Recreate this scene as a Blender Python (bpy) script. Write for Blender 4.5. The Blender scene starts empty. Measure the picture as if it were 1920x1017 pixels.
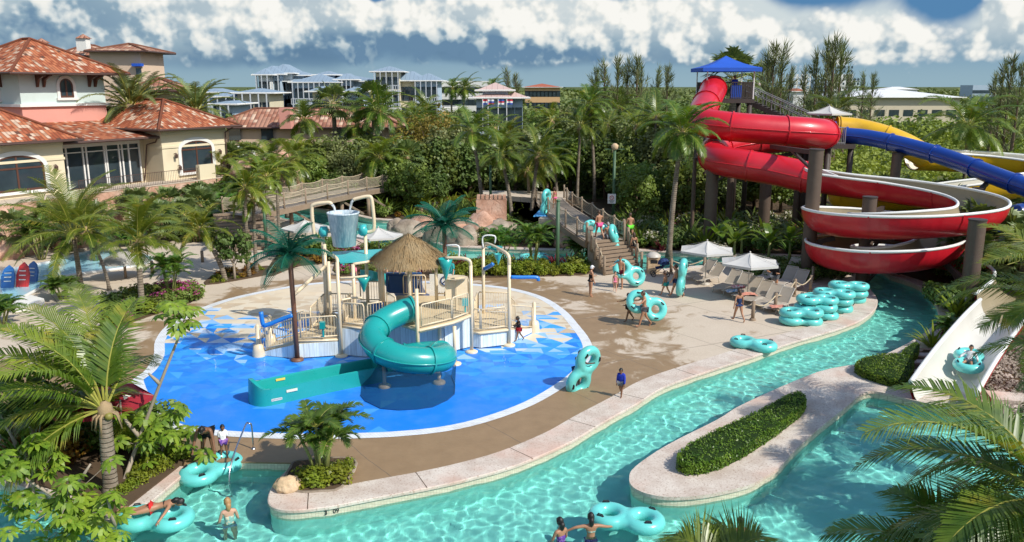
import bpy, bmesh, math, random
from mathutils import Vector, Matrix, noise as mnoise
R = math.radians
S = bpy.context.scene
COL = S.collection
rnd = random.Random(7)

# ---------------------------------------------------------------- camera maths
FPX, CAMH, HZ = 1560.0, 11.0, 160.0
PITCH = math.atan((508.5 - HZ) / FPX)
def ray(px, py):
    x = (px - 960) / FPX; y = -(py - 508.5) / FPX
    return Vector((x, math.cos(PITCH) + y*math.sin(PITCH), -math.sin(PITCH) + y*math.cos(PITCH)))
def G(px, py, z=0.0):
    """place on the level z seen at a photograph position (survey of the site)"""
    d = ray(px, py); t = (z - CAMH) / d.z
    return Vector((d.x*t, d.y*t, z))
def A(px, py, Y):
    d = ray(px, py); t = Y / d.y
    return Vector((d.x*t, Y, CAMH + d.z*t))

cam = bpy.data.cameras.new('camera'); cam_o = bpy.data.objects.new('camera', cam); COL.objects.link(cam_o)
cam.lens = 36*FPX/1920; cam.sensor_width = 36; cam.clip_end = 6000; cam.clip_start = .1
cam_o.location = (0, 0, CAMH); cam_o.rotation_euler = (R(90) - PITCH, 0, 0)
S.camera = cam_o

# ---------------------------------------------------------------- render settings
S.view_settings.view_transform = 'Standard'; S.view_settings.look = 'None'
S.view_settings.exposure = 0.17; S.view_settings.gamma = 1
cy = S.cycles
cy.max_bounces = 8; cy.diffuse_bounces = 3; cy.glossy_bounces = 3; cy.transmission_bounces = 6; cy.transparent_max_bounces = 8
cy.caustics_reflective = False; cy.caustics_refractive = True
cy.sample_clamp_indirect = 4.0; cy.sample_clamp_direct = 0
cy.use_denoising = True
try: cy.denoiser = 'OPENIMAGEDENOISE'
except Exception: pass

# ---------------------------------------------------------------- mesh builder
class MB:
    def __init__(s): s.v = []; s.f = []; s.m = []; s.k = 0
    def add(s, vs, fs):
        o = len(s.v); s.v.extend([tuple(q) for q in vs])
        for f in fs: s.f.append(tuple(i+o for i in f)); s.m.append(s.k)
        return s
    def quad(s, a, b, c, d): return s.add([a, b, c, d], [(0, 1, 2, 3)])
    def tri(s, a, b, c): return s.add([a, b, c], [(0, 1, 2)])
    def hexa(s, p):   # 8 corners: 4 bottom ccw, 4 top ccw
        return s.add(p, [(3, 2, 1, 0), (4, 5, 6, 7), (0, 1, 5, 4), (1, 2, 6, 5), (2, 3, 7, 6), (3, 0, 4, 7)])
    def box(s, c, size, rz=0, M=None):
        x, y, z = [q/2 for q in size]; c = Vector(c)
        ca, sa = math.cos(rz), math.sin(rz); p = []
        for dz in (-z, z):
            for dx, dy in ((-x, -y), (x, -y), (x, y), (-x, y)):
                p.append((c.x + dx*ca - dy*sa, c.y + dx*sa + dy*ca, c.z + dz))
        if M is not None: p = [M @ Vector(q) for q in p]
        return s.hexa(p)
    def beam(s, a, b, w, h, up=(0, 0, 1)):
        a = Vector(a); b = Vector(b); d = (b-a).normalized(); up = Vector(up)
        r = d.cross(up)
        if r.length < 1e-4: r = Vector((1, 0, 0))
        r.normalize(); u = r.cross(d).normalized()
        p = [a - r*w/2 - u*h/2, a + r*w/2 - u*h/2, b + r*w/2 - u*h/2, b - r*w/2 - u*h/2]
        return s.hexa(p + [q + u*h for q in p])
    def tube(s, path, r, n=8, cap=True, closed=False):
        P = [Vector(q) for q in path]; m = len(P)
        rs = r if isinstance(r, (list, tuple)) else [r]*m
        T = []
        for i in range(m):
            if closed: t = P[(i+1) % m] - P[i-1]
            else: t = P[min(i+1, m-1)] - P[max(i-1, 0)]
            T.append(t.normalized() if t.length > 1e-9 else Vector((0, 0, 1)))
        u = T[0].orthogonal().normalized(); vs = []
        for i in range(m):
            u = (u - T[i]*u.dot(T[i]))
            u = u.normalized() if u.length > 1e-6 else T[i].orthogonal().normalized()
            w = T[i].cross(u)
            for k in range(n):
                a = 2*math.pi*k/n
                vs.append(P[i] + (u*math.cos(a) + w*math.sin(a))*rs[i])
        fs = []
        for i in range(m if closed else m-1):
            j = (i+1) % m
            for k in range(n):
                l = (k+1) % n
                fs.append((i*n+k, i*n+l, j*n+l, j*n+k))
        if cap and not closed:
            fs.append(tuple(range(n))[::-1]); fs.append(tuple((m-1)*n+k for k in range(n)))
        return s.add(vs, fs)
    def lathe(s, c, prof, n=16, sx=1, sy=1, a0=0, a1=2*math.pi):
        c = Vector(c); full = abs(a1-a0-2*math.pi) < 1e-6; m = n if full else n+1
        vs = []; fs = []
        for r, z in prof:
            for k in range(m):
                a = a0 + (a1-a0)*k/n
                vs.append((c.x + r*math.cos(a)*sx, c.y + r*math.sin(a)*sy, c.z + z))
        for i in range(len(prof)-1):
            for k in range(n):
                l = (k+1) % m
                fs.append((i*m+k, i*m+l, (i+1)*m+l, (i+1)*m+k))
        return s.add(vs, fs)
    def sphere(s, c, r, n=12, sc=(1, 1, 1)):
        h = n//2+1
        return s.lathe_e(c, [(r*math.sin(math.pi*i/h), -r*math.cos(math.pi*i/h)) for i in range(h+1)], n, sc)
    def lathe_e(s, c, prof, n, sc):
        return s.lathe(c, [(a, b*sc[2]) for a, b in prof], n, sc[0], sc[1])
    def prism(s, poly, z0, z1, top=True, bottom=True):
        n = len(poly)
        area = sum(poly[i][0]*poly[(i+1) % n][1] - poly[(i+1) % n][0]*poly[i][1] for i in range(n))
        if area < 0: poly = poly[::-1]
        vs = [(p[0], p[1], z0) for p in poly] + [(p[0], p[1], z1) for p in poly]
        fs = [(i, (i+1) % n, n+(i+1) % n, n+i) for i in range(n)]
        if top: fs.append(tuple(range(n, 2*n)))
        if bottom: fs.append(tuple(range(n))[::-1])
        return s.add(vs, fs)
    def strip(s, A_, B_, closed=False):
        n = len(A_); fs = [(i, (i+1) % n, n+(i+1) % n, n+i) for i in range(n if closed else n-1)]
        return s.add(list(A_)+list(B_), fs)
    def sweep(s, path, prof, side=None, closed_prof=False):
        """profile (offset, height) along a level path"""
        P = [Vector(q) for q in path]; m = len(P); n = len(prof); vs = []
        for i in range(m):
            t = P[min(i+1, m-1)] - P[max(i-1, 0)]; t.z = 0; t.normalize()
            r = Vector((t.y, -t.x, 0))
            for o, h in prof: vs.append(P[i] + r*o + Vector((0, 0, h)))
        fs = []
        for i in range(m-1):
            for k in range(n if closed_prof else n-1):
                l = (k+1) % n
                fs.append((i*n+k, (i+1)*n+k, (i+1)*n+l, i*n+l))
        return s.add(vs, fs)
    def build(s, name, mats, parent=None, smooth=False, local=False):
        me = bpy.data.meshes.new(name)
        off = Vector((0, 0, 0))
        if parent is not None and not local: off = wloc(parent)
        me.from_pydata([(x-off.x, y-off.y, z-off.z) for x, y, z in s.v], [], s.f)
        if not isinstance(mats, (list, tuple)): mats = [mats]
        for q in mats: me.materials.append(q)
        if len(mats) > 1: me.polygons.foreach_set('material_index', s.m)
        if smooth: me.polygons.foreach_set('use_smooth', [True]*len(me.polygons))
        me.validate(); me.update()
        o = bpy.data.objects.new(name, me); COL.objects.link(o)
        if parent is not None: o.parent = parent
        if smooth == 'auto':
            try: me.set_sharp_from_angle(angle=R(40))
            except Exception: pass
        return o
def wloc(o):
    v = Vector((0, 0, 0))
    while o is not None: v = v + Vector(o.location); o = o.parent
    return v
def tag(o, label=None, cat=None, group=None, kind=None):
    if label: o['label'] = label
    if cat: o['category'] = cat
    if group: o['group'] = group
    if kind: o['kind'] = kind
    return o
def thing(name, label, cat, loc=(0, 0, 0), rz=0, group=None):
    o = bpy.data.objects.new(name, None); COL.objects.link(o); o.empty_display_size = .3
    o.location = loc; o.rotation_euler = (0, 0, rz)
    return tag(o, label, cat, group)
def struct(name, mb, m, smooth=False): return tag(mb.build(name, m, None, smooth), kind='structure')
def dup(root, loc, rz=0, label=None, group=None, sc=None, rx=0, ry=0):
    def cp(o, par):
        c = o.copy(); COL.objects.link(c)
        if par is not None: c.parent = par
        for ch in KIDS.get(o.name, ()): cp(ch, c)
        return c
    if root.name not in KIDS:
        def scan(o):
            KIDS[o.name] = list(o.children)
            for ch in KIDS[o.name]: scan(ch)
        scan(root)
    r = cp(root, None); r.location = loc; r.rotation_euler = (rx, ry, rz)
    if sc: r.scale = (sc, sc, sc) if not isinstance(sc, tuple) else sc
    if label: r['label'] = label
    if group: r['group'] = group
    return r
KIDS = {}
class Kind:
    """one of a kind: the first call moves the original, later calls copy it"""
    def __init__(s, root): s.root = root; s.used = False
    def __call__(s, loc, rz=0, label=None, group=None, sc=None, rx=0, ry=0):
        if not s.used:
            s.used = True; s.pending = (loc, rz, label, group, sc, rx, ry)
            dup_scan(s.root)
            r = s.root
            r.location = loc; r.rotation_euler = (rx, ry, rz)
            if sc: r.scale = (sc, sc, sc) if not isinstance(sc, tuple) else sc
            if label: r['label'] = label
            if group: r['group'] = group
            return r
        return dup(s.root, loc, rz, label, group, sc or 1.0, rx, ry)
def dup_scan(o):
    KIDS[o.name] = list(o.children)
    for ch in KIDS[o.name]: dup_scan(ch)

def smooth_line(pts, n=4, closed=False):
    P = [Vector(p) for p in pts]; m = len(P); out = []
    for i in range(m if closed else m-1):
        if closed: a, b, c, d = P[i-1], P[i], P[(i+1) % m], P[(i+2) % m]
        else: a, b, c, d = P[max(i-1, 0)], P[i], P[i+1], P[min(i+2, m-1)]
        for k in range(n):
            t = k/n
            out.append(0.5*((2*b) + (c-a)*t + (2*a-5*b+4*c-d)*t*t + (3*b-a-3*c+d)*t**3))
    if not closed: out.append(P[-1])
    return out
def offset_line(pts, d, closed=False):
    n = len(pts); out = []
    for i in range(n):
        a = pts[i-1] if (closed or i > 0) else pts[i]; b = pts[(i+1) % n] if (closed or i < n-1) else pts[i]
        t = (Vector(b)-Vector(a)); t.z = 0; t.normalize()
        out.append(Vector(pts[i]) + Vector((-t.y, t.x, 0))*d)
    return out

# ---------------------------------------------------------------- materials
def rgb(*c): return (c[0], c[1], c[2], 1)
class NT:
    def __init__(s, name):
        s.m = bpy.data.materials.new(name); s.m.use_nodes = True; s.t = s.m.node_tree; s.t.nodes.clear()
        s.out = s.n('ShaderNodeOutputMaterial')
    def n(s, typ, **kw):
        q = s.t.nodes.new(typ)
        for k, v in kw.items():
            if k.startswith('i_'):
                k = k[2:]; k = int(k) if k.isdigit() else k.replace('_', ' ')
                s.set(q, k, v)
            else: setattr(q, k, v)
        return q
    def set(s, q, k, v):
        if isinstance(v, bpy.types.NodeSocket): s.t.links.new(v, q.inputs[k])
        else: q.inputs[k].default_value = v
    def l(s, a, b): s.t.links.new(a, b)
    def math(s, op, a, b=0.0, c=None, clamp=False):
        q = s.n('ShaderNodeMath', operation=op, use_clamp=clamp); s.set(q, 0, a); s.set(q, 1, b)
        if c is not None: s.set(q, 2, c)
        return q.outputs[0]
    def mix(s, f, a, b, typ='MIX'):
        q = s.n('ShaderNodeMix', data_type='RGBA', blend_type=typ); s.set(q, 0, f); s.set(q, 6, a); s.set(q, 7, b)
        return q.outputs[2]
    def ramp(s, f, stops, interp='LINEAR'):
        q = s.n('ShaderNodeValToRGB'); q.color_ramp.interpolation = interp
        e = q.color_ramp.elements
        while len(e) < len(stops): e.new(0.5)
        for i, (p, c) in enumerate(stops): e[i].position = p; e[i].color = c if len(c) == 4 else rgb(*c)
        s.l(f, q.inputs[0]); return q.outputs[0]
    def noise(s, vec, scale, detail=4, rough=.55, dist=0.0, dim='3D'):
        q = s.n('ShaderNodeTexNoise', noise_dimensions=dim); s.set(q, 'Scale', scale); s.set(q, 'Detail', detail); s.set(q, 'Roughness', rough); s.set(q, 'Distortion', dist)
        if vec is not None: s.l(vec, q.inputs['Vector'])
        return q.outputs[0]
    def smap(s, v, a, b, c=0.0, d=1.0):
        q = s.n('ShaderNodeMapRange', interpolation_type='SMOOTHSTEP'); s.set(q, 0, v); s.set(q, 1, a); s.set(q, 2, b); s.set(q, 3, c); s.set(q, 4, d); return q.outputs[0]
    def obj(s): return s.n('ShaderNodeTexCoord').outputs['Object']
    def pos(s): return s.n('ShaderNodeNewGeometry').outputs['Position']
    def scl(s, v, sc):
        q = s.n('ShaderNodeVectorMath', operation='MULTIPLY'); s.l(v, q.inputs[0]); q.inputs[1].default_value = sc; return q.outputs[0]
    def xyz(s, v): q = s.n('ShaderNodeSeparateXYZ'); s.l(v, q.inputs[0]); return q.outputs
    def bump(s, h, st=.3, d=.02):
        q = s.n('ShaderNodeBump'); s.set(q, 'Strength', st); s.set(q, 'Distance', d); s.l(h, q.inputs['Height']); return q.outputs[0]
    def pbr(s, col, rough=.6, bump=None, metal=0, spec=.5, coat=0, **kw):
        q = s.n('ShaderNodeBsdfPrincipled'); s.set(q, 'Base Color', col); s.set(q, 'Roughness', rough); s.set(q, 'Metallic', metal)
        s.set(q, 'Specular IOR Level', spec); s.set(q, 'Coat Weight', coat)
        if coat: s.set(q, 'Coat Roughness', .12)
        for k, v in kw.items(): s.set(q, k.replace('_', ' '), v)
        if bump is not None: s.l(bump, q.inputs['Normal'])
        s.l(q.outputs[0], s.out.inputs[0]); return q
def mul(c, k): return rgb(c[0]*k, c[1]*k, c[2]*k)
def mk(name, c, rough=.6, var=.18, scale=3, bump=.15, bscale=30, metal=0, spec=.5, coat=0, rand=0.0, dirt=0.0, dirtc=(.12, .1, .08), bd=.02):
    """painted / plain surface: two scales of tone variation, fine bump, optional grime"""
    t = NT(name); v = t.obj()
    n1 = t.noise(v, scale, 5); col = t.mix(n1, mul(c, 1-var), mul(c, 1+var))
    if dirt:
        n3 = t.noise(v, scale*.6, 6, .7); col = t.mix(t.math('MULTIPLY', t.smap(n3, .5, .75), dirt), col, rgb(*dirtc))
    if rand:
        oi = t.n('ShaderNodeObjectInfo').outputs['Random']
        h = t.n('ShaderNodeHueSaturation'); t.set(h, 'Value', t.math('MULTIPLY_ADD', oi, rand*2, 1-rand)); t.l(col, h.inputs['Color']); col = h.outputs[0]
    b = t.bump(t.noise(v, bscale, 4), bump, bd) if bump else None
    rg = t.math('MULTIPLY_ADD', t.noise(v, scale*2.3, 3), .25, rough-.12)
    t.pbr(col, rg, b, metal, spec, coat); return t.m
def leafmat(name, c1, c2, scale=1.2, trans=.35, rough=.42, rand=.25, yellow=None, spec=.5, hue=.03):
    t = NT(name); v = t.obj(); oi = t.n('ShaderNodeObjectInfo').outputs['Random']
    n = t.noise(v, scale, 4, .6); n2 = t.noise(v, scale*9, 2)
    f = t.smap(t.math('ADD', t.math('MULTIPLY', n, .7), t.math('MULTIPLY', n2, .3)), .32, .68)
    col = t.mix(f, rgb(*c1), rgb(*c2))
    if yellow: col = t.mix(t.smap(t.noise(v, scale*2.2, 3), .58, .72), col, rgb(*yellow))
    h = t.n('ShaderNodeHueSaturation'); t.set(h, 'Value', t.math('MULTIPLY_ADD', oi, rand*2, 1-rand)); t.set(h, 'Hue', t.math('MULTIPLY_ADD', oi, hue, .5-hue/2)); t.l(col, h.inputs['Color']); col = h.outputs[0]
    p = t.pbr(col, rough, None, 0, spec)
    tr = t.n('ShaderNodeBsdfTranslucent'); t.l(t.mix(1.0, col, rgb(1.25, 1.25, .5), 'MULTIPLY'), tr.inputs[0])
    mx = t.n('ShaderNodeMixShader'); mx.inputs[0].default_value = trans
    t.l(p.outputs[0], mx.inputs[1]); t.l(tr.outputs[0], mx.inputs[2]); t.l(mx.outputs[0], t.out.inputs[0])
    return t.m

# ---------------------------------------------------------------- sun and sky
SUN = Vector((.607, -.41, .682)).normalized()
sl = bpy.data.lights.new('sun', 'SUN'); sl.energy = 4.2; sl.angle = R(.5); sl.color = (1, .95, .86)
so = bpy.data.objects.new('sun', sl); COL.objects.link(so); so.location = (40, -30, 60)
so.rotation_euler = (-SUN).to_track_quat('-Z', 'Y').to_euler()
try: sl.cycles.is_caustics_light = True
except Exception as e: print('caustic light', e)

W = bpy.data.worlds.new('World'); S.world = W; W.use_nodes = True
class WT(NT):
    def __init__(s): s.t = W.node_tree; s.t.nodes.clear(); s.out = s.n('ShaderNodeOutputWorld')
w = WT()
sky = w.n('ShaderNodeTexSky', sky_type='NISHITA'); sky.sun_disc = False
sky.sun_elevation = math.asin(SUN.z); sky.sun_rotation = math.atan2(SUN.x, SUN.y)
sky.air_density = 1.0; sky.dust_density = .6; sky.ozone_density = 2.0
d = w.n('ShaderNodeTexCoord').outputs['Generated']; X = w.xyz(d)
el = w.math('ARCSINE', X[2]); az = w.math('ARCTAN2', X[0], X[1])
def cv(du=0.0, dv=0.0, su=1.0, sv=1.05):
    c = w.n('ShaderNodeCombineXYZ'); w.set(c, 0, w.math('MULTIPLY', w.math('ADD', az, du), su)); w.set(c, 1, w.math('MULTIPLY', w.math('ADD', el, dv), sv)); w.set(c, 2, 3.7); return c.outputs[0]
def blob(u, v, ru, rv, k):
    a = w.math('POWER', w.math('DIVIDE', w.math('SUBTRACT', az, u), ru), 2); b = w.math('POWER', w.math('DIVIDE', w.math('SUBTRACT', el, v), rv), 2)
    return w.math('MULTIPLY', w.math('EXPONENT', w.math('MULTIPLY', w.math('ADD', a, b), -1)), k)
def addall(*a):
    r = a[0]
    for q in a[1:]: r = w.math('ADD', q, r)
    return r
def pxu(x): return math.atan((x-960)/FPX)
def pxv(y): return (160-y)/FPX
def fbm(du, dv, det=7):
    c = cv(du, dv); f = w.noise(c, 8.5, det, .55, .1, '2D')
    v = w.n('ShaderNodeTexVoronoi', feature='SMOOTH_F1', voronoi_dimensions='2D'); w.l(c, v.inputs['Vector']); w.set(v, 'Scale', 19); w.set(v, 'Detail', 2); w.set(v, 'Roughness', .55); w.set(v, 'Lacunarity', 2.6); w.set(v, 'Smoothness', .25)
    return w.math('ADD', w.math('MULTIPLY', f, .76), w.math('MULTIPLY', w.math('SUBTRACT', 1.0, v.outputs[0]), .27))
n0 = fbm(0, 0); n1 = fbm(.011, .010)
low = w.noise(cv(.4, .2, 1, 2.2), 5, 3, dim='2D')
# where the cumulus banks stand: measured places (azimuth, elevation), plus a soft bank all round
bias = addall(blob(pxu(500), pxv(45), .22, .036, .34), blob(pxu(1130), pxv(70), .15, .04, .3), blob(pxu(1600), pxv(75), .16, .035, .22), blob(pxu(1890), pxv(40), .06, .06, .25),
              blob(pxu(820), pxv(20), .15, .03, .3), blob(pxu(60), pxv(70), .07, .05, .1),
              blob(pxu(1490), pxv(-5), .06, .026, -.6), blob(pxu(1745), pxv(0), .03, .03, -.6), blob(pxu(715), pxv(5), .02, .014, -.5), blob(pxu(1030), pxv(-12), .1, .012, -.5), blob(pxu(20), pxv(25), .05, .03, -.15), blob(pxu(1300), pxv(140), .6, .012, -.2), blob(pxu(30), pxv(20), .05, .04, -.03),
              w.smap(el, .06, .2, 0.0, .02), w.smap(el, .2, .8, 0.0, -.3), w.smap(el, 0.002, .03, -.13, 0.0))
dens = w.smap(addall(n0, bias, .06), .47, .655)
soft = w.math('MULTIPLY', w.smap(addall(w.noise(cv(.2, .1), 5, 5, .5, .2, '2D'), bias, .02), .40, .66), w.smap(el, .0, .036))
lit = w.smap(w.math('SUBTRACT', n0, n1), -.12, .16)
shade = addall(-.06, w.math('MULTIPLY', lit, .72), w.math('MULTIPLY', low, .3), w.smap(el, .01, .07, 0.0, .38), blob(pxu(800), pxv(100), .16, .022, -.75), blob(pxu(60), pxv(60), .12, .04, -.45), blob(pxu(330), pxv(118), .12, .02, -.3), blob(pxu(430), pxv(130), .2, .013, -.15), blob(pxu(1200), pxv(30), .25, .04, .02))
ccol = w.ramp(shade, [(.05, (.15, .27, .41)), (.3, (.3, .43, .53)), (.55, (.66, .73, .75)), (.85, (.93, .93, .88)), (1, (1.0, .99, .94))])
bg1 = w.n('ShaderNodeBackground'); bg1.inputs[1].default_value = .15
hz = w.mix(w.smap(el, .0, .075), rgb(1.75, 2.6, 3.1), rgb(.55, 1.4, 2.6))     # marine air low over the horizon, blue above
w.l(w.mix(w.smap(el, .1, .3, 1.0, 0.0), sky.outputs[0], hz), bg1.inputs[0])
scol = w.ramp(addall(w.math('MULTIPLY', low, .45), w.smap(el, .012, .075, 0.0, .55), blob(pxu(800), pxv(100), .18, .022, -.5), blob(pxu(60), pxv(60), .12, .04, -.3)), [(.1, (.13, .24, .37)), (.4, (.33, .46, .55)), (.75, (.66, .74, .76))])
bgs = w.n('ShaderNodeBackground'); w.l(scol, bgs.inputs[0]); bgs.inputs[1].default_value = .84
ms0 = w.n('ShaderNodeMixShader'); w.l(soft, ms0.inputs[0]); w.l(bg1.outputs[0], ms0.inputs[1]); w.l(bgs.outputs[0], ms0.inputs[2])
bg2 = w.n('ShaderNodeBackground'); w.l(ccol, bg2.inputs[0]); bg2.inputs[1].default_value = .84
ms = w.n('ShaderNodeMixShader'); w.l(dens, ms.inputs[0]); w.l(ms0.outputs[0], ms.inputs[1]); w.l(bg2.outputs[0], ms.inputs[2]); w.l(ms.outputs[0], w.out.inputs[0])
try: W.cycles.sampling_method = 'AUTOMATIC'
except Exception: pass
from mathutils.geometry import delaunay_2d_cdt
# ================================================================ SETTING
ZW = -0.23      # water level
ZF = -1.25      # pool floor
BX0, BX1, BY0, BY1 = -46.0, 36.0, 10.0, 82.0

def g2(l, z=0.0): return [G(x, y, z) for x, y in l]
# river banks, traced as places on the ground
bank_deck = smooth_line(g2([(618, 952), (700, 936), (800, 917), (880, 899), (973, 872), (1067, 831), (1129, 794), (1192, 759), (1245, 727), (1323, 699), (1409, 671), (1472, 648), (1525, 632), (1578, 616), (1616, 600), (1639, 581), (1643, 563), (1631, 545), (1616, 530), (1606, 514), (1585, 504)]), 4)
tip = smooth_line(g2([(556, 868), (540, 885), (516, 911), (506, 934), (509, 949), (528, 957), (563, 958), (618, 952)]), 4)
inlet = g2([(233, 972), (285, 940), (357, 879), (362, 866), (433, 866), (556, 868)])
bed_tip = smooth_line(g2([(0, 905), (60, 918), (140, 945), (200, 980), (222, 982), (233, 972)]), 3)
south_bank = smooth_line(g2([(1585, 504), (1500, 502), (1340, 498), (1200, 508), (1050, 499), (950, 499), (850, 498), (790, 482), (730, 472), (690, 455), (640, 432), (560, 418), (500, 400), (470, 372)]), 3)
north_bank = smooth_line(g2([(500, 371), (530, 385), (600, 394), (662, 404), (700, 412), (750, 416), (762, 436), (810, 455), (850, 463), (950, 467), (1050, 470), (1120, 466), (1200, 471), (1340, 478), (1480, 481), (1580, 489), (1640, 502), (1669, 518)]), 3)
right_bank = smooth_line(g2([(1669, 518), (1725, 538), (1752, 565), (1761, 591), (1755, 609), (1725, 633), (1678, 659), (1619, 683), (1534, 701), (1400, 759), (1348, 790), (1254, 838), (1195, 878), (1183, 899), (1191, 917), (1223, 930), (1270, 934), (1332, 928), (1400, 912), (1431, 896), (1459, 878), (1481, 853), (1525, 812), (1587, 762), (1608, 744), (1631, 735), (1668, 741), (1706, 751), (1760, 762), (1818, 769), (1899, 794), (2000, 815), (2400, 880)]), 4)

deck_poly = [Vector((BX0, 22.3, 0))] + bed_tip[:-1] + inlet[:-1] + tip[:-1] + bank_deck[:-1] + south_bank + [Vector((-19.5, BY1, 0)), Vector((BX0, BY1, 0))]
land_poly = [Vector((-18.9, BY1, 0))] + north_bank[:-1] + right_bank + [Vector((BX1, right_bank[-1].y, 0)), Vector((BX1, BY1, 0))]

# --- materials of the ground
def deck_material():
    t = NT('stamped concrete'); p = t.pos(); x, y, z = t.xyz(p)
    n = t.noise(p, .8, 6, .6); nf = t.noise(p, 14, 4)
    dry = t.mix(n, rgb(.45, .365, .27), rgb(.60, .51, .40))
    dry = t.mix(t.smap(nf, .35, .7), dry, t.mix(.5, dry, rgb(.66, .56, .45)))
    # wet strip along the splash pad, broken patches further off
    big = t.noise(p, .22, 5, .62, .6); mid = t.noise(p, .55, 6, .66, .8)
    dx = t.math('DIVIDE', t.math('ADD', x, 5.3), 12.4); dy = t.math('DIVIDE', t.math('SUBTRACT', y, 35.0), 13.6)
    rr = t.math('SQRT', t.math('ADD', t.math('MULTIPLY', dx, dx), t.math('MULTIPLY', dy, dy)))
    front = t.smap(t.math('ADD', y, t.math('MULTIPLY', x, .12)), 27.2, 31.5, 1.0, 0.0)
    near = t.smap(rr, 1.0, 1.16, .2, 0.0)
    f = t.math('ADD', t.math('MULTIPLY', mid, .75), t.math('MULTIPLY', big, .5))
    f = t.math('ADD', f, t.math('MULTIPLY', front, .46)); f = t.math('ADD', f, near)
    wet = t.smap(f, .70, .82)
    wetc = t.mix(t.noise(p, 1.7, 5, .7), rgb(.19, .112, .046), rgb(.34, .22, .11))
    col = t.mix(t.math('MULTIPLY', wet, .92), dry, wetc)
    # dark joints cut in slabs, on a slant
    def joint(a, b, per):
        q = t.math('ADD', t.math('MULTIPLY', x, a), t.math('MULTIPLY', y, b)); q = t.math('ADD', q, t.math('MULTIPLY', big, .5))
        fr = t.math('ABSOLUTE', t.math('SUBTRACT', t.math('FRACT', t.math('DIVIDE', q, per)), .5)); return t.smap(fr, 0.0, .006, .8, 0.0)
    j = t.math('MAXIMUM', joint(.8, .6, 4.3), joint(-.45, .9, 6.1)); col = t.mix(j, col, rgb(.13, .1, .075))
    sp = t.smap(t.noise(p, 3.2, 7, .75), .62, .7); col = t.mix(t.math('MULTIPLY', sp, .35), col, rgb(.17, .115, .07))
    rg = t.math('MULTIPLY_ADD', wet, -.42, .85)
    rg = t.math('ADD', rg, t.math('MULTIPLY', nf, .12))
    t.pbr(col, rg, t.bump(t.math('ADD', t.noise(p, 9, 5), t.math('MULTIPLY', nf, .4)), .28, .02), 0, .4); return t.m
def coping_material():
    t = NT('coral stone coping'); p = t.pos(); x, y, z = t.xyz(p)
    n = t.noise(p, 1.1, 6, .65); n2 = t.noise(p, 16, 5, .7)
    col = t.mix(t.smap(n, .3, .7), rgb(.52, .43, .36), rgb(.68, .61, .53))
    col = t.mix(t.smap(n2, .52, .66, 0.0, .8), col, rgb(.30, .19, .13))
    col = t.mix(t.smap(t.noise(p, .33, 4), .5, .7, 0.0, .5), col, rgb(.62, .36, .27))
    t.pbr(col, .8, t.bump(n2, .5, .025), 0, .3); return t.m
def pad_material():
    t = NT('painted splash pad'); p = t.pos(); x, y, z = t.xyz(p)
    s = 1.05
    u = t.math('DIVIDE', t.math('ADD', t.math('MULTIPLY', x, .94), t.math('MULTIPLY', y, .12)), s); v = t.math('DIVIDE', y, s*.72)
    row = t.math('FLOOR', v); fv = t.math('FRACT', v)
    uu = t.math('ADD', u, t.math('MULTIPLY', row, .5)); cu = t.math('FLOOR', uu); fu = t.math('FRACT', uu)
    up = t.math('LESS_THAN', fv, t.math('SUBTRACT', 1.0, t.math('ABSOLUTE', t.math('MULTIPLY_ADD', fu, 2.0, -1.0))))
    cell = t.math('ADD', cu, t.math('MULTIPLY', t.math('SUBTRACT', 1.0, up), t.math('ADD', .37, t.math('MULTIPLY', t.math('GREATER_THAN', fu, .5), .5))))
    c = t.n('ShaderNodeCombineXYZ'); t.set(c, 0, cell); t.set(c, 1, row); wn = t.n('ShaderNodeTexWhiteNoise'); t.l(c.outputs[0], wn.inputs[0]); wv = wn.outputs[0]
    yb = t.math('SUBTRACT', y, t.math('MULTIPLY', x, .03))
    k = t.math('ADD', t.math('DIVIDE', t.math('SUBTRACT', yb, 26.0), 20.0), t.math('MULTIPLY', t.math('SUBTRACT', wv, .5), t.smap(yb, 29, 37, .16, .42)))
    blue = (.012, .215, .76); b2 = (.03, .31, .84); lb = (.28, .52, .84); cream = (.72, .62, .46); tan = (.59, .455, .30)
    col = t.ramp(k, [(0, blue), (.14, (.018, .25, .80)), (.24, blue), (.3, b2), (.36, (.012, .2, .70)), (.41, (.05, .36, .84)), (.44, lb), (.5, (.07, .35, .8)), (.53, (.5, .62, .78)), (.57, cream), (.67, tan), (.72, cream), (.82, tan), (.9, cream)], 'CONSTANT')
    deep = t.math('LESS_THAN', wv, .06); col = t.mix(t.math('MULTIPLY', deep, t.smap(y, 33, 36, .55, 0.0)), col, rgb(.08, .42, .86))
    back = t.smap(y, 41, 44, 0.0, .8); col = t.mix(back, col, rgb(.74, .61, .43))
    n = t.noise(p, 1.5, 6, .6); col = t.mix(t.smap(n, .4, .8, 0.0, .1), col, rgb(.35, .55, .75))
    wet = t.smap(t.noise(p, .5, 5, .6, .5), .42, .56)
    t.pbr(col, t.math('MULTIPLY_ADD', wet, -.3, .62), t.bump(t.noise(p, 40, 3), .12, .01), 0, .4); return t.m
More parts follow.
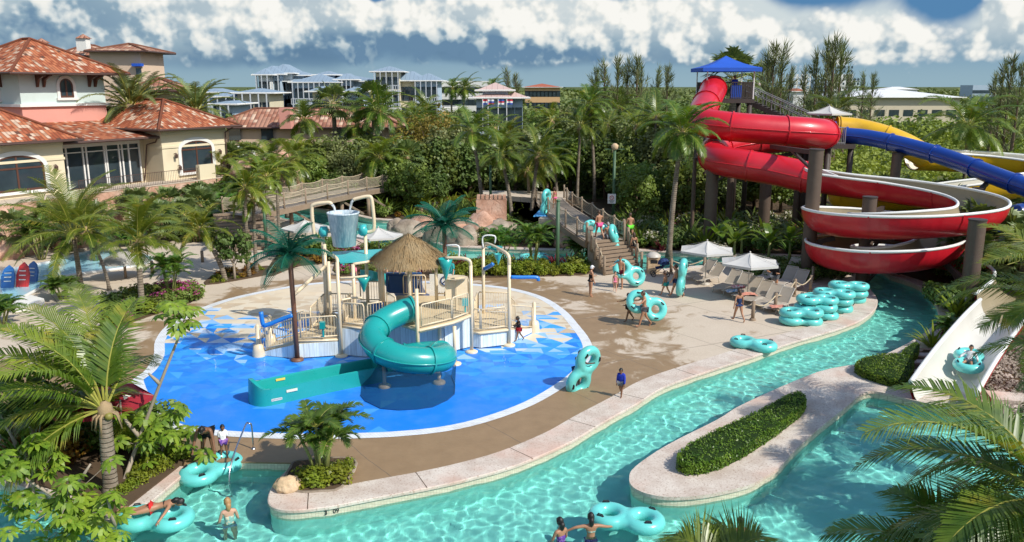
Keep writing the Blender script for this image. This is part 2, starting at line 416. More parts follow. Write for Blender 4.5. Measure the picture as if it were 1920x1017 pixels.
def tile_material(name, c, c2, s=.15):
    t = NT(name); p = t.pos(); b = t.n('ShaderNodeTexBrick'); b.offset = 0
    t.set(b, 'Scale', 1.0); t.set(b, 'Brick Width', s); t.set(b, 'Row Height', s); t.set(b, 'Mortar Size', s*.05); t.set(b, 'Color1', rgb(*c)); t.set(b, 'Color2', rgb(*c2)); t.set(b, 'Mortar', mul(c, .7))
    q = t.n('ShaderNodeCombineXYZ'); x, y, z = t.xyz(p); t.set(q, 0, t.math('ADD', x, t.math('MULTIPLY', y, .7))); t.set(q, 1, t.math('ADD', z, t.math('MULTIPLY', y, .6))); t.l(q.outputs[0], b.inputs['Vector'])
    t.pbr(t.mix(t.smap(t.noise(p, 2, 5), .4, .8, 0.0, .4), b.outputs[0], rgb(.42, .38, .3)), .4, None, 0, .5); return t.m
M_DECK = deck_material(); M_COPE = coping_material(); M_PAD = pad_material()
M_BORDER = tile_material('white border tile', (.80, .82, .84), (.74, .78, .82), .12)
M_WTILE = tile_material('cream waterline tile', (.62, .56, .42), (.70, .65, .5), .1)
def pool_material():
    t = NT('pool plaster'); p = t.pos(); n = t.noise(p, .35, 5); n2 = t.noise(p, 3, 5, .7)
    col = t.mix(n, rgb(.40, .70, .64), rgb(.54, .80, .73)); col = t.mix(t.smap(n2, .45, .75, 0.0, .35), col, rgb(.58, .72, .6))
    t.pbr(col, .7, None, 0, .2); return t.m
M_POOL = pool_material()
def water_material(name, tint=(.66, .975, .95), bs=.12):
    t = NT(name); p = t.pos()
    g = t.n('ShaderNodeBsdfGlass'); g.inputs['Color'].default_value = rgb(*tint); g.inputs['Roughness'].default_value = 0; g.inputs['IOR'].default_value = 1.33
    t.l(g.outputs[0], t.out.inputs[0]); return t.m
M_WATER = water_material('pool water')
def ground_material():
    t = NT('sandy soil and scrub'); p = t.pos(); n = t.noise(p, .12, 6, .6); n2 = t.noise(p, 2.5, 5, .7)
    col = t.ramp(n, [(.3, (.05, .085, .018)), (.5, (.085, .12, .03)), (.7, (.17, .15, .075))]); col = t.mix(t.smap(n2, .4, .7, 0.0, .5), col, rgb(.04, .05, .02))
    t.pbr(col, .95, t.bump(n2, .6, .1), 0, .15); return t.m
M_GROUND = ground_material()
M_SOIL = mk('planting soil', (.10, .068, .042), .95, .3, 2, .6, 18, spec=.1)

# --- the ground: one sheet to the horizon, with the basin of the pools let into it
gb = MB()
xs = [-4000, -1500, -600, -250, -120, -60, BX0, 0, BX1, 70, 140, 300, 700, 1600, 4000]
ys = [-60, BY0, 45, BY1, 110, 160, 240, 400, 800, 1800, 5000]
for i in range(len(xs)-1):
    for j in range(len(ys)-1):
        if xs[i] >= BX0 and xs[i+1] <= BX1 and ys[j] >= BY0 and ys[j+1] <= BY1: continue
        gb.quad((xs[i], ys[j], -.03), (xs[i+1], ys[j], -.03), (xs[i+1], ys[j+1], -.03), (xs[i], ys[j+1], -.03))
struct('ground', gb, M_GROUND)
fb = MB(); fb.quad((BX0, BY0, ZF), (BX1, BY0, ZF), (BX1, BY1, ZF), (BX0, BY1, ZF))
for a, b in (((BX0, BY0), (BX1, BY0)), ((BX1, BY0), (BX1, BY1)), ((BX1, BY1), (BX0, BY1)), ((BX0, BY1), (BX0, BY0))):
    fb.quad((a[0], a[1], ZF), (a[0], a[1], -.03), (b[0], b[1], -.03), (b[0], b[1], ZF))
pool_floor = struct('pool_floor', fb, M_POOL)

# --- water surface: real ripples, so that the sun draws its net of light on the floor
def wave(x, y, k=1.0):
    u = x*.8+y*.6; v = -x*.6+y*.8
    return k*(.03*mnoise.noise((x*.7, y*.7, 1.0)) + .022*mnoise.noise((u*1.7+3, v*1.35, 5.0)) + .0165*mnoise.noise((u*3.6, v*3.0+7, 9.0)) + .0055*mnoise.noise((u*7.5, v*6.2+7, 2.0)))
def water_sheet(name, x0, x1, y0, y1, st, test=None, k=1.0):
    wb = MB(); nx = int((x1-x0)/st)+1; ny = int((y1-y0)/st)+1; idx = {}
    def vid(i, j):
        if (i, j) not in idx:
            x = x0+i*st; y = y0+j*st; idx[(i, j)] = len(wb.v); wb.v.append((x, y, ZW + wave(x, y, k)))
        return idx[(i, j)]
    for i in range(nx-1):
        for j in range(ny-1):
            if test and not test(x0+i*st, y0+j*st): continue
            wb.f.append((vid(i, j), vid(i+1, j), vid(i+1, j+1), vid(i, j+1))); wb.m.append(0)
    return tag(wb.build(name, M_WATER, None, True), kind='structure')
def near_line(pts, r):
    cells = set()
    for p in pts:
        for i in range(int((p.x-r)//1), int((p.x+r)//1)+1):
            for j in range(int((p.y-r)//1), int((p.y+r)//1)+1): cells.add((i, j))
    return lambda x, y: (int(x//1), int(y//1)) in cells
def inpoly(x, y, poly):
    c = False; n = len(poly); j = n-1
    for i in range(n):
        a = poly[i]; b = poly[j]
        if (a[1] > y) != (b[1] > y) and x < (b[0]-a[0])*(y-a[1])/(b[1]-a[1]) + a[0]: c = not c
        j = i
    return c
grow_deck = deck_poly; grow_land = land_poly
_cell = {}
def wet_cell(x, y):
    k = (round(x*2), round(y*2))
    if k not in _cell:
        ok = False
        for dx in (-.7, 0, .7):
            for dy in (-.7, 0, .7):
                if not inpoly(k[0]/2+dx, k[1]/2+dy, deck_poly) and not inpoly(k[0]/2+dx, k[1]/2+dy, land_poly): ok = True
        _cell[k] = ok
    return _cell[k]
w1 = water_sheet('river_water', -19, 27, 16.0, 52.0, .065, wet_cell)
w2 = water_sheet('channel_water', -26, 24, 52.01, 80, .4, wet_cell)
for o in (w1, w2): o.cycles.is_caustics_caster = True
pool_floor.cycles.is_caustics_receiver = True

# --- land slabs standing in the basin
def slab(name, poly, m, walls):
    b = MB(); b.k = 0
    n = len(poly); area = sum(poly[i].x*poly[(i+1) % n].y - poly[(i+1) % n].x*poly[i].y for i in range(n))
    P = poly if area > 0 else poly[::-1]
    vs, _, fs, *_ = delaunay_2d_cdt([Vector((p.x, p.y)) for p in P], [], [list(range(n))], 1, 1e-5)
    b.add([(q.x, q.y, 0) for q in vs], [tuple(f) for f in fs])
    b.k = 1; b.strip([(p.x, p.y, -.36) for p in P], [(p.x, p.y, -.05) for p in P], True)
    b.k = 0; b.strip([(p.x, p.y, -.05) for p in P], [(p.x, p.y, 0) for p in P], True)
    b.k = 2; b.strip([(p.x, p.y, ZF) for p in P], [(p.x, p.y, -.36) for p in P], True)
    o = struct(name, b, [m, M_WTILE, M_POOL]); o.cycles.is_caustics_receiver = True; return o
slab('pool_deck', deck_poly, M_DECK, None)
slab('garden_land', land_poly, M_SOIL, None)

V3_ = lambda *a: Vector(a)
# --- stone coping along the banks
def coping(name, line, wd, side=1, ov=.05, h=.055):
    b = MB(); prof = [(-ov*side, -.05), (-ov*side, h-.02), (-(ov-.025)*side, h), (wd*side, h), (wd*side, .004)]
    # profile offset is to the right of travel
    if side < 0: prof = prof[::-1]
    o1 = offset_line(line, wd if side < 0 else -wd); o2 = offset_line(line, -ov if side < 0 else ov); Z = V3_(0, 0, 1)
    for i in range(1, len(line)):
        if (o1[i]-o1[i-1]).dot(line[i]-line[i-1]) <= 0: o1[i] = o1[i-1].copy()
    om = [a.lerp(c, .03) for a, c in zip(o2, o1)]
    for a_, b_ in (([p-Z*.035 for p in o2], [p+Z*(h-.02) for p in o2]), ([p+Z*(h-.02) for p in o2], [p+Z*h for p in om]), ([p+Z*h for p in om], [p+Z*h for p in o1]), ([p+Z*h for p in o1], [p+Z*.004 for p in o1])): b.strip(a_, b_)
    b.k = 1; acc = 0
    for i in range(1, len(line)):
        acc += (line[i]-line[i-1]).length
        if acc > 3.1:
            acc = 0; t = (line[i]-line[i-1]).normalized()*.012; z_ = V3_(0, 0, h+.003); b.quad(o1[i]-t+z_, o1[i]+t+z_, o2[i]+t+z_, o2[i]-t+z_)
    return struct(name, b, [M_COPE, M_SOIL])
cop_line = tip[4:] + bank_deck[1:]
coping('pool_coping', cop_line, -1.0*-1, -1)
coping('bed_coping', bed_tip[:-4], .6, -1); coping('bed_coping', [inlet[0].lerp(inlet[1], .12), inlet[1], inlet[2]], .75, -1)
coping('channel_kerb', south_bank, .5, -1)
coping('channel_kerb', north_bank, .5, -1)
coping('river_kerb', right_bank[:31], .8, -1)
# island and promenade slab between the two arms of water
isl = right_bank[28:]
ip = [p for p in isl if p.x < 27] 
ib = MB(); poly = ip + [G(1850, 741), G(1760, 735), G(1700, 715), G(1640, 705), G(1600, 690)]
n = len(poly); A2 = sum(poly[i].x*poly[(i+1) % n].y - poly[(i+1) % n].x*poly[i].y for i in range(n))
if A2 < 0: poly = poly[::-1]
ib.prism([(p.x, p.y) for p in offset_line(poly, -.05, True)], -.05, .052, True, True); struct('island_paving', ib, M_COPE)

# --- splash pad
pad_px = [(247, 718), (258, 748), (278, 780), (312, 801), (370, 814), (460, 821), (560, 824), (660, 823), (750, 819), (840, 809), (920, 790), (1000, 760), (1060, 725), (1095, 695), (1111, 662), (1106, 638), (1085, 610), (1060, 583), (1020, 558), (960, 541), (880, 532), (800, 528), (700, 527), (600, 530), (520, 541), (430, 560), (360, 585), (312, 612), (291, 640), (288, 668), (272, 695), (252, 710)]
pad = smooth_line(g2(pad_px), 4, True)
a2 = sum(pad[i].x*pad[i-1].y - pad[i-1].x*pad[i].y for i in range(len(pad)))
if a2 > 0: pad = pad[::-1]
inner = offset_line(pad, .42, True)
if sum((q-Vector((-5, 35, 0))).length for q in inner) > sum((q-Vector((-5, 35, 0))).length for q in pad): inner = offset_line(pad, -.42, True)
b = MB(); b.prism([(p.x, p.y) for p in inner], .002, .008, True, False); struct('splash_pad', b, M_PAD)
b = MB(); b.strip([p+Vector((0, 0, .012)) for p in inner], [p+Vector((0, 0, .012)) for p in pad], True)
o = struct('splash_pad_border', b, M_BORDER)
# ================================================================ PLAY STRUCTURE
M_BEIGE = mk('beige powder coated steel', (.76, .62, .42), .38, .08, 2, .05, 20, coat=.2, dirt=.18, dirtc=(.3, .2, .1))
M_DECKP = mk('beige perforated deck', (.66, .52, .32), .6, .15, 3, .4, 45, dirt=.3, dirtc=(.25, .17, .09))
M_TEAL = mk('turquoise moulded plastic', (.012, .33, .31), .3, .1, 1.5, .06, 6, coat=.35, dirt=.1, dirtc=(.03, .2, .2))
M_TEAL_L = mk('light turquoise plastic', (.05, .46, .47), .35, .08, 2, .05, 8, coat=.2)
M_BLUE = mk('blue painted pipe', (.02, .2, .62), .35, .1, 2, .05, 10, coat=.2)
M_NAVY = mk('dark blue plastic', (.01, .06, .2), .4, .1, 2, .05, 10)
M_BROWN = mk('brown painted pole', (.17, .075, .04), .5, .2, 2, .15, 12, dirt=.3, dirtc=(.3, .2, .13))
M_WHITE = mk('white paint', (.78, .77, .73), .5, .06, 3, .05, 20)
M_BLACK = mk('black rubber', (.018, .018, .02), .55, .1, 4, .1, 20)
M_STEEL = mk('brushed steel', (.55, .56, .58), .28, .1, 4, .05, 30, metal=1)
def plank_material(name, c, per=.2, axis=(.9, .45), streak=.25):
    t = NT(name); p = t.pos(); x, y, z = t.xyz(p)
    q = t.math('ADD', t.math('MULTIPLY', x, axis[0]), t.math('MULTIPLY', y, axis[1])); u = t.math('DIVIDE', q, per); cell = t.math('FLOOR', u)
    wn = t.n('ShaderNodeTexWhiteNoise', noise_dimensions='1D'); t.l(cell, wn.inputs['W'])
    gr = t.math('ABSOLUTE', t.math('SUBTRACT', t.math('FRACT', u), .5)); g = t.smap(gr, .44, .5)
    n = t.noise(t.scl(p, (9, 9, .7)), 1.6, 6, .65)
    col = t.mix(t.smap(n, .35, .7), mul(c, 1-streak), mul(c, 1+streak*.5)); h = t.n('ShaderNodeHueSaturation'); t.set(h, 'Value', t.math('MULTIPLY_ADD', wn.outputs[0], .22, .86)); t.l(col, h.inputs['Color'])
    col = t.mix(t.math('MULTIPLY', g, .7), h.outputs[0], mul(c, .35))
    t.pbr(col, .6, t.bump(g, -.5, .02), 0, .35); return t.m
M_PLANK = plank_material('pale blue planked cladding', (.76, .84, .85), streak=.18)
def bucket_material():
    t = NT('weathered blue bucket staves'); p = t.obj(); n = t.noise(t.scl(p, (8, 8, .8)), 2.2, 7, .7); n2 = t.noise(t.scl(p, (8, 8, .25)), 1.1, 3)
    col = t.ramp(n, [(.28, (.24, .33, .40)), (.46, (.50, .58, .62)), (.62, (.72, .76, .77))]); col = t.mix(t.smap(n2, .45, .62, 0, .6), col, rgb(.3, .42, .5))
    t.pbr(col, .55, t.bump(n, .2, .02)); return t.m
M_BUCKET = bucket_material()
def thatch_material():
    t = NT('dry thatch'); p = t.obj(); n = t.noise(p, 2.5, 4); n2 = t.noise(t.scl(p, (14, 14, 2)), 1.6, 3)
    col = t.mix(n2, rgb(.16, .10, .045), rgb(.46, .32, .16)); col = t.mix(t.smap(n, .4, .7, 0, .45), col, rgb(.36, .29, .18))
    t.pbr(col, .85, None, 0, .2); return t.m
M_THATCH = thatch_material()
M_FAKE = mk('green sheet palm leaf', (.006, .095, .055), .45, .2, 1.5, .1, 8, rand=.1, spec=.3)
def net_material():
    t = NT('dark blue safety net'); p = t.pos(); a = t.n('ShaderNodeBsdfTransparent'); d = t.n('ShaderNodeBsdfDiffuse'); d.inputs[0].default_value = rgb(.012, .05, .10)
    m = t.n('ShaderNodeMixShader'); m.inputs[0].default_value = .55; t.l(a.outputs[0], m.inputs[1]); t.l(d.outputs[0], m.inputs[2]); t.l(m.outputs[0], t.out.inputs[0]); return t.m
M_NET = net_material()
def jet_material():
    t = NT('falling white water'); a = t.n('ShaderNodeBsdfTransparent'); d = t.n('ShaderNodeBsdfPrincipled'); t.set(d, 'Base Color', rgb(.9, .95, .97)); t.set(d, 'Roughness', .15)
    m = t.n('ShaderNodeMixShader'); t.l(t.smap(t.noise(t.scl(t.obj(), (10, 10, 2)), 3, 4), .3, .7, .1, .75), m.inputs[0]); t.l(a.outputs[0], m.inputs[1]); t.l(d.outputs[0], m.inputs[2]); t.l(m.outputs[0], t.out.inputs[0]); return t.m
M_JET = jet_material()

PS = thing('play_structure', 'beige and turquoise splash pad climbing structure with thatched hut and tipping bucket', 'play structure', (-5.2, 35, .008))
def V3(x, y, z): return Vector((x, y, z))
def part(name, m, mb, par=None, smooth=False): return mb.build(name, m, par or PS, smooth)
def railing(a, b, h=.95, gap=.115, r=.032, par=None):
    a = Vector(a); b = Vector(b); q = MB(); n = max(2, int((b-a).length/gap)); up = Vector((0, 0, 1))
    rt = [a+up*.1, a+up*(h-.1), a+up*h+(b-a)*.04, b+up*h-(b-a)*.04, b+up*(h-.1), b+up*.1]
    q.tube(rt, r, 6); q.tube([a+up*.1, b+up*.1], r, 6)
    for i in range(1, n):
        p = a.lerp(b, i/n); q.tube([p+up*.1, p+up*h], .013, 4, False)
    return part('railing', M_BEIGE, q, par, True)
def post(x, y, z0, z1, r=.075, foot=True, m=None):
    q = MB(); q.tube([(x, y, z0), (x, y, z1)], r, 10)
    if foot: q.lathe((x, y, z0), [(.26, 0), (.26, .06), (.17, .1), (r, .12)], 14)
    else: q.lathe((x, y, z1-.02), [(r+.01, -.05), (r+.012, .02), (.03, .05)], 10)
    return part('post', m or M_BEIGE, q, None, True)
def deck(poly, z, th=.16):
    q = MB(); q.prism(poly, z-th, z); o = part('deck', M_DECKP, q)
    q = MB(); P = [Vector((x, y, z-th/2)) for x, y in poly]; q.tube(P, .06, 6, closed=True); q.build('deck_edge', M_BEIGE, o, True); return o
def wall(a, b, z1, z0=.06):
    q = MB(); q.hexa([V3(a[0], a[1], z0), V3(b[0], b[1], z0), V3(b[0]+.02, b[1]+.1, z0), V3(a[0]+.02, a[1]+.1, z0), V3(a[0], a[1], z1), V3(b[0], b[1], z1), V3(b[0]+.02, b[1]+.1, z1), V3(a[0]+.02, a[1]+.1, z1)])
    return part('wall_panel', M_PLANK, q)
L1, L2, L3, L4 = .8, 1.35, 1.7, .8
# ramp on the left
q = MB(); q.hexa([V3(-10.3, 33.1, .12), V3(-8.75, 32.65, L1-.12), V3(-8.65, 34.0, L1-.12), V3(-10.2, 34.4, .12), V3(-10.3, 33.1, .22), V3(-8.75, 32.65, L1), V3(-8.65, 34.0, L1), V3(-10.2, 34.4, .22)]); part('ramp', M_DECKP, q)
q = MB(); q.hexa([V3(-10.3, 33.0, .03), V3(-8.7, 32.55, .03), V3(-8.7, 32.62, .03), V3(-10.3, 33.07, .03), V3(-10.3, 33.0, .2), V3(-8.7, 32.55, L1-.13), V3(-8.7, 32.62, L1-.13), V3(-10.3, 33.07, .2)]); part('wall_panel', M_PLANK, q)
railing((-10.4, 33.0, .2), (-8.85, 32.6, L1-.1), 1.0); railing((-10.3, 34.4, .2), (-8.75, 34.0, L1-.1), 1.0)
for x, y in ((-10.52, 33.02), (-10.42, 34.45)):
    q = MB(); q.lathe((x, y, 0), [(.27, 0), (.25, .25), (.2, .5), (.09, .54), (.085, 1.3), (.05, 1.36), (0, 1.38)], 14); part('post', M_BEIGE, q, None, True)
# low deck, left
deck([(-8.75, 32.62), (-7.1, 33.0), (-6.95, 36.6), (-8.6, 36.8)], L1)
wall((-8.72, 32.6), (-7.12, 32.97), L1-.15); railing((-8.65, 32.66, L1), (-7.2, 32.98, L1)); railing((-8.6, 34.2, L1), (-8.55, 36.7, L1)); railing((-8.5, 36.75, L1), (-7.1, 36.6, L1))
# middle deck
deck([(-7.02, 33.05), (-6.0, 32.72), (-5.3, 33.2), (-5.3, 36.8), (-6.9, 36.8)], L2)
wall((-7.06, 33.02), (-5.98, 32.74), L2-.15); wall((-5.95, 32.76), (-5.2, 33.3), L2-.15); railing((-6.95, 33.02, L2), (-6.05, 32.76, L2)); railing((-6.95, 33.2, L2), (-6.95, 34.6, L2)); railing((-6.9, 36.75, L2), (-5.9, 36.75, L2)); railing((-5.9, 32.8, L2), (-5.35, 33.15, L2))
# high deck under the hut
deck([(-5.25, 33.3), (-4.4, 32.05), (-3.6, 31.25), (-2.4, 32.35), (-1.75, 33.35), (-2.0, 36.4), (-5.2, 36.6)], L3)
wall((-5.15, 33.35), (-2.85, 33.3), L3-.15); wall((-2.8, 33.28), (-1.78, 34.1), L3-.15); wall((-1.75, 34.1), (-1.75, 36.3), L3-.15)
railing((-3.55, 31.35, L3), (-2.45, 32.38, L3)); railing((-2.4, 32.42, L3), (-1.82, 33.3, L3)); railing((-1.8, 34.6, L3), (-2.02, 36.3, L3)); railing((-2.1, 36.4, L3), (-3.4, 36.5, L3)); railing((-5.2, 33.4, L3), (-4.7, 32.5, L3)); railing((-4.9, 36.5, L3), (-3.9, 36.5, L3))
# low deck, right, with its ramp
deck([(-1.7, 34.05), (-1.35, 33.9), (-.2, 34.35), (-.05, 36.9), (-1.6, 37.1)], L4)
wall((-1.66, 34.08), (-1.36, 33.95), L4-.15); wall((-1.34, 33.95), (-.22, 34.4), L4-.15)
railing((-1.62, 34.05, L4), (-1.36, 33.96, L4), gap=.1); railing((-1.3, 33.97, L4), (-.28, 34.36, L4)); railing((-1.55, 37.0, L4), (-.15, 36.85, L4)); railing((-1.65, 35.2, L4), (-1.6, 36.9, L4))
q = MB(); q.hexa([V3(-.2, 34.45, L4-.12), V3(.95, 36.4, .1), V3(.0, 37.2, .1), V3(-.1, 36.2, L4-.12), V3(-.2, 34.45, L4), V3(.95, 36.4, .18), V3(.0, 37.2, .18), V3(-.1, 36.2, L4)]); part('ramp', M_DECKP, q)
q = MB(); q.hexa([V3(-.17, 34.5, .03), V3(.95, 36.38, .03), V3(.9, 36.42, .03), V3(-.22, 34.54, .03), V3(-.17, 34.5, L4-.13), V3(.95, 36.38, .2), V3(.9, 36.42, .2), V3(-.22, 34.54, L4-.13)]); part('wall_panel', M_PLANK, q)
railing((-.05, 34.7, L4-.12), (.9, 36.3, .2), 1.05); railing((-.15, 36.3, L4-.1), (.15, 37.2, .2), 1.05)
q = MB(); q.lathe((1.0, 36.52, 0), [(.27, 0), (.25, .25), (.2, .5), (.09, .54), (.085, 1.35), (.05, 1.4), (0, 1.42)], 14); part('post', M_BEIGE, q, None, True)
# tall posts
post(-7.08, 32.95, 0, 4.0); post(-8.35, 36.4, 0, 4.1); post(-7.9, 35.0, 0, 3.6); post(-6.65, 34.0, 0, 3.7); post(-5.75, 35.2, 0, 3.7, foot=False)
post(-2.3, 31.95, 0, L3-.1); post(-3.0, 33.1, 0, L3-.1); post(-1.7, 33.5, 0, 3.75); post(-.12, 34.4, 0, 3.7); post(-1.3, 36.8, 0, 3.95); post(-3.7, 31.3, 0, 3.3)
# pipes bent over between the posts
def pipe(pts, r=.07, m=None, name='pipe'):
    q = MB(); q.tube(smooth_line(pts, 4), r, 8); return part(name, m or M_BEIGE, q, None, True)
pipe([V3(-7.08, 32.95, 3.9), V3(-7.12, 33.1, 4.12), V3(-7.5, 33.8, 4.15), V3(-8.0, 34.9, 4.12)]); pipe([V3(-6.65, 34, 3.7), V3(-6.0, 34.3, 3.75), V3(-5.75, 35.2, 3.72)], .06)
pipe([V3(-8.8, 32.45, 2.75), V3(-8.5, 33.6, 3.0), V3(-8.35, 36.3, 3.1)], .08)
pipe([V3(-1.7, 33.5, 3.7), V3(-1.75, 33.5, 3.95), V3(-2.1, 33.55, 4.05), V3(-2.75, 33.7, 4.02)]); pipe([V3(-.12, 34.4, 3.6), V3(-.15, 34.45, 3.95), V3(-.4, 34.9, 4.08), V3(-1.1, 36.4, 4.1), V3(-1.3, 36.75, 3.9)], .08)
pipe([V3(-7.0, 33, 1.8+.6), V3(-6.6, 33.3, 2.42), V3(-6.2, 33.3, 2.42)], .05); pipe([V3(-7.0, 32.95, 3.35), V3(-6.5, 32.9, 3.38), V3(-5.9, 33.1, 3.4)], .05)
# tipping cups
def cup(x, y, z, r=.3, h=.55, m=None):
    q = MB(); q.lathe((x, y, z), [(.03, -h), (r*.55, -h*.45), (r, 0), (r-.03, 0), (r*.5, -h*.42)], 14); part('cup', m or M_TEAL, q, None, True)
cup(-6.05, 33.0, 3.38, .28, .62); cup(-2.75, 33.7, 4.0, .32, .9); cup(-.75, 35.6, 4.12, .36, .25); q = MB(); q.lathe((-.6, 35.4, 3.85), [(0, -.5), (.18, 0)], 12); part('cup', M_TEAL_L, q, None, True)
pipe([V3(-1.25, 35.5, 4.1), V3(-1.25, 35.5, 4.6), V3(-.75, 35.5, 4.62), V3(-.75, 35.55, 4.3)], .035, M_WHITE); pipe([V3(-2.2, 33.6, 4.05), V3(-2.2, 33.6, 4.55), V3(-2.7, 33.7, 4.55)], .035, M_WHITE)
# blue spray pipes
pipe([V3(-8.85, 32.35, 1.95), V3(-9.3, 32.35, 1.78), V3(-9.9, 32.3, 1.55), V3(-10.05, 32.3, 1.6), V3(-10.1, 32.3, 2.1)], .09, M_BLUE, 'spray_pipe'); pipe([V3(-.05, 34.4, 3.05), V3(.4, 34.45, 3.03), V3(1.05, 34.55, 3.0), V3(1.12, 34.56, 2.85)], .08, M_BLUE, 'spray_pipe'); pipe([V3(-1.25, 36.7, 2.9), V3(-.95, 36.5, 3.1), V3(-.85, 36.45, 3.2)], .09, M_BLUE, 'spray_pipe')
# bucket with its yoke, louvred splash roof
BX, BY = -7.5, 36.6
q = MB(); q.lathe((BX, BY, 0), [(.46, 3.98), (.5, 4.0), (.69, 5.42), (.72, 5.44), (.72, 5.5), (.67, 5.5), (.62, 5.3), (.46, 4.1), (0, 4.05)], 32); bk = part('bucket', M_BUCKET, q, None, True)
q = MB(); q.tube([(BX-1.0, BY-.1, 4.6), (BX+.95, BY, 4.75)], .06, 8); q.build('axle', M_BEIGE, bk, True)
for sx in (-1, 1):
    q = MB(); q.tube([(BX+sx*.74, BY-.05, 4.68+.04*sx), (BX+sx*1.02, BY-.05, 4.68+.04*sx)], .24, 16); q.tube([(BX+sx*.88, BY-.25, 4.66), (BX+sx*.88, BY+.1, 4.66)], .2, 12); q.build('bearing', M_TEAL_L, bk, True)
    post(BX+sx*.95, BY, 0, 4.45, .08)
z0 = 4.25
pipe([V3(BX-.95, BY, z0), V3(BX-1.2, BY, z0+.02), V3(BX-1.33, BY, z0+.25), V3(BX-1.38, BY, 5.6), V3(BX-1.25, BY, 5.85), V3(BX-.62, BY, 5.93), V3(BX-.5, BY, 5.85)], .085)
pipe([V3(BX+.95, BY, 4.6), V3(BX+1.2, BY, 4.62), V3(BX+1.36, BY, 4.85), V3(BX+1.3, BY, 6.0), V3(BX+1.15, BY, 6.2), V3(BX+.62, BY, 6.1), V3(BX+.5, BY, 6.05)], .085)
for sx, z1 in ((-1, 5.88), (1, 6.06)):
    q = MB(); q.tube([(BX+sx*.5, BY, z1), (BX+sx*.4, BY, z1-.12), (BX+sx*.33, BY, z1-.4), (BX+sx*.3, BY, 5.45)], [.07, .06, .05, .05], 8); part('water_stream', M_JET, q, None, True)
q = MB(); o0 = V3(-8.15, 36.9, 3.62); du = V3(2.55, .75, 0); dv = V3(.85, -2.2, -.05)
for i in range(14):
    a = o0 + dv*(i/14); q.beam(a, a+du, .17, .03)
for k in (.05, .5, .95): q.beam(o0+du*k-V3(0, 0, .06), o0+du*k+dv*.96-V3(0, 0, .06), .07, .07)
part('louvred_roof', M_TEAL_L, q)
# thatched hut
TC = V3(-4.35, 34.45, 0)
hut = thing('thatched_hut', 'square thatched roof on four beige posts above the tall play deck', 'hut', (TC.x, TC.y, L3)); 
PSROOF = PS
q = MB(); rn = random.Random(3)
def roofpt(a, t):
    k = 1.78/(abs(math.cos(a)) + abs(math.sin(a))); k = k*.55+1.56*.45
    return V3(TC.x + math.cos(a)*k*t, TC.y + math.sin(a)*k*t, 4.88 - 1.02*t**1.12)
q.k = 0
ring = [[roofpt(2*math.pi*i/24, t) - V3(0, 0, .06) for i in range(24)] for t in (.02, .35, .7, 1.0)]
for i in range(3): q.strip(ring[i], ring[i+1], True)
for i in range(5200):
    a = rn.uniform(0, 2*math.pi); t0 = math.sqrt(rn.uniform(0, 1))*1.0; t1 = t0 + rn.uniform(.12, .28)
    if t0 > .8: t1 = min(t1, 1.13+rn.uniform(-.06, .07))
    lift = rn.uniform(.0, .09); p0 = roofpt(a, t0)+V3(0, 0, lift); a2_ = a+rn.uniform(-.05, .05)
    p1 = roofpt(a2_, t1)+V3(0, 0, lift*.3-.02-(.25*max(0, t1-1))); wd = rn.uniform(.008, .022); s_ = V3(-math.sin(a), math.cos(a), 0)*wd
    q.add([p0-s_, p0+s_, p1+s_*.6, p1-s_*.6], [(0, 1, 2, 3)])
q.build('roof', M_THATCH, hut)
for dx, dy in ((-1.15, 0), (.12, -1.1), (1.12, .05), (-.1, 1.1)):
    q = MB(); q.tube([(TC.x+dx, TC.y+dy, L3), (TC.x+dx, TC.y+dy, 4.0)], .075, 8); q.build('post', M_BEIGE, hut, True)
# play panels
q = MB(); q.box((-3.2, 36.42, L3+.62), (1.0, .05, .8)); pp = part('play_panel', M_WHITE, q)
q = MB(); q.tube([V3(-3.0+.2*math.cos(i*.3142*2), 36.37, L3+.72+.2*math.sin(i*.3142*2)) for i in range(10)], .03, 6, closed=True); q.beam((-3.14, 36.37, L3+.58), (-2.86, 36.37, L3+.86), .04, .05); q.build('wheel_toy', M_NAVY, pp, True)
q = MB()
for k in range(3): q.prism([(-2.7+.3*k, 36.2), (-2.45+.3*k, 36.2), (-2.45+.3*k, 36.28), (-2.7+.3*k, 36.28)], L3+.1, L3+.75-.1*k)
part('play_panel', M_TEAL_L, q)
q = MB(); q.lathe((-2.35, 34.1, L3+.0), [(.05, 0), (.05, 1.35), (.5, 1.4)], 8); q.box((-2.35, 34.1, L3+.95), (1.0, .05, .9), R(25)); part('climbing_panel', M_BEIGE, q)
q = MB(); q.tube([(-1.95, 33.35, L3+.7), (-1.95, 33.35, L3+.1)], .05, 6); q.box((-1.95, 33.3, L3+.55), (.22, .2, .3)); part('water_cannon', M_TEAL_L, q)
q = MB(); q.tube([(-7.75, 32.78, L1+.1), (-7.75, 32.78, L1+.75)], .045, 6); q.box((-7.75, 32.72, L1+.62), (.2, .2, .28)); part('water_cannon', M_TEAL, q)
q = MB(); q.box((-5.6, 33.6, L2+.5), (.5, .08, .6)); part('play_panel', M_NAVY, q)
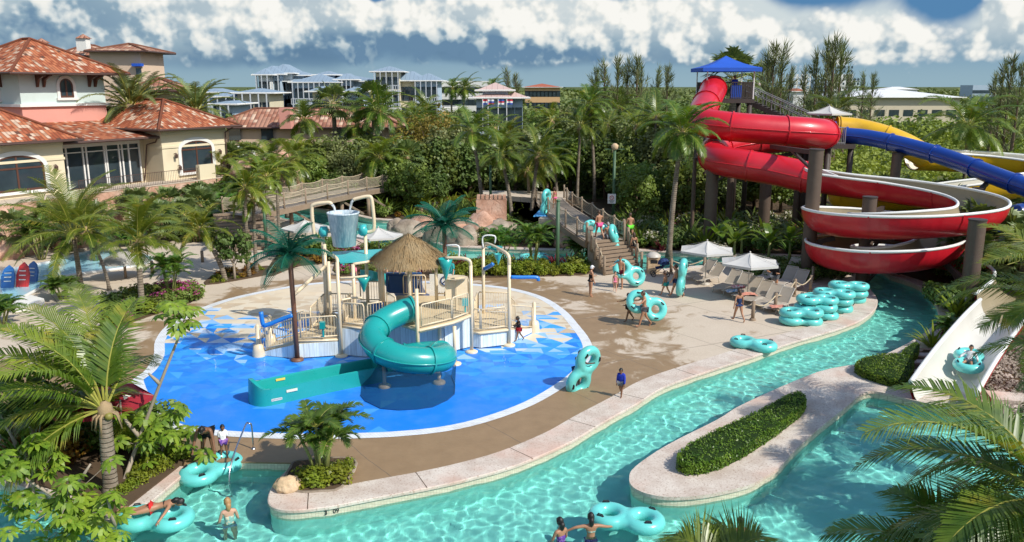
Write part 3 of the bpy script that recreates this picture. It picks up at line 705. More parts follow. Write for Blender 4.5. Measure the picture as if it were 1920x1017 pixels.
# open slide behind, and dark blue slide hood
def chute(pts, wd, h, m, name, par=None, th=.04, rim=None):
    q = MB(); P = smooth_line(pts, 5); w = wd/2
    q.sweep(P, [(-w-th, h), (-w, h), (-w*.96, h*.35), (-w*.75, .04), (0, 0), (w*.75, .04), (w*.96, h*.35), (w, h), (w+th, h), (w*.98+th, h*.3), (w*.75, -.03), (0, -.06), (-w*.75, -.03), (-w*.98-th, h*.3)], None, True)
    n = 14
    q.add(q.v[:n], [tuple(range(n))]); q.add(q.v[(len(P)-1)*n:len(P)*n], [tuple(range(n))[::-1]])
    return q.build(name, m, par or PS, 'auto')
chute([V3(-6.6, 36.9, 2.35), V3(-6.1, 37.6, 2.1), V3(-5.3, 38.4, 1.3), V3(-4.6, 39.2, .5), V3(-4.1, 39.8, .3)], .75, .42, M_TEAL_L, 'open_slide')
chute([V3(-4.9, 36.8, L3+.1), V3(-4.9, 37.6, 1.5), V3(-4.85, 39, .7), V3(-4.8, 40.2, .3)], 1.3, .55, M_NAVY, 'open_slide')
q = MB(); q.box((-4.9, 36.75, L3+.95), (1.5, .25, .12)); q.box((-5.65, 36.75, L3+.5), (.1, .3, 1.0)); q.box((-4.15, 36.75, L3+.5), (.1, .3, 1.0)); q.box((-4.9, 36.6, L3+.5), (1.3, .06, .8)); part('slide_hood', M_NAVY, q)

# ---- turquoise tube slide curling down in front
TS = thing('tube_slide', 'turquoise spiral tube slide with an open run-out trough on the splash pad', 'slide', (-4.6, 29.6, .008))
path = smooth_line([V3(-3.95, 32.0, 2.3), V3(-4.45, 31.75, 2.2), V3(-5.05, 31.2, 1.98), V3(-5.3, 30.4, 1.72), V3(-5.0, 29.65, 1.48), V3(-4.3, 29.2, 1.25), V3(-3.5, 29.2, 1.1), V3(-2.85, 29.6, .98), V3(-2.6, 30.3, .88), V3(-3.0, 30.95, .78), V3(-3.8, 31.0, .7), V3(-4.6, 30.75, .62), V3(-5.25, 30.45, .56)], 5)
q = MB(); q.tube(path, .5, 20, False); q.tube(path, .47, 20, False)
for f in (0, 12, 22, 33, 43, 52, len(path)-1):
    i = min(f, len(path)-1); a = path[max(i-1, 0)]; b_ = path[min(i+1, len(path)-1)]; t_ = (b_-a).normalized()*.035
    q.tube([path[i]-t_, path[i]+t_], .555, 20, True)
q.build('tube', M_TEAL, TS, 'auto')
q = MB()
rail = [p + Vector((0, 0, 0)) for p in path[:40]]
off = offset_line(rail, -.52); q.tube(off, .035, 5); q.build('seam_flange', M_TEAL, TS, True)
ro = [V3(-5.1, 30.5, .14), V3(-5.9, 30.05, .12), V3(-7.2, 29.2, .1), V3(-8.3, 28.4, .1), V3(-8.8, 28.05, .1)]
q = MB(); P = smooth_line(ro, 5); n = len(P)
for i, p in enumerate(P): p.z = .1
hw = .6
def rsec(p, h): return [(-hw-.05, 0), (-hw-.02, h), (-hw+.04, h+.02), (-hw+.1, h-.02), (-hw+.16, .22), (0, .16), (hw-.16, .22), (hw-.1, h-.02), (hw-.04, h+.02), (hw+.02, h), (hw+.05, 0)]
q.sweep([V3(p.x, p.y, 0) for p in P], rsec(0, .58))
# closed rounded end
e = P[-1]; d_ = (P[-1]-P[-2]); d_.z = 0; d_.normalize(); sd = V3(d_.y, -d_.x, 0); capl = []
for k, (o_, h_) in enumerate(rsec(0, .58)): capl.append(V3(e.x, e.y, 0)+sd*o_+V3(0, 0, h_))
arc = [(math.cos(a), math.sin(a)) for a in [math.pi*i/10 for i in range(11)]]
outer0 = [V3(e.x, e.y, 0) + sd*(-(hw+.05)*c) + d_*(.6*s_**.8 if s_ > 0 else 0) for c, s_ in arc]
outer1 = [p*1 + V3(0, 0, .58+.32*s_**2) for p, (c, s_) in zip([V3(e.x, e.y, 0) + sd*(-(hw+.02)*c) + d_*(.55*s_**.8 if s_ > 0 else 0) for c, s_ in arc], arc)]
inner1 = [p + V3(0, 0, .58+.32*s_**2) for p, (c, s_) in zip([V3(e.x, e.y, 0) + sd*(-(hw-.1)*c) + d_*(.4*s_**.8 if s_ > 0 else 0) for c, s_ in arc], arc)]
inner0 = [V3(e.x, e.y, .2) + sd*(-(hw-.16)*c) + d_*(.25*s_ if s_ > 0 else 0) for c, s_ in arc]
q.strip(outer0, outer1); q.strip(outer1, inner1); q.strip(inner1, inner0); q.add(inner0, [tuple(range(11))])
tr = q.build('trough', M_TEAL, TS, 'auto')
def sticker(mb, c, sx, sz, dirv, nrm):
    c = Vector(c); d2 = Vector(dirv).normalized(); nn = Vector(nrm); mb.quad(c-d2*sx-V3(0, 0, sz)+nn*.012, c+d2*sx-V3(0, 0, sz)+nn*.012, c+d2*sx+V3(0, 0, sz)+nn*.012, c-d2*sx+V3(0, 0, sz)+nn*.012)
dv_ = V3(-.83, -.555, 0); nv = V3(.555, -.83, 0)
def sidept(t, h): p = P[-1].lerp(P[4], t); return V3(p.x, p.y, 0) + nv*(hw+.045) + V3(0, 0, h)
q = MB(); sticker(q, sidept(.2, .42), .2, .05, dv_, nv); q.build('warning_sticker', mk('cream sticker', (.75, .72, .55), .5), tr)
q = MB(); sticker(q, sidept(.05, .2), .19, .045, dv_, nv); sl_ = q.build('rating_sticker', M_WHITE, tr)
q = MB()
for k in range(9): sticker(q, sidept(.05, .2)+dv_*(.16-.04*k)+nv*.004, .008, .03, dv_, nv)
q.build('barcode', M_BLACK, sl_)
q = MB(); c0 = P[-1].lerp(P[4], .19); cc = V3(c0.x, c0.y, 0) - nv*(hw-.13) + V3(0, 0, .5); sticker(q, cc, .17, .045, dv_, nv); q.build('warning_sticker', mk('yellow sticker', (.8, .6, .12), .5), tr)
for x, y, z in ((-4.75, 29.35, .95), (-2.75, 29.75, .55), (-3.55, 30.9, .4)):
    q = MB(); q.tube([(x, y, 0), (x, y, z)], .07, 10); q.lathe((x, y, 0), [(.24, 0), (.24, .08), (.18, .12), (.07, .14)], 14); q.build('support_post', M_BEIGE, TS, True)
ga = [G(x, y, .03) for x, y in ((676, 741), (685, 752), (714, 766), (747, 769), (783, 767), (811, 763), (839, 750), (852, 739), (853, 722), (846, 704))]
tp = [V3(-5.75, 30.1, .12), V3(-5.3, 29.7, .35), V3(-4.95, 29.3, .95), V3(-4.3, 28.85, .82), V3(-3.6, 28.8, .7), V3(-3.0, 29.1, .6), V3(-2.45, 29.5, .55), V3(-2.2, 30.0, .5), V3(-2.15, 30.4, .5), V3(-2.3, 30.9, .45)]
mid = [a.lerp(b_, .5)-V3(0, 0, .06) for a, b_ in zip(ga, tp)]
q = MB(); q.strip(ga, mid); q.strip(mid, tp); nt = q.build('safety_net', M_NET, TS, True)
q = MB(); q.tube(ga, .018, 4); q.build('net_rope', M_NAVY, nt)

# ---- sheet metal palms that spray
def fake_palm(base, top, lab, rot=0.0):
    o = thing('spray_palm', lab, 'artificial palm', base, 0, 'artificial palms on the splash pad'); b0 = Vector(base)
    q = MB(); q.lathe(b0, [(.26, 0), (.26, .08), (.12, .13)], 14); q.tube([b0, b0+V3(-.02, 0, top*.5), b0+V3(-.06, 0, top)], .1, 10); q.build('pole', M_BROWN, o, True)
    c = b0 + V3(-.06, 0, top); rr = random.Random(int(base[0]*10))
    for k in range(21):
        f = k/21; a = rot + k*2.39996; e0 = 1.35-1.5*f; L = rr.uniform(1.6, 2.0); droop = rr.uniform(.9, 1.25); q = MB(); p = Vector(c); N = 26; dh = V3(math.cos(a), math.sin(a), 0); s_ = V3(-math.sin(a), math.cos(a), 0); sp = [p.copy()]
        for i in range(N):
            e = e0-droop*((i+.5)/N)**1.2; tg = dh*math.cos(e)+V3(0, 0, math.sin(e)); nv_ = s_.cross(tg)*-1; w_ = .33*math.sin(math.pi*min(1, .2+.78*i/N))**.7+.04
            for sgn in (-1, 1):
                tp_ = p+s_*sgn*w_+tg*.2*w_/.4-nv_*-.0-V3(0, 0, w_*.35); q.add([p-tg*.02, p+tg*.026, tp_+tg*.012, tp_-tg*.012], [(0, 1, 2, 3)])
            p = p+tg*(L/N); sp.append(p.copy())
        q.tube(sp[::3], .03, 5); q.build('leaf', M_FAKE, o)
    q = MB(); q.sphere(c, .22, 10); q.build('hub', M_FAKE, o, True)
fake_palm((-8.78, 32.42, .008), 4.45, 'dark green metal spray palm on a brown pole beside the left ramp', .2)
fake_palm((-3.05, 37.6, .008), 4.75, 'dark green metal spray palm on a brown pole behind the thatched hut', .5)
# jets of water on the pad
def jet(px, py, h, lab, grp='thin water jets on the splash pad'):
    q = MB(); p = G(px, py, .01); r_ = random.Random(px)
    for k in range(26):
        a = r_.uniform(0, 6.3); s_ = r_.uniform(.02, .28)*h; t = r_.uniform(0, 1); z = h*(4*t*(1-t)) if k % 2 else h*t
        c = p + V3(math.cos(a)*s_*t, math.sin(a)*s_*t, z+.02); q.tube([c, c+V3(0, 0, .05*h)], .007, 3)
    o = q.build('water_jet', M_JET); tag(o, lab, 'water jet', grp, 'stuff')
jet(945, 690, 1.1, 'spreading white water jet on the blue pad near the lower deck'); jet(405, 698, .5, 'small white water jet on the blue pad near the palm shadow'); jet(497, 690, .6, 'thin water jet on the pad in front of the left ramp')
# ================================================================ WATER SLIDES
def flume_paint(name, c, dirt=.4):
    return mk(name, c, .36, .2, .7, .05, 6, coat=.3, dirt=dirt, dirtc=(c[0]*.45+.02, c[1]*.4+.01, c[2]*.4+.01))
M_RED = flume_paint('red gelcoat', (.58, .012, .025)); M_REDIN = mk('cream slide interior', (.32, .265, .165), .42, .14, .7, .05, 6, coat=.15, dirt=.3, dirtc=(.4, .33, .22))
M_YEL = flume_paint('yellow gelcoat', (.72, .42, .012)); M_BLU = flume_paint('deep blue gelcoat', (.008, .05, .30))
M_RIM = mk('white slide rim', (.80, .80, .76), .35, .06, 2, .04, 10)
M_WOOD = mk('dark brown steel column', (.105, .072, .052), .6, .25, 1.4, .25, 14, dirt=.35, dirtc=(.17, .13, .1))
M_DARK = mk('dark brown framework', (.05, .036, .03), .6, .2, 2, .1, 12)
M_CANVAS = mk('blue canvas', (.012, .09, .5), .7, .12, 1.5, .2, 12)
M_GREYM = mk('galvanised handrail', (.30, .30, .31), .45, .1, 3, .05, 20, metal=.6)

M_EXIT = mk('off white slide bed', (.64, .62, .56), .35, .1, .8, .05, 8, coat=.15, dirt=.25, dirtc=(.42, .4, .34))
def tubeslide(name, pts, r, m, par, ribs=3.2, n=22):
    P = smooth_line(pts, 6); q = MB(); q.tube(P, r, n, False); q.tube(P, r-.05, n, False)
    o = q.build(name, m, par, 'auto'); acc = 0; last = -9; f = MB()
    for i in range(1, len(P)-1):
        acc += (P[i]-P[i-1]).length
        if acc-last > ribs:
            last = acc; t = (P[i+1]-P[i-1]).normalized()*.035; fr = MB(); fr.tube([P[i]-t, P[i]+t], r+.075, n, True); fr.build('flange', m, par, 'auto')
    for sg in (1, -1):
        L = [p + Vector((0, 0, .02)) for p in offset_line(P, sg*(r+.02))]; f = MB(); f.tube(L, .04, 5); f.build('seam', m, par, True)
    return o
def flume(name, pts, w, h, mo, mi, par, bank=None, ribs=3.6, lean=.18):
    """open U channel: outside, inside, white lip. pts are floor centres; bank = inner-side drop"""
    P = smooth_line(pts, 6); m = len(P); K = 13
    def sec(hh, ww):
        out = []
        for k in range(K):
            a = math.pi*(k/(K-1)); c = -math.cos(a); s_ = 1-math.sin(a)
            out.append((c*ww*(1+lean*0), (s_**1.15)*hh))
        return out
    fr = []
    for i in range(m):
        t = P[min(i+1, m-1)]-P[max(i-1, 0)]; tz = Vector((t.x, t.y, 0)).normalized(); r_ = Vector((tz.y, -tz.x, 0))
        # banking follows the turn
        a = P[max(i-3, 0)]; c = P[min(i+3, m-1)]; d1 = P[i]-a; d2 = c-P[i]
        turn = 0 if d1.length < 1e-6 or d2.length < 1e-6 else math.atan2(d1.x*d2.y-d1.y*d2.x, d1.x*d2.x+d1.y*d2.y)
        fr.append((r_, turn))
    tn = [sum(fr[max(0, min(m-1, i+j))][1] for j in range(-5, 6))/11 for i in range(m)]
    def skin(hh, ww, dz):
        S_ = []
        for i in range(m):
            r_ = fr[i][0]; b = max(-.22, min(.22, tn[i]*.24)); row = []
            for o_, z_ in sec(hh, ww):
                row.append(P[i] + r_*(o_*math.cos(b)) + Vector((0, 0, z_+dz + o_*math.sin(b)*1.0)))
            S_.append(row)
        return S_
    out = skin(h, w/2+.05, -.05); inn = skin(h, w/2-.03, .03)
    q = MB()
    for i in range(m-1): q.strip(out[i], out[i+1])
    root = q.build(name, mo, par, True)
    q = MB()
    for i in range(m-1): q.strip(inn[i][::-1], inn[i+1][::-1])
    q.build('inner_surface', mi, root, True)
    q = MB()
    for s_ in (0, -1):
        L = [(out[i][s_]+inn[i][s_])/2 for i in range(m)]; q = MB(); q.tube(L, .085, 8); q.build('lip', M_RIM, root, True)
    f = MB(); acc = 0; last = 0
    for i in range(1, m-1):
        acc += (P[i]-P[i-1]).length
        if acc-last > ribs:
            last = acc; t = (P[i+1]-P[i-1]).normalized()*.04; cc = P[i]+Vector((0, 0, h*.5))
            a = [cc + (p-cc)*1.035 - t for p in out[i]]; b = [cc + (p-cc)*1.035 + t for p in out[i]]; f = MB(); f.strip(a, b); f.build('flange', mo, root, 'auto')
    return root

RS = thing('red_slide', 'long red water slide, tube at the top then an open spiral flume with cream inside', 'water slide', (20, 48, 0))
tubeslide('tube', [(15.7, 66.3, 10.75), (15.0, 64.3, 10.15), (14.1, 62.2, 9.4), (13.4, 60.2, 8.8), (13.5, 58.3, 8.45), (14.9, 57.2, 8.25), (17.6, 56.9, 8.05), (20.0, 57.0, 7.9), (21.6, 58.0, 7.7), (21.7, 60.0, 7.45), (20.2, 61.4, 7.2), (17.5, 61.5, 6.9), (15.2, 60.4, 6.65), (13.9, 58.2, 6.4), (13.9, 56.0, 6.1), (15.2, 54.7, 5.9), (17.2, 53.9, 5.6), (19.2, 52.6, 5.2)], .98, M_RED, RS)
FL = [(19.0, 52.7, 4.45), (20.8, 51.6, 4.25), (23.2, 50.4, 4.05), (25.0, 48.8, 3.85), (25.9, 47.0, 3.67), (25.7, 45.1, 3.52), (24.5, 43.7, 3.35), (21.9, 43.1, 3.2), (19.5, 43.6, 3.05), (18.0, 45.1, 2.9), (17.9, 47.2, 2.75), (19.4, 48.7, 2.45), (21.6, 48.7, 2.27), (23.4, 47.4, 2.07), (23.9, 45.6, 1.85), (22.8, 43.8, 1.6), (20.9, 43.0, 1.4), (18.9, 43.6, 1.18), (17.9, 45.2, 1.05), (18.2, 47.0, 0.95), (19.8, 48.3, 0.87), (22.2, 48.2, 0.83), (24.6, 46.6, 0.81), (25.8, 43.6, 0.81), (25.3, 40.4, 0.8), (23.6, 37.4, 0.82), (21.4, 34.8, .8)]
EX = [(21.4, 34.8, .8), (19.9, 33.1, .66), (18.4, 31.4, .42), (17.0, 29.8, .14), (15.9, 28.5, -.1), (15.0, 27.4, -.3)]
RSF = flume('flume', FL, 2.45, 1.25, M_RED, M_REDIN, RS)
flume('run_out_flume', EX, 2.05, 1.0, M_RED, M_EXIT, RS)
# twin white splitters where the tube opens
for a, b in (((18.3, 52.3, 5.9), (19.8, 51.0, 5.0)), ((18.9, 53.4, 6.0), (20.4, 52.2, 5.4))):
    q = MB(); q.beam(a, b, .16, .16); q.build('end_trim', M_RIM, RS)
# columns that carry it, each with its arm
def column(x, y, zt, lab, r=.4, arms=()):
    o = thing('slide_column', lab, 'column', (x, y, 0), 0, 'thick brown columns under the slides'); q = MB(); q.tube([(x, y, -.1), (x, y, zt)], r, 20); q.build('shaft', M_WOOD, o, 'auto')
    q = MB(); q.tube([(x, y, zt), (x, y, zt+.07)], r+.03, 20); q.build('cap', M_DARK, o, 'auto')
    for z, bx, by, bz in arms:
        q = MB(); q.beam((x, y, z), (bx, by, bz), .2, .26); q.beam((x, y, z-1.1), ((x+bx)/2, (y+by)/2, (z+bz)/2-.1), .14, .14); q.build('arm', M_DARK, o)
    return o
column(13.55, 56.3, 6.35, 'thick brown column below the lowest red tube, nearest the tall coconut palm', .42, [(5.6, 15.2, 54.9, 4.95)])
column(18.4, 60.2, 5.9, 'brown column between the red tubes, second from the tall coconut palm', .42, [(5.8, 20.5, 61.3, 6.1)])
column(17.3, 47.6, 7.4, 'tallest brown column, standing where the red tube becomes an open flume', .4, [(7.25, 17.3, 56.0, 7.0), (4.2, 19.2, 51.6, 4.1), (2.0, 18.6, 47.2, 2.4)])
column(19.9, 46.0, 4.9, 'brown column in the middle of the red spiral', .38, [(2.6, 20.4, 43.9, 2.9), (.9, 20.4, 43.6, 1.3), (4.0, 22.3, 49.6, 3.8)])
column(22.75, 40.2, 4.55, 'brown column beside the outer end of the red spiral', .4, [(3.2, 24.8, 44.0, 3.1), (1.3, 23.4, 44.6, 1.7)])
column(14.6, 61.0, 6.0, 'thin brown column in the shade behind the lowest red tube', .25); column(13.0, 59.4, 5.9, 'slim rusty pole beside the first column of the slide', .14); column(16.3, 62.0, 6.2, 'thin brown column under the rear red tube', .25)
column(21.7, 63, 6.7, 'brown column under the middle landing', .28)

# --- tower
TW = thing('slide_tower', 'tall dark slide tower with a bright blue canvas canopy and a stair', 'slide tower', (17.0, 67.5, 0))
tx0, tx1, ty0, ty1, tz = 15.0, 18.6, 65.6, 69.2, 9.95
q = MB(); q.box((16.8, 67.4, tz-.15), (3.8, 3.8, .3)); q.build('platform', M_DARK, TW)
for x in (tx0, tx1):
    for y in (ty0, ty1):
        q = MB(); q.tube([(x, y, tz), (x, y, 12.25)], .05, 6); q.build('canopy_pole', M_WHITE, TW)
        q = MB(); q.tube([(x*.9+1.68, y*.9+6.74, 0), (x*.9+1.68, y*.9+6.74, tz-.2)], .2, 10); q.build('leg', M_DARK, TW, True)
q = MB(); c = V3(16.8, 67.4, 13.25); e = [V3(14.55, 65.15, 12.3), V3(19.05, 65.15, 12.3), V3(19.05, 69.65, 12.3), V3(14.55, 69.65, 12.3)]
for i in range(4):
    a, b = e[i], e[(i+1) % 4]; N = 6
    for k in range(N):
        p0, p1 = a.lerp(b, k/N), a.lerp(b, (k+1)/N)
        for j in range(4):
            def sg(p, t): return p.lerp(c, t) - V3(0, 0, .13*math.sin(math.pi*t))
            q.quad(sg(p0, j/4), sg(p1, j/4), sg(p1, (j+1)/4), sg(p0, (j+1)/4))
        q.quad(p0-V3(0, 0, .28), p1-V3(0, 0, .28), p1, p0)
q.build('canopy', M_CANVAS, TW)
def bars(a, b, h, m, par, gap=.14, r=.02, name='railing'):
    a = Vector(a); b = Vector(b); q = MB(); n = max(2, int((b-a).length/gap)); up = Vector((0, 0, 1)); q.tube([a+up*h, b+up*h], r*1.8, 6); q.tube([a+up*.1, b+up*.1], r*1.3, 6)
    for i in range(n+1):
        p = a.lerp(b, i/n); q.tube([p, p+up*h], r if i not in (0, n) else r*1.8, 4, False)
    return q.build(name, m, par)
bars((tx0, ty1, tz), (tx1, ty1, tz), 1.25, M_DARK, TW); bars((tx0, ty0, tz), (tx0, ty1, tz), 1.25, M_DARK, TW); bars((tx1, ty0+.2, tz), (tx1, ty1, tz), 1.25, M_DARK, TW); bars((16.9, ty0, tz), (tx1, ty0, tz), 1.25, M_DARK, TW)
q = MB(); q.box((17.3, 65.75, tz+.55), (.85, .1, 1.0)); q.build('gate_panel', M_CANVAS, TW)
# stair from the tower to the middle landing
sa, sb = V3(18.6, 67.2, tz), V3(23.4, 64.6, 7.6); sd = (sb-sa); pn = V3(sd.y, -sd.x, 0).normalized()
q = MB(); N = 16
for i in range(N):
    p = sa+sd*((i+.5)/N); q.beam(p-pn*.55, p+pn*.55, .3, .05)
for s_ in (-1, 1): q.beam(sa+pn*s_*.6-V3(0, 0, .15), sb+pn*s_*.6-V3(0, 0, .15), .08, .35)
stt = q.build('stair', M_DARK, TW)
for s_ in (-1, 1):
    q = MB(); q.tube([sa+pn*s_*.6+V3(0, 0, 1.05), sb+pn*s_*.6+V3(0, 0, 1.05)], .035, 6); q.tube([sa+pn*s_*.6+V3(0, 0, .6), sb+pn*s_*.6+V3(0, 0, .6)], .03, 6)
    for i in range(9): p = sa+sd*(i/8)+pn*s_*.6; q.tube([p, p+V3(0, 0, 1.05)], .03, 5)
    q.build('handrail', M_GREYM, stt)
# middle landing
ML = thing('slide_landing', 'small dark landing with grey railing where the blue and yellow slides start', 'platform', (22.6, 60, 0))
q = MB(); q.box((22.75, 60.6, 6.85), (2.0, 5.2, .3)); q.build('platform', M_DARK, ML)
for x in (22.0, 23.6):
    for y in (58.4, 62.6):
        q = MB(); q.tube([(x, y, 0), (x, y, 6.7)], .2, 10); q.build('leg', M_DARK, ML, True)
bars((21.8, 58.05, 7.0), (23.0, 58.05, 7.0), 1.15, M_GREYM, ML, .11); bars((21.8, 58.05, 7.0), (21.8, 60.0, 7.0), 1.15, M_GREYM, ML); bars((23.7, 62, 7.0), (23.7, 63.1, 7.0), 1.15, M_GREYM, ML)
q = MB(); q.box((22.3, 59.4, 7.05), (.9, 1.6, .05)); q.build('mat', M_TEAL_L, ML)

# --- blue tube slide and yellow slide
BS = thing('blue_slide', 'deep blue closed tube slide running down behind the red spiral', 'water slide', (27, 54, 0))
tubeslide('tube', [(23.4, 59.3, 7.55), (24.6, 58.4, 7.45), (26.0, 56.9, 7.15), (27.4, 55.0, 6.7), (28.4, 52.8, 6.2), (28.9, 50.4, 5.75), (29.4, 48.0, 5.35), (30.4, 46.2, 4.9), (32.0, 45.6, 4.5), (32.9, 46.6, 4.2), (32.0, 48.0, 3.9), (29.6, 48.2, 3.7), (27.8, 47.6, 3.4), (27.4, 46.4, 3.1), (28.4, 45.6, 2.8), (30, 45.2, 2.5)], .55, M_BLU, BS, 3.0)
YS = thing('yellow_slide', 'yellow water slide with white inside looping behind the blue tube', 'water slide', (30, 56, 0))
tubeslide('tube', [(23.4, 60.9, 8.0), (25.0, 60.6, 7.85), (26.8, 59.5, 7.3), (28.2, 58.9, 6.6), (29.4, 59.2, 5.9)], .8, M_YEL, YS, 3.0)
M_YIN = mk('white slide interior', (.72, .68, .56), .4, .08, .8, .05, 6, dirt=.2, dirtc=(.45, .4, .3))
flume('flume', [(28.6, 59.6, 5.1), (31.0, 60.0, 5.0), (34.0, 59.6, 4.85), (36.3, 58.2, 4.65), (36.9, 56.0, 4.45), (35.4, 54.0, 4.25), (32.6, 53.3, 3.95), (29.5, 53.2, 3.6), (26.3, 53.3, 3.2), (23.6, 53.9, 2.95), (22.4, 55.6, 2.8), (23.6, 57.4, 2.6), (26.8, 57.6, 2.35), (30.0, 55.6, 1.8), (32.2, 53.0, 1.5), (32.6, 50.2, 1.2), (31.8, 47.6, .9)], 2.2, 1.35, M_YEL, M_YIN, YS)
column(25.9, 56.3, 6.5, 'dark column under the start of the blue tube', .32, [(6.4, 26.6, 56.2, 6.55)]); column(27.9, 49.6, 4.95, 'brown column under the bend of the blue tube', .34, [(4.8, 28.8, 50.4, 5.2)]); column(33.6, 57.2, 5.2, 'dark column inside the yellow loop', .34); column(24.6, 55.2, 3.9, 'dark column inside the lower yellow loop', .34); column(31.2, 51.6, 3.0, 'dark column under the yellow flume beside the palms', .3)
# ================================================================ BUILDINGS
def roof_material(name, c1, c2, c3, per=.3, row=.37):
    """clay pan tiles: colour per tile, ridged across the slope (axis = horizontal run along the eave)"""
    t = NT(name); uv = t.n('ShaderNodeUVMap'); x, y, z = t.xyz(uv.outputs[0])
    u = t.math('DIVIDE', x, per); v = t.math('DIVIDE', y, row); cu = t.math('FLOOR', u); cvv = t.math('FLOOR', v)
    c = t.n('ShaderNodeCombineXYZ'); t.set(c, 0, cu); t.set(c, 1, cvv); wn = t.n('ShaderNodeTexWhiteNoise'); t.l(c.outputs[0], wn.inputs[0])
    fu = t.math('SUBTRACT', t.math('FRACT', u), .5); rd = t.math('SUBTRACT', 1.0, t.math('MULTIPLY', t.math('MULTIPLY', fu, fu), 4.0)); fv = t.math('FRACT', v)
    col = t.ramp(wn.outputs[0], [(0, c1), (.28, c2), (.6, c3), (.7, (.60, .43, .31)), (.84, (.44, .25, .16)), (.94, (.13, .06, .04))], 'CONSTANT')
    n = t.noise(t.pos(), .7, 6, .7); col = t.mix(t.smap(n, .52, .72, 0, .55), col, rgb(.14, .085, .06))
    col = t.mix(t.smap(t.math('ABSOLUTE', fu), .36, .5, 0, .65), col, rgb(.07, .03, .02))
    h = t.math('ADD', t.math('MULTIPLY', rd, .7), t.math('MULTIPLY', fv, -.45))
    t.pbr(col, .85, t.bump(h, .9, .09), 0, .2); return t.m
M_TILE = roof_material('clay roof tiles', (.30, .085, .04), (.46, .16, .075), (.38, .115, .055))
M_TILE2 = roof_material('old clay roof tiles', (.30, .13, .085), (.42, .22, .15), (.36, .16, .1), .45, .7)
def metal_roof(name, c):
    t = NT(name); uv = t.n('ShaderNodeUVMap'); x, y, z = t.xyz(uv.outputs[0]); u = t.math('DIVIDE', x, .7); f = t.math('ABSOLUTE', t.math('SUBTRACT', t.math('FRACT', u), .5)); g = t.smap(f, .42, .5)
    col = t.mix(t.math('MULTIPLY', g, .5), t.mix(t.noise(t.pos(), .3, 4), mul(c, .85), mul(c, 1.12)), mul(c, .55)); t.pbr(col, .75, t.bump(g, .5, .05), 0, .2); return t.m
M_BLUEROOF = metal_roof('pale blue metal roof', (.24, .32, .40)); M_PINKROOF = metal_roof('pink shingle roof', (.55, .40, .36)); M_WROOF = metal_roof('white metal roof', (.72, .73, .74))
M_TRIM_F = mk('white flag pole', (.7, .7, .7), .5)
def stucco(name, c, dirt=.2): return mk(name, c, .85, .07, .6, .25, 12, spec=.2, dirt=dirt, dirtc=(c[0]*.6, c[1]*.55, c[2]*.5))
M_CREAM = stucco('cream stucco', (.70, .61, .43)); M_MINT = stucco('pale mint stucco', (.55, .64, .61)); M_PINK = stucco('salmon stucco', (.66, .31, .25)); M_PEACH = stucco('peach stucco', (.66, .5, .37))
M_TRIM = stucco('white stone trim', (.74, .73, .69), .12); M_BWALL = stucco('powder blue wall', (.40, .50, .60)); M_YWALL = stucco('pale yellow wall', (.66, .6, .44)); M_LWHITE = stucco('white wall', (.70, .70, .68))
M_FRAME = mk('dark brown window frame', (.10, .04, .025), .45, .15, 3, .1, 20)
def glass_material():
    t = NT('dark window glass'); n = t.noise(t.pos(), .8, 3); t.pbr(t.mix(n, rgb(.012, .02, .028), rgb(.05, .075, .09)), .06, None, 0, .9); return t.m
M_GLASS = glass_material()
M_GUTTER = mk('brown gutter', (.085, .045, .035), .5, .1, 2, .05, 10)

class Frame:
    """local axes of a facade: s along, n out, z up"""
    def __init__(s, ox, oy, ux, uy, k=1.0):
        s.k = k; s.o = Vector((ox, oy, 0)); s.u = Vector((ux, uy, 0)).normalized(); s.n = Vector((s.u.y, -s.u.x, 0))
    def __call__(s, a, n, z): return s.o + (s.u*a + s.n*n)*s.k + Vector((0, 0, CAMH+(z-CAMH)*s.k))
def fbox(q, F, s0, s1, n0, n1, z0, z1):
    return q.hexa([F(s0, n1, z0), F(s1, n1, z0), F(s1, n0, z0), F(s0, n0, z0), F(s0, n1, z1), F(s1, n1, z1), F(s1, n0, z1), F(s0, n0, z1)])
def slopes(name, faces, mats, par, th=.14):
    """roof slopes given as corner lists, eave edge first; uv runs along the eave / up the slope in metres"""
    q = MB(); uvs = []
    for f in faces:
        f = [Vector(p) for p in f]; e = (f[1]-f[0]).normalized(); nrm = e.cross(f[2]-f[0]).normalized(); up = nrm.cross(e)
        if nrm.z < 0: nrm = -nrm
        if up.z < 0: up = -up
        q.add(f, [tuple(range(len(f)))]); uvs += [((p-f[0]).dot(e), (p-f[0]).dot(up)) for p in f]
    o = q.build(name, mats, par); me = o.data; lay = me.uv_layers.new(name='UVMap')
    for li, l in enumerate(me.loops): lay.data[li].uv = uvs[l.vertex_index]
    return o
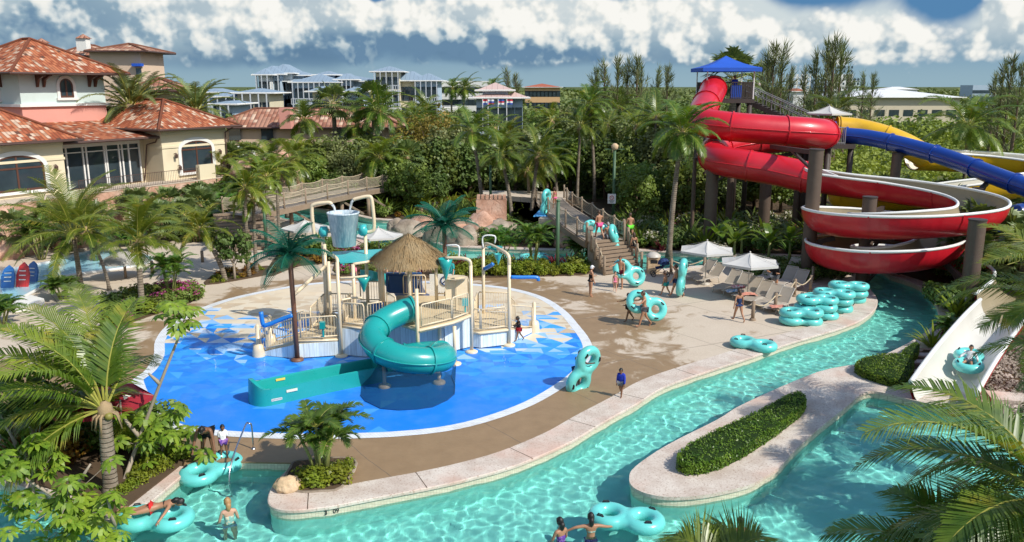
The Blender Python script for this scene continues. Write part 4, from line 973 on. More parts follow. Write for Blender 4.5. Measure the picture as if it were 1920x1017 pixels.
def hip(F, s0, s1, n0, n1, ze, zr, mat, par, over=.7, eave=M_GUTTER, name='roof', tiles=True):
    s0 -= over; s1 += over; n0 -= over; n1 += over; ls, ln = s1-s0, n1-n0
    if ls >= ln: r0 = F(s0+ln/2, (n0+n1)/2, zr); r1 = F(s1-ln/2, (n0+n1)/2, zr)
    else: r0 = F((s0+s1)/2, n0+ls/2, zr); r1 = F((s0+s1)/2, n1-ls/2, zr)
    a, b, c, d = F(s0, n1, ze), F(s1, n1, ze), F(s1, n0, ze), F(s0, n0, ze)
    if ls >= ln: fs = [[a, b, r1, r0], [c, d, r0, r1], [b, c, r1], [d, a, r0]]
    else: fs = [[a, b, r1], [c, d, r0], [b, c, r0, r1], [d, a, r1, r0]]
    o = slopes(name, fs, mat, par)
    q = MB(); q.tube([a, b, c, d], .11, 5, closed=True); q.build('eave', eave, o)
    q = MB(); q.quad(a-V3(0, 0, .05), d-V3(0, 0, .05), c-V3(0, 0, .05), b-V3(0, 0, .05)); q.build('soffit', eave, o)
    if tiles:
        q = MB()
        for p0, p1 in ((a, r1 if ls < ln else r0), (b, r1), (c, r1 if ls >= ln else r0), (d, r0), (r0, r1)):
            if (p1-p0).length > .2: q.tube([p0+V3(0, 0, .04), p1+V3(0, 0, .05)], .12, 6)
        q.build('ridge', mat, o)
    return o
def arch_window(F, s, n, z0, w, h, rise, par, trim=.22, mull=1, bars_=1):
    """opening with white surround, brown frame, dark glass; n is the wall face"""
    def outline(w2, r_, z_, zb):
        return [(-w2, zb)] + [(-w2*math.cos(math.pi*i/12), z_ + r_*math.sin(math.pi*i/12)) for i in range(13)] + [(w2, zb)]
    zs = z0+h-rise
    def band(q, O, I, n0, n1):
        A_ = [F(s+a, n1, z) for a, z in O]; B_ = [F(s+a, n1, z) for a, z in I]; q.strip(A_, B_); q.strip([F(s+a, n0, z) for a, z in O], A_); q.strip(B_, [F(s+a, n0, z) for a, z in I])
    wt = MB(); band(wt, outline(w/2+trim, rise+trim, zs, z0-.05), outline(w/2, rise, zs, z0-.05), n, n+.09); fbox(wt, F, s-w/2-trim-.08, s+w/2+trim+.08, n-.02, n+.17, z0-.2, z0-.04)
    win = wt.build('window', M_TRIM, par)
    q = MB(); band(q, outline(w/2, rise, zs, z0), outline(w/2-.1, rise-.1, zs, z0+.09), n-.02, n+.05); fbox(q, F, s-w/2, s+w/2, n-.02, n+.05, z0-.04, z0+.09)
    for k in range(mull): c = s-w/2+w*(k+1)/(mull+1); fbox(q, F, c-.055, c+.055, n-.02, n+.055, z0+.08, z0+h-.1)
    for k in range(bars_): fbox(q, F, s-w/2+.08, s+w/2-.08, n-.02, n+.048, zs-.05-.0*k, zs+.05)
    q.build('frame', M_FRAME, win)
    q = MB(); q.add([F(s+a, n+.02, z) for a, z in outline(w/2-.05, rise-.05, zs, z0+.03)], [tuple(range(15))]); q.build('pane', M_GLASS, win)
    return win
F = Frame(-26.7*1.2, 55*1.2, .471, .882, 1.2)     # unit of the facade grid: 1.2 m
VL = thing('resort_villa', 'cream and mint villa with clay tiled hip roofs and arched windows on the terrace', 'villa', (-28, 56, 4.5))
T0 = 4.5
# wings and recess
q = MB(); fbox(q, F, -16, -3.6, -7, 1.0, T0-2.6, 7.75); q.build('wall', M_CREAM, VL)
q = MB(); fbox(q, F, 3.4, 9.0, -7, 1.3, T0-2.6, 8.0); q.build('wall', M_CREAM, VL)
q = MB(); fbox(q, F, -3.59, 3.39, -7, -.6, T0-2.6, 7.6); q.build('wall', M_CREAM, VL)
hip(F, -16, -3.6, -7, 1.0, 7.75, 10.6, M_TILE, VL, .85)
hip(F, 3.4, 9.0, -7, 1.3, 8.05, 9.95, M_TILE, VL, .9)
slopes('roof', [[F(-3.6, 1.1, 7.6), F(4.0, 1.1, 7.6), F(4.0, -5, 8.55), F(-3.6, -5, 8.55)]], M_TILE, VL)
q = MB(); q.tube([F(-3.6, 1.12, 7.52), F(4.0, 1.12, 7.52)], .11, 6); q.tube([F(3.2, 1.15, 7.5), F(3.25, .9, 7.2), F(3.2, .05, 7.0), F(3.2, -.5, T0)], .06, 6); q.tube([F(9.4, 1.9, 8.0), F(9.0, 1.42, 7.6), F(9.0, 1.42, T0)], .06, 6); q.build('gutter', M_GUTTER, VL)
# string courses
for c_ in ((-16.02, -3.55, 0, 1.06, 6.55, 6.7), (3.35, 9.05, 0, 1.36, 6.75, 6.9), (-16.02, -3.55, 0, 1.1, 7.4, 7.7), (3.35, 9.06, 0, 1.4, 7.65, 7.98)):
    q = MB(); fbox(q, F, *c_); q.build('cornice', M_CREAM, VL)
arch_window(F, -6.6, 1.0, T0+.45, 3.3, 2.05, .75, VL, .26, 1); arch_window(F, -12.4, 1.0, T0+.45, 3.3, 2.05, .7, VL, .26, 1)
arch_window(F, 6.3, 1.3, T0+.5, 2.75, 2.15, .6, VL, .25, 1)
# glazed doors
q = MB(); fbox(q, F, -3.3, 2.9, -.58, -.5, T0, T0+2.65); q.build('glass_door', M_GLASS, VL)
fr = MB()
for c in (-3.35, -2.45, -1.3, -1.05, .25, .4, 1.35, 1.6, 2.1, 2.95): fbox(fr, F, c-.05, c+.05, -.5, -.42, T0, T0+2.65)
fbox(fr, F, -3.4, 3.0, -.5, -.4, T0+2.6, T0+2.85); fbox(fr, F, -3.4, 3.0, -.5, -.42, T0+2.25, T0+2.31); fr.build('door_frame', M_TRIM, VL)
# lanterns
for s_, n_, z_ in ((4.35, 1.42, 6.2), (8.3, 1.42, 6.2), (-4.3, 1.12, 6.1), (4.6, 1.42, 5.35), (8.5, 1.42, 5.45)):
    q = MB(); q.lathe(F(s_, n_+.12, z_), [(.05, -.2), (.11, -.16), (.14, .1), (.05, .2), (0, .24)], 8); q.beam(F(s_, n_-.1, z_+.15), F(s_, n_+.12, z_+.2), .05, .05); q.build('wall_lantern', M_GUTTER, VL)
# tower storey
q = MB(); fbox(q, F, -2.1, 4.1, -13, -5, 7.5, 9.7); q.build('wall', M_PINK, VL)
q = MB(); fbox(q, F, -2.1, 4.1, -13, -5, 9.72, 11.9); q.build('wall', M_MINT, VL)
q = MB(); fbox(q, F, -2.3, 4.3, -13.2, -4.8, 9.6, 9.78); q.build('cornice', M_TRIM, VL)
hip(F, -2.1, 4.1, -12, -5, 11.75, 14.1, M_TILE, VL, 1.25)
arch_window(F, 1.15, -5.0, 10.2, 1.0, 1.25, .5, VL, .2, 1, 0)
F2 = Frame(F(-2.1, -9.0, 0).x, F(-2.1, -9.0, 0).y, F.n.x, F.n.y, 1.2)     # left face of the tower
arch_window(F2, 1.2, .0, 10.1, .95, 1.35, .5, VL, .2, 1, 0)
for s_ in (-.9, -.45, 2.9, 3.35):
    q = MB(); P0 = [(0, 0), (0, -.85), (.12, -.85), (.3, -.4), (.75, -.18), (1.0, -.14), (1.0, 0)]
    A_ = [F(s_-.07, -5+a, 11.72+z) for a, z in P0]; B_ = [F(s_+.07, -5+a, 11.72+z) for a, z in P0]; q.strip(A_, B_, True); q.add(A_, [tuple(range(7))]); q.add(B_, [tuple(range(7))[::-1]]); q.build('bracket', M_FRAME, VL)
for s_ in (1.6, 2.1):
    q = MB(); A_ = [F2(s_-.07, a, 11.72+z) for a, z in P0]; B_ = [F2(s_+.07, a, 11.72+z) for a, z in P0]; q.strip(A_, B_, True); q.add(A_, [tuple(range(7))]); q.add(B_, [tuple(range(7))[::-1]]); q.build('bracket', M_FRAME, VL)
# the hotel block behind the villa
HB = thing('peach_hotel_block', 'peach hotel block with clay roofs and chimneys standing behind the villa', 'hotel', (-38, 92, 0))
def bx(px0, px1, py0, py1, Y, dep, m, name='wall', par=HB):
    a = A(px0, py1, Y); b = A(px1, py0, Y); q = MB(); q.hexa([V3(a.x, Y, a.z), V3(b.x, Y, a.z), V3(b.x, Y+dep, a.z), V3(a.x, Y+dep, a.z), V3(a.x, Y, b.z), V3(b.x, Y, b.z), V3(b.x, Y+dep, b.z), V3(a.x, Y+dep, b.z)]); return q.build(name, m, par)
bx(178, 262, 92, 200, 92, 6, M_PEACH); Fh = Frame(A(178, 90, 92).x, 92, 1, 0)
hip(Fh, 0, 5.1, -6, 0, A(0, 97, 92).z, A(0, 81, 92).z, M_TILE2, HB, .8)
Fh = Frame(A(110, 90, 96).x, 96, 1, 0); hip(Fh, 0, 4.2, -6, 0, A(0, 106, 96).z, A(0, 83, 96).z, M_TILE2, HB, .6); bx(112, 180, 104, 200, 96.2, 5, M_PEACH)
Fh = Frame(A(-60, 90, 90).x, 90, 1, 0); hip(Fh, 0, 6.6, -7, 0, A(0, 107, 90).z, A(0, 86, 90).z, M_TILE2, HB, .5); bx(-60, 52, 105, 200, 90.2, 6, M_PEACH)
for cx_, cy_, w_, Y in ((152, 66, 16, 94), (73, 74, 16, 90)):
    o = bx(cx_-w_/2, cx_+w_/2, cy_+6, cy_+30, Y, 1.0, M_TRIM, 'chimney'); a = A(cx_-w_/2-2, cy_+6, Y); b = A(cx_+w_/2+2, cy_, Y); c = V3((a.x+b.x)/2, Y+.5, b.z+.15)
    slopes('chimney_cap', [[V3(a.x, Y-.2, a.z), V3(b.x, Y-.2, a.z), c], [V3(b.x, Y+1.2, a.z), V3(a.x, Y+1.2, a.z), c], [V3(b.x, Y-.2, a.z), V3(b.x, Y+1.2, a.z), c], [V3(a.x, Y+1.2, a.z), V3(a.x, Y-.2, a.z), c]], M_TILE2, o)
q = MB(); aw = A(258, 122, 91.8); q.box(aw, (1.0, .7, .3)); q.build('awning', M_CANVAS, HB); bx(256, 264, 128, 145, 91.9, .2, M_GLASS, 'window')
LW = thing('low_tiled_wing', 'low cream wing with a clay hip roof right behind the mint tower', 'building', (-33, 78, 0)); Fh = Frame(A(238, 170, 80).x, 80, .97, .24); hip(Fh, 0, 5.0, -7, 0, A(0, 171, 80).z, A(0, 147, 80).z, M_TILE2, LW, .5); q = MB(); fbox(q, Fh, .1, 4.9, -6.9, -.1, 2, A(0, 169, 80).z); q.build('wall', M_CREAM, LW)
LH = thing('long_tiled_building', 'long low building with a faded clay roof beyond the palms', 'building', (-25, 92, 0))
Fh = Frame(A(395, 235, 92).x, 92, 1, .05); hip(Fh, 0, 20.5, -8, 0, A(0, 240, 92).z, A(0, 206, 92).z, M_TILE2, LH, .6); q = MB(); fbox(q, Fh, .1, 20.3, -7.9, -.1, 0, A(0, 238, 92).z); q.build('wall', M_PEACH, LH)
q = MB(); p = A(537, 222, 91.5); q.box(p, (1.2, 1.2, 2.2)); q.build('chimney', M_PINK, LH)
for px_ in (440, 500, 640, 690):
    q = MB(); p = A(px_, 252, 92); q.box((p.x, 91.9+(p.x-Fh.o.x)*.05, p.z), (1.3, .1, 1.3)); q.build('window', M_GLASS, LH)
# --- artificial rock work, pink
def rock_material(name, c1, c2, c3):
    t = NT(name); p = t.obj(); n = t.noise(p, .8, 8, .62); n2 = t.noise(p, 4, 7, .7); v = t.n('ShaderNodeTexVoronoi', feature='DISTANCE_TO_EDGE'); wv = t.n('ShaderNodeTexNoise'); t.l(p, wv.inputs[0]); t.set(wv, 'Scale', 1.3); va = t.n('ShaderNodeVectorMath', operation='ADD'); t.l(p, va.inputs[0]); t.l(wv.outputs['Color'], va.inputs[1]); t.l(va.outputs[0], v.inputs['Vector']); t.set(v, 'Scale', .55)
    col = t.ramp(n, [(.32, c1), (.5, c2), (.68, c3)]); col = t.mix(t.smap(n2, .5, .75, 0, .5), col, mul(c1, .55)); col = t.mix(t.smap(v.outputs[0], 0, .02, .2, 0), col, mul(c1, .5))
    h = t.math('ADD', n2, t.smap(v.outputs[0], 0, .05, -.3, 0)); t.pbr(col, .9, t.bump(h, .6, .08), 0, .2); return t.m
M_ROCKP = rock_material('pink sculpted rock', (.38, .2, .13), (.56, .34, .24), (.66, .47, .36)); M_ROCKG = rock_material('grey brown rock', (.18, .14, .1), (.32, .26, .2), (.45, .38, .3)); M_ROCKT = rock_material('tan boulder', (.5, .33, .19), (.62, .45, .28), (.66, .5, .33))
# terrace in front of the villa, its railing, low walls
q = MB(); fbox(q, F, -16, 9.4, .9, 2.9, 1.84, T0); tw = q.build('terrace', [M_ROCKP]); tag(tw, kind='structure')
q = MB(); fbox(q, F, -16, 9.42, .9, 2.92, T0+.003, T0+.05); tag(q.build('terrace_floor', M_DECK), kind='structure')
TR = thing('terrace_railing', 'dark metal balustrade along the edge of the villa terrace', 'railing', F(3, 2.75, T0)); 
for a, b in ((-4, -1), (-1, 2), (2, 5), (6.6, 9.3)): bars(F(a, 2.75, T0), F(b, 2.75, T0), 1.05, M_GUTTER, TR, .16, .012, 'balustrade')
q = MB(); fbox(q, F, 5.1, 6.5, 2.5, 2.85, T0+.05, T0+1.05); tag(q.build('terrace_parapet', M_CREAM), 'short cream parapet between two runs of dark balustrade on the terrace', 'wall')
q = MB(); fbox(q, F, 10, 15.5, -2.5, -2.2, T0-1, T0+1.55); fbox(q, F, 10, 15.5, -2.55, -2.15, T0+1.55, T0+1.65); tag(q.build('garden_wall', M_LWHITE), 'long white garden wall right of the villa', 'wall')
GT = thing('garden_wall_gate', 'small dark arched gate in the white garden wall', 'gate', F(14.6, -2.1, T0)); q = MB(); q.add([F(14.6+.75*math.cos(math.pi*i/10), -2.1, T0+.3+.9*math.sin(math.pi*i/10)) for i in range(11)], [tuple(range(11))]); q.build('opening', M_GLASS, GT)
q = MB()
for i in range(1, 7): q.beam(F(14.6, -2.05, T0+.3), F(14.6+.8*math.cos(math.pi*i/7), -2.05, T0+.3+.95*math.sin(math.pi*i/7)), .05, .05)
q.build('spokes', M_GUTTER, GT)

def rock(name, c, r, sc, lab, m, seed=0, sub=4, amp=.35, grp=None):
    bm = bmesh.new(); bmesh.ops.create_icosphere(bm, subdivisions=sub, radius=1)
    for v in bm.verts:
        d = v.co.normalized(); k = 1 + amp*mnoise.noise(d*1.3+Vector((seed, 0, 0))) + amp*.5*mnoise.noise(d*3+Vector((0, seed, 0))) + amp*.18*mnoise.noise(d*8+Vector((0, 0, seed))); f = abs(mnoise.noise(d*2.1+Vector((seed, seed, 0))))
        v.co = Vector((d.x*sc[0], d.y*sc[1], d.z*sc[2]))*r*(k - .2*f)
    me = bpy.data.meshes.new(name); bm.to_mesh(me); bm.free(); me.materials.append(m); me.polygons.foreach_set('use_smooth', [True]*len(me.polygons))
    o = bpy.data.objects.new(name, me); COL.objects.link(o); o.location = c; o.rotation_euler = (0, 0, seed); return tag(o, lab, 'rock', grp)
rock('rock_overhang', (-39.2, 61.5, 1.6), 1, (6.2, 5.2, 2.3), 'big pink rock overhang jutting out below the villa windows', M_ROCKP, .2, 5)
rock('rock_wall', (-42.6, 65, -.5), 1, (7.5, 4.5, 3.4), 'dark pink rock face in the shade below the overhang', M_ROCKP, 2.1, 5)
rock('rock_wall', (-30.3, 69, .6), 1, (4.2, 3.6, 2.2), 'pink rock face below the terrace doors', M_ROCKP, 4.0, 5)
rock('rock_wall', (-25.4, 74.4, 1.0), 1, (3, 3, 2.1), 'pink rock below the right wing of the villa', M_ROCKP, 5.5, 4)
for i, (s_, n_, z_, r_) in enumerate(((-9.5, 3.4, 2.2, 2.6), (-5, 3.4, 2.3, 2.6), (-2.2, 3.9, .9, 2.3), (.6, 3.4, 1.6, 2.2), (3.2, 3.9, 1.0, 2.3), (5.8, 3.3, 1.7, 2.2), (8.4, 3.0, 1.4, 2.3), (10.2, 1.2, 2.2, 2.2), (-13, 3.6, 2, 2.6))):
    rock('rock_wall', F(s_, n_, z_), 1, (r_, r_*.8, r_*.95), 'sculpted pink rock of the face under the villa terrace', M_ROCKP, i*1.37+.5, 4, .4, 'rock face under the terrace')
rock('boulder', A(528, 330, 74), 1, (2.0, 1.6, 2.3), 'tall rounded pink boulder beside the rope bridge', M_ROCKP, 1.0, 4)
rock('boulder', A(462, 320, 72), 1, (1.6, 1.2, .9), 'low pink boulder behind the palms by the terrace end', M_ROCKP, 3.0, 4)
q = MB(); P = [G(x, y, 0) for x, y in ((215, 455), (270, 455), (320, 440), (322, 425), (270, 418), (215, 430))]; q.prism([(p.x, p.y) for p in P], 0, .55); tag(q.build('low_wall_bed', stucco('sand render', (.62, .47, .33))), 'low sand coloured raised bed below the palms by the children pool', 'planter')

# --- bridges
M_PLANKW = mk('weathered grey boards', (.30, .25, .20), .8, .25, 2, .4, 25, dirt=.3); M_LOG = mk('weathered round timber', (.26, .19, .13), .85, .25, 3, .5, 20); M_ROPE = mk('sisal rope', (.50, .41, .28), .9, .15, 6, .4, 60)
M_NETR = mk('tan rope mesh panel', (.42, .35, .25), .9, .15, 4, .3, 60)
def netmat():
    t = NT('rope net'); uvv = t.pos(); x, y, z = t.xyz(uvv); u = t.math('MULTIPLY', t.math('ADD', x, t.math('MULTIPLY', y, .6)), 9); v = t.math('MULTIPLY', z, 9)
    fu = t.math('ABSOLUTE', t.math('SUBTRACT', t.math('FRACT', u), .5)); fv = t.math('ABSOLUTE', t.math('SUBTRACT', t.math('FRACT', v), .5)); g = t.math('MAXIMUM', t.math('GREATER_THAN', fu, .36), t.math('GREATER_THAN', fv, .36))
    a = t.n('ShaderNodeBsdfTransparent'); d = t.n('ShaderNodeBsdfDiffuse'); d.inputs[0].default_value = rgb(.42, .36, .27); m = t.n('ShaderNodeMixShader'); t.l(t.math('MULTIPLY', g, .8), m.inputs[0]); t.l(a.outputs[0], m.inputs[1]); t.l(d.outputs[0], m.inputs[2]); t.l(m.outputs[0], t.out.inputs[0]); return t.m
M_ROPENET = netmat()
def bridge(name, lab, pts, wd, np_, par_h=1.1, net=True, rail=True):
    o = thing(name, lab, 'bridge', pts[0]); P = smooth_line(pts, 8); L, Rr = offset_line(P, wd/2), offset_line(P, -wd/2); q = MB(); n = len(P)
    for i in range(n-1):
        for k in range(3):
            a0, a1 = P[i].lerp(P[i+1], k/3), P[i].lerp(P[i+1], (k+.88)/3); l0, l1 = L[i].lerp(L[i+1], k/3), L[i].lerp(L[i+1], (k+.88)/3); r0, r1 = Rr[i].lerp(Rr[i+1], k/3), Rr[i].lerp(Rr[i+1], (k+.88)/3); dz = V3(0, 0, -.06); q.hexa([l0+dz, r0+dz, r1+dz, l1+dz, l0, r0, r1, l1])
    q.build('boards', M_PLANKW, o)
    for side in (L, Rr):
        q = MB()
        for i in range(n-1): q.beam(side[i]-V3(0, 0, .25), side[i+1]-V3(0, 0, .25), .18, .38)
        q.build('side_beam', M_LOG, o)
        if not rail: continue
        ps = []
        for k in range(np_+1):
            f = k*(n-1)/np_; i = min(int(f), n-2); p = side[i].lerp(side[i+1], f-i); ps.append(p); q = MB(); q.tube([p-V3(0, 0, .4), p+V3(0, 0, par_h+.1)], .07, 7); q.build('post', M_LOG, o, True)
        for k in range(np_):
            a, b = ps[k], ps[k+1]
            def rp(t, h): return a.lerp(b, t)+V3(0, 0, h-.22*math.sin(math.pi*t)*(.6 if h > .5 else .2))
            q = MB(); q.tube([rp(t/5, par_h) for t in range(6)], .035, 5); q.tube([rp(t/5, .25) for t in range(6)], .028, 5); q.build('rope', M_ROPE, o, True)
            if net: q = MB(); q.strip([rp(t/5, .25) for t in range(6)], [rp(t/5, par_h) for t in range(6)]); q.build('rope_net', M_ROPENET, o)
    return o, P
bz = 2.1
bo, bp = bridge('rope_bridge', 'long weathered rope sided bridge over the channel behind the bucket', [G(440, 402, bz), G(520, 386, bz+.1), G(610, 367, bz+.15), G(690, 352, bz), G(760, 345, bz-.1)], 2.4, 9)
for px_ in (545, 640, 690):
    p = G(px_, 380, bz); q = MB(); q.tube([G(px_, 384-(px_-545)*.17, bz)-V3(0, 0, .3), V3(G(px_, 384-(px_-545)*.17, bz).x, G(px_, 384-(px_-545)*.17, bz).y, -.4)], .16, 8); q.build('pile', M_LOG, bo, True)
    q = MB(); c = G(px_, 384-(px_-545)*.17, bz); q.beam(c-V3(0, 0, .4), V3(c.x+1.8, c.y, .6), .14, .14); q.build('brace', M_LOG, bo)
def stair(name, lab, a, b, wd, n, m=None, par=None, stringer=True):
    o = thing(name, lab, 'stairs', a); a = Vector(a); b = Vector(b); d = b-a; pn = V3(d.y, -d.x, 0).normalized()*wd/2
    for i in range(n):
        p0 = a+d*(i/n); p1 = a+d*((i+1)/n); z1 = p1.z; q = MB(); f = V3(d.x, d.y, 0)/n*.15
        q.hexa([V3(*(p0-pn).xy, 0-.02)-f, V3(*(p0+pn).xy, -.02)-f, V3(*(p1+pn).xy, -.02), V3(*(p1-pn).xy, -.02), V3(*(p0-pn).xy, z1-.1), V3(*(p0+pn).xy, z1-.1), V3(*(p1+pn).xy, z1-.1), V3(*(p1-pn).xy, z1-.1)]); st = q.build('step', M_SOIL if m is None else m, o)
        q = MB(); q.beam(V3(*(p0-pn*1.03).xy, z1-.05), V3(*(p0+pn*1.03).xy, z1-.05), .16, .16); q.beam(V3(*(p0-pn).xy, z1-.045)+V3(d.x, d.y, 0)/n*.5, V3(*(p0+pn).xy, z1-.045)+V3(d.x, d.y, 0)/n*.5, (V3(d.x, d.y, 0)/n).length, .09); q.build('tread', M_LOG, st)
    return o
stair('timber_stairs', 'wide grey timber stairs leading down from the rope bridge to the plaza', G(475, 470, 0), G(455, 398, bz), 4.0, 11, M_PLANKW)
so_ = stair('timber_stairs', 'brown timber stairs full of people carrying tubes', G(1168, 512, 0), G(1135, 449, 1.75), 2.6, 9, M_ROCKG)
bo2, _ = bridge('rope_bridge', 'timber footbridge with rope sides behind the brown stairs', [G(1135, 450, 1.75), G(1100, 428, 1.95), G(1068, 405, 1.9), G(1040, 385, 1.7), G(1030, 372, 1.6)], 2.5, 7, 1.05)
for s_ in (-1, 1):
    for k in range(5):
        a = G(1168, 512, 0).lerp(G(1135, 449, 1.75), k/4); d = G(1135, 449, 1.75)-G(1168, 512, 0); pn = V3(d.y, -d.x, 0).normalized()*1.38*s_
        q = MB(); q.tube([a+pn-V3(0, 0, .1), a+pn+V3(0, 0, 1.15)], .085, 7); q.build('post', M_LOG, so_, True)
        if k < 4:
            b = G(1168, 512, 0).lerp(G(1135, 449, 1.75), (k+1)/4); q = MB(); q.tube([a.lerp(b, t/5)+pn+V3(0, 0, 1.05-.15*math.sin(math.pi*t/5)) for t in range(6)], .035, 5); q.build('rope', M_ROPE, so_, True); q = MB(); q.strip([a+pn+V3(0, 0, .2), b+pn+V3(0, 0, .2)], [a+pn+V3(0, 0, 1.02), b+pn+V3(0, 0, 1.02)]); q.build('rope_net', M_ROPENET, so_)
stair('garden_steps', 'short sandy garden steps among the shrubs by the channel', G(800, 402, .2), G(806, 383, 1.1), 2.4, 5, M_ROCKP)
# walkway with the blue mat where two people wait
q = MB(); P = [G(1010, 408, 1.7), G(1050, 410, 1.7), G(1062, 378, 1.6), G(1000, 372, 1.6), G(900, 366, 1.5), G(900, 360, 1.5), G(1075, 362, 1.5)]; q.prism([(p.x, p.y) for p in P], 1.2, 1.62); tag(q.build('walkway', M_DECK), kind='structure')
q = MB(); P = [G(1000, 405, 1.7), G(1042, 404, 1.7), G(1046, 386, 1.65), G(1020, 386, 1.65)]; q.prism([(p.x, p.y) for p in P], 1.63, 1.68); tag(q.build('blue_mat', mk('blue rubber mat', (.08, .35, .72), .7)), 'pale blue rubber mat on the far walkway', 'mat')
# castle wall of the grotto and rocks along the channel
def castle():
    o = thing('castle_wall', 'small pink toy castle wall with battlements above the rocks', 'wall', G(925, 430, 0)); a = A(893, 425, 62); b = A(950, 425, 62); q = MB(); q.box(((a.x+b.x)/2, 62.5, 1.3), (b.x-a.x, .6, 2.6)); q.build('wall', M_ROCKP, o)
    for k in range(7):
        q = MB(); x = a.x+.18+(b.x-a.x-.36)*k/6; q.box((x, 62.5, 2.75), (.24, .6, .35)); q.build('battlement', M_ROCKP, o)
castle()
rr = random.Random(5)
for i, (px_, py_, r, lab) in enumerate([(770, 440, 1.3, 'grey boulder at the bend of the channel behind the bucket'), (795, 425, 1.2, 'grey boulder above the channel bend, beside the steps'), (818, 446, 1.1, 'tan boulder left of the second spray palm'), (857, 440, 1.3, 'boulder behind the second spray palm'), (872, 452, 1.2, 'tan boulder by the far kerb behind the thatched hut'), (905, 437, 1.7, 'large boulder under the toy castle wall'), (938, 440, 1.4, 'brown boulder right under the toy castle wall'), (1065, 455, 1.5, 'dark boulder under the footbridge'), (1090, 448, 1.6, 'dark boulder beside the brown stairs'), (1000, 448, 1.0, 'small boulder right of the castle wall among shrubs'), (745, 425, .9, 'small grey boulder at the water side behind the white umbrella')]):
    p = G(px_, py_+6, 0); rock('boulder', (p.x, p.y, r*.3), r, (1, .8, .75), lab, M_ROCKG if i % 2 == 0 else M_ROCKP, i*1.7, 3)

# --- flags beyond the grove
M_FLAGS = [mk('red flag cloth', (.5, .03, .05), .8), mk('white flag cloth', (.7, .7, .7), .8), mk('blue flag cloth', (.03, .08, .35), .8)]
for i, px_ in enumerate((905, 915, 934, 950)):
    p = A(px_, 215, 98); o = thing('flag_pole', ['striped flag on a pole, outermost before the pink roofed pavilion', 'striped flag on a pole, second before the pink roofed pavilion', 'striped flag on a pole, third before the pink roofed pavilion', 'striped flag on a pole nearest the palms before the pavilion'][i], 'flag', (p.x, 98, 0)); q = MB(); q.tube([(p.x, 98, 0), (p.x, 98, A(px_, 186, 98).z)], .05, 6); q.build('pole', M_TRIM_F, o)
    for k in range(3):
        z1 = A(px_, 187, 98).z-.19*k; q = MB(); q.add([(p.x+.05+j*.13, 98+.06*math.sin(j*1.6), z1-d_) for j in range(6) for d_ in (0, .19)], [(2*j, 2*j+2, 2*j+3, 2*j+1) for j in range(5)]); q.build('stripe', M_FLAGS[(k+i) % 3], o)
# --- distant buildings
def block(name, lab, cat, px0, px1, ytop, Y, dep, m, roofm=None, rtop=None, over=.8, ybase=None, win=None, wm=None, zb=0.0, roof_tiles=False):
    a = A(px0, ytop, Y); b = A(px1, ytop, Y); o = thing(name, lab, cat, ((a.x+b.x)/2, Y, 0)); Fb = Frame(a.x, Y, 1, 0); L = b.x-a.x
    q = MB(); fbox(q, Fb, 0, L, -dep, 0, zb, a.z); q.build('wall', m, o)
    if roofm: hip(Fb, 0, L, -dep, 0, a.z, A(0, rtop, Y+dep/2).z, roofm, o, over, M_TRIM, tiles=False)
    if win:
        rows, cols, ww, hh, z0, dz = win
        for i in range(rows):
            for j in range(cols):
                c = L*(j+.5)/cols; q = MB(); fbox(q, Fb, c-ww/2, c+ww/2, -.05, .06, z0+i*dz, z0+i*dz+hh); w_ = q.build('window', wm or M_GLASS, o)
    return o, Fb, L, a.z
BH, Fb, L, zt = block('blue_hotel', 'long powder blue hotel with pale blue metal roofs on the horizon', 'hotel', 520, 700, 153, 150, 14, M_BWALL, M_BLUEROOF, 138, 1.0, win=(3, 18, .7, 1.5, 2.6, 3.0))
M_BALC = stucco('grey white balcony', (.52, .55, .58))
def wing(px0, px1, ye, yr, Y, dep, m, rows, cols, z0=2.4, rm=None, par=None, gal=False):
    a = A(px0, ye, Y); b = A(px1, ye, Y); L = b.x-a.x; Fq = Frame(a.x, Y, 1, 0); par = par or BH; q = MB(); fbox(q, Fq, 0, L, -dep, 0, 0, a.z); q.build('wall', m, par); hip(Fq, 0, L, -dep, 0, a.z, A(0, yr, Y+dep/2).z, rm or M_BLUEROOF, par, .9, M_TRIM, tiles=False)
    h = (a.z-1.0)/max(1, rows)
    for i in range(rows):
        for j in range(cols): c = L*(j+.5)/cols; q = MB(); fbox(q, Fq, c-.45, c+.45, -.05, .07, .9+i*h+.3, .9+i*h+h*.75); q.build('window', M_GLASS, par)
        if gal:
            q = MB(); fbox(q, Fq, -.3, L+.3, 0, 1.5, .9+i*h-.15, .9+i*h+.05); fbox(q, Fq, -.3, L+.3, 1.42, 1.5, .9+i*h+.8, .9+i*h+.95)
            for j in range(cols*3+1): c = -.3+(L+.6)*j/(cols*3); fbox(q, Fq, c-.05, c+.05, 1.4, 1.5, .9+i*h, .9+i*h+.85)
            for j in range(cols+1): c = L*j/cols; fbox(q, Fq, c-.07, c+.07, 1.42, 1.55, .9+i*h, .9+i*h+h)
            q.build('balcony', M_BALC, par)
wing(486, 525, 140, 124, 148, 8, M_BWALL, 3, 3, gal=True); wing(508, 545, 138, 121, 150, 8, M_LWHITE, 3, 3); wing(484, 505, 141, 129, 146, 5, M_TRIM, 3, 2, gal=True); wing(536, 570, 142, 134, 152, 8, M_BWALL, 3, 3); wing(596, 625, 141, 134, 152, 6, M_BWALL, 3, 2)
wing(552, 632, 155, 139, 146, 8, M_BWALL, 3, 8, gal=True); wing(636, 660, 150, 138, 147, 6, M_BWALL, 3, 3, gal=True); wing(704, 748, 135, 125, 146, 9, M_YWALL, 4, 4, gal=True); wing(748, 790, 152, 134, 148, 9, M_YWALL, 3, 4); wing(780, 820, 152, 138, 147, 9, M_BWALL, 3, 4, gal=True)
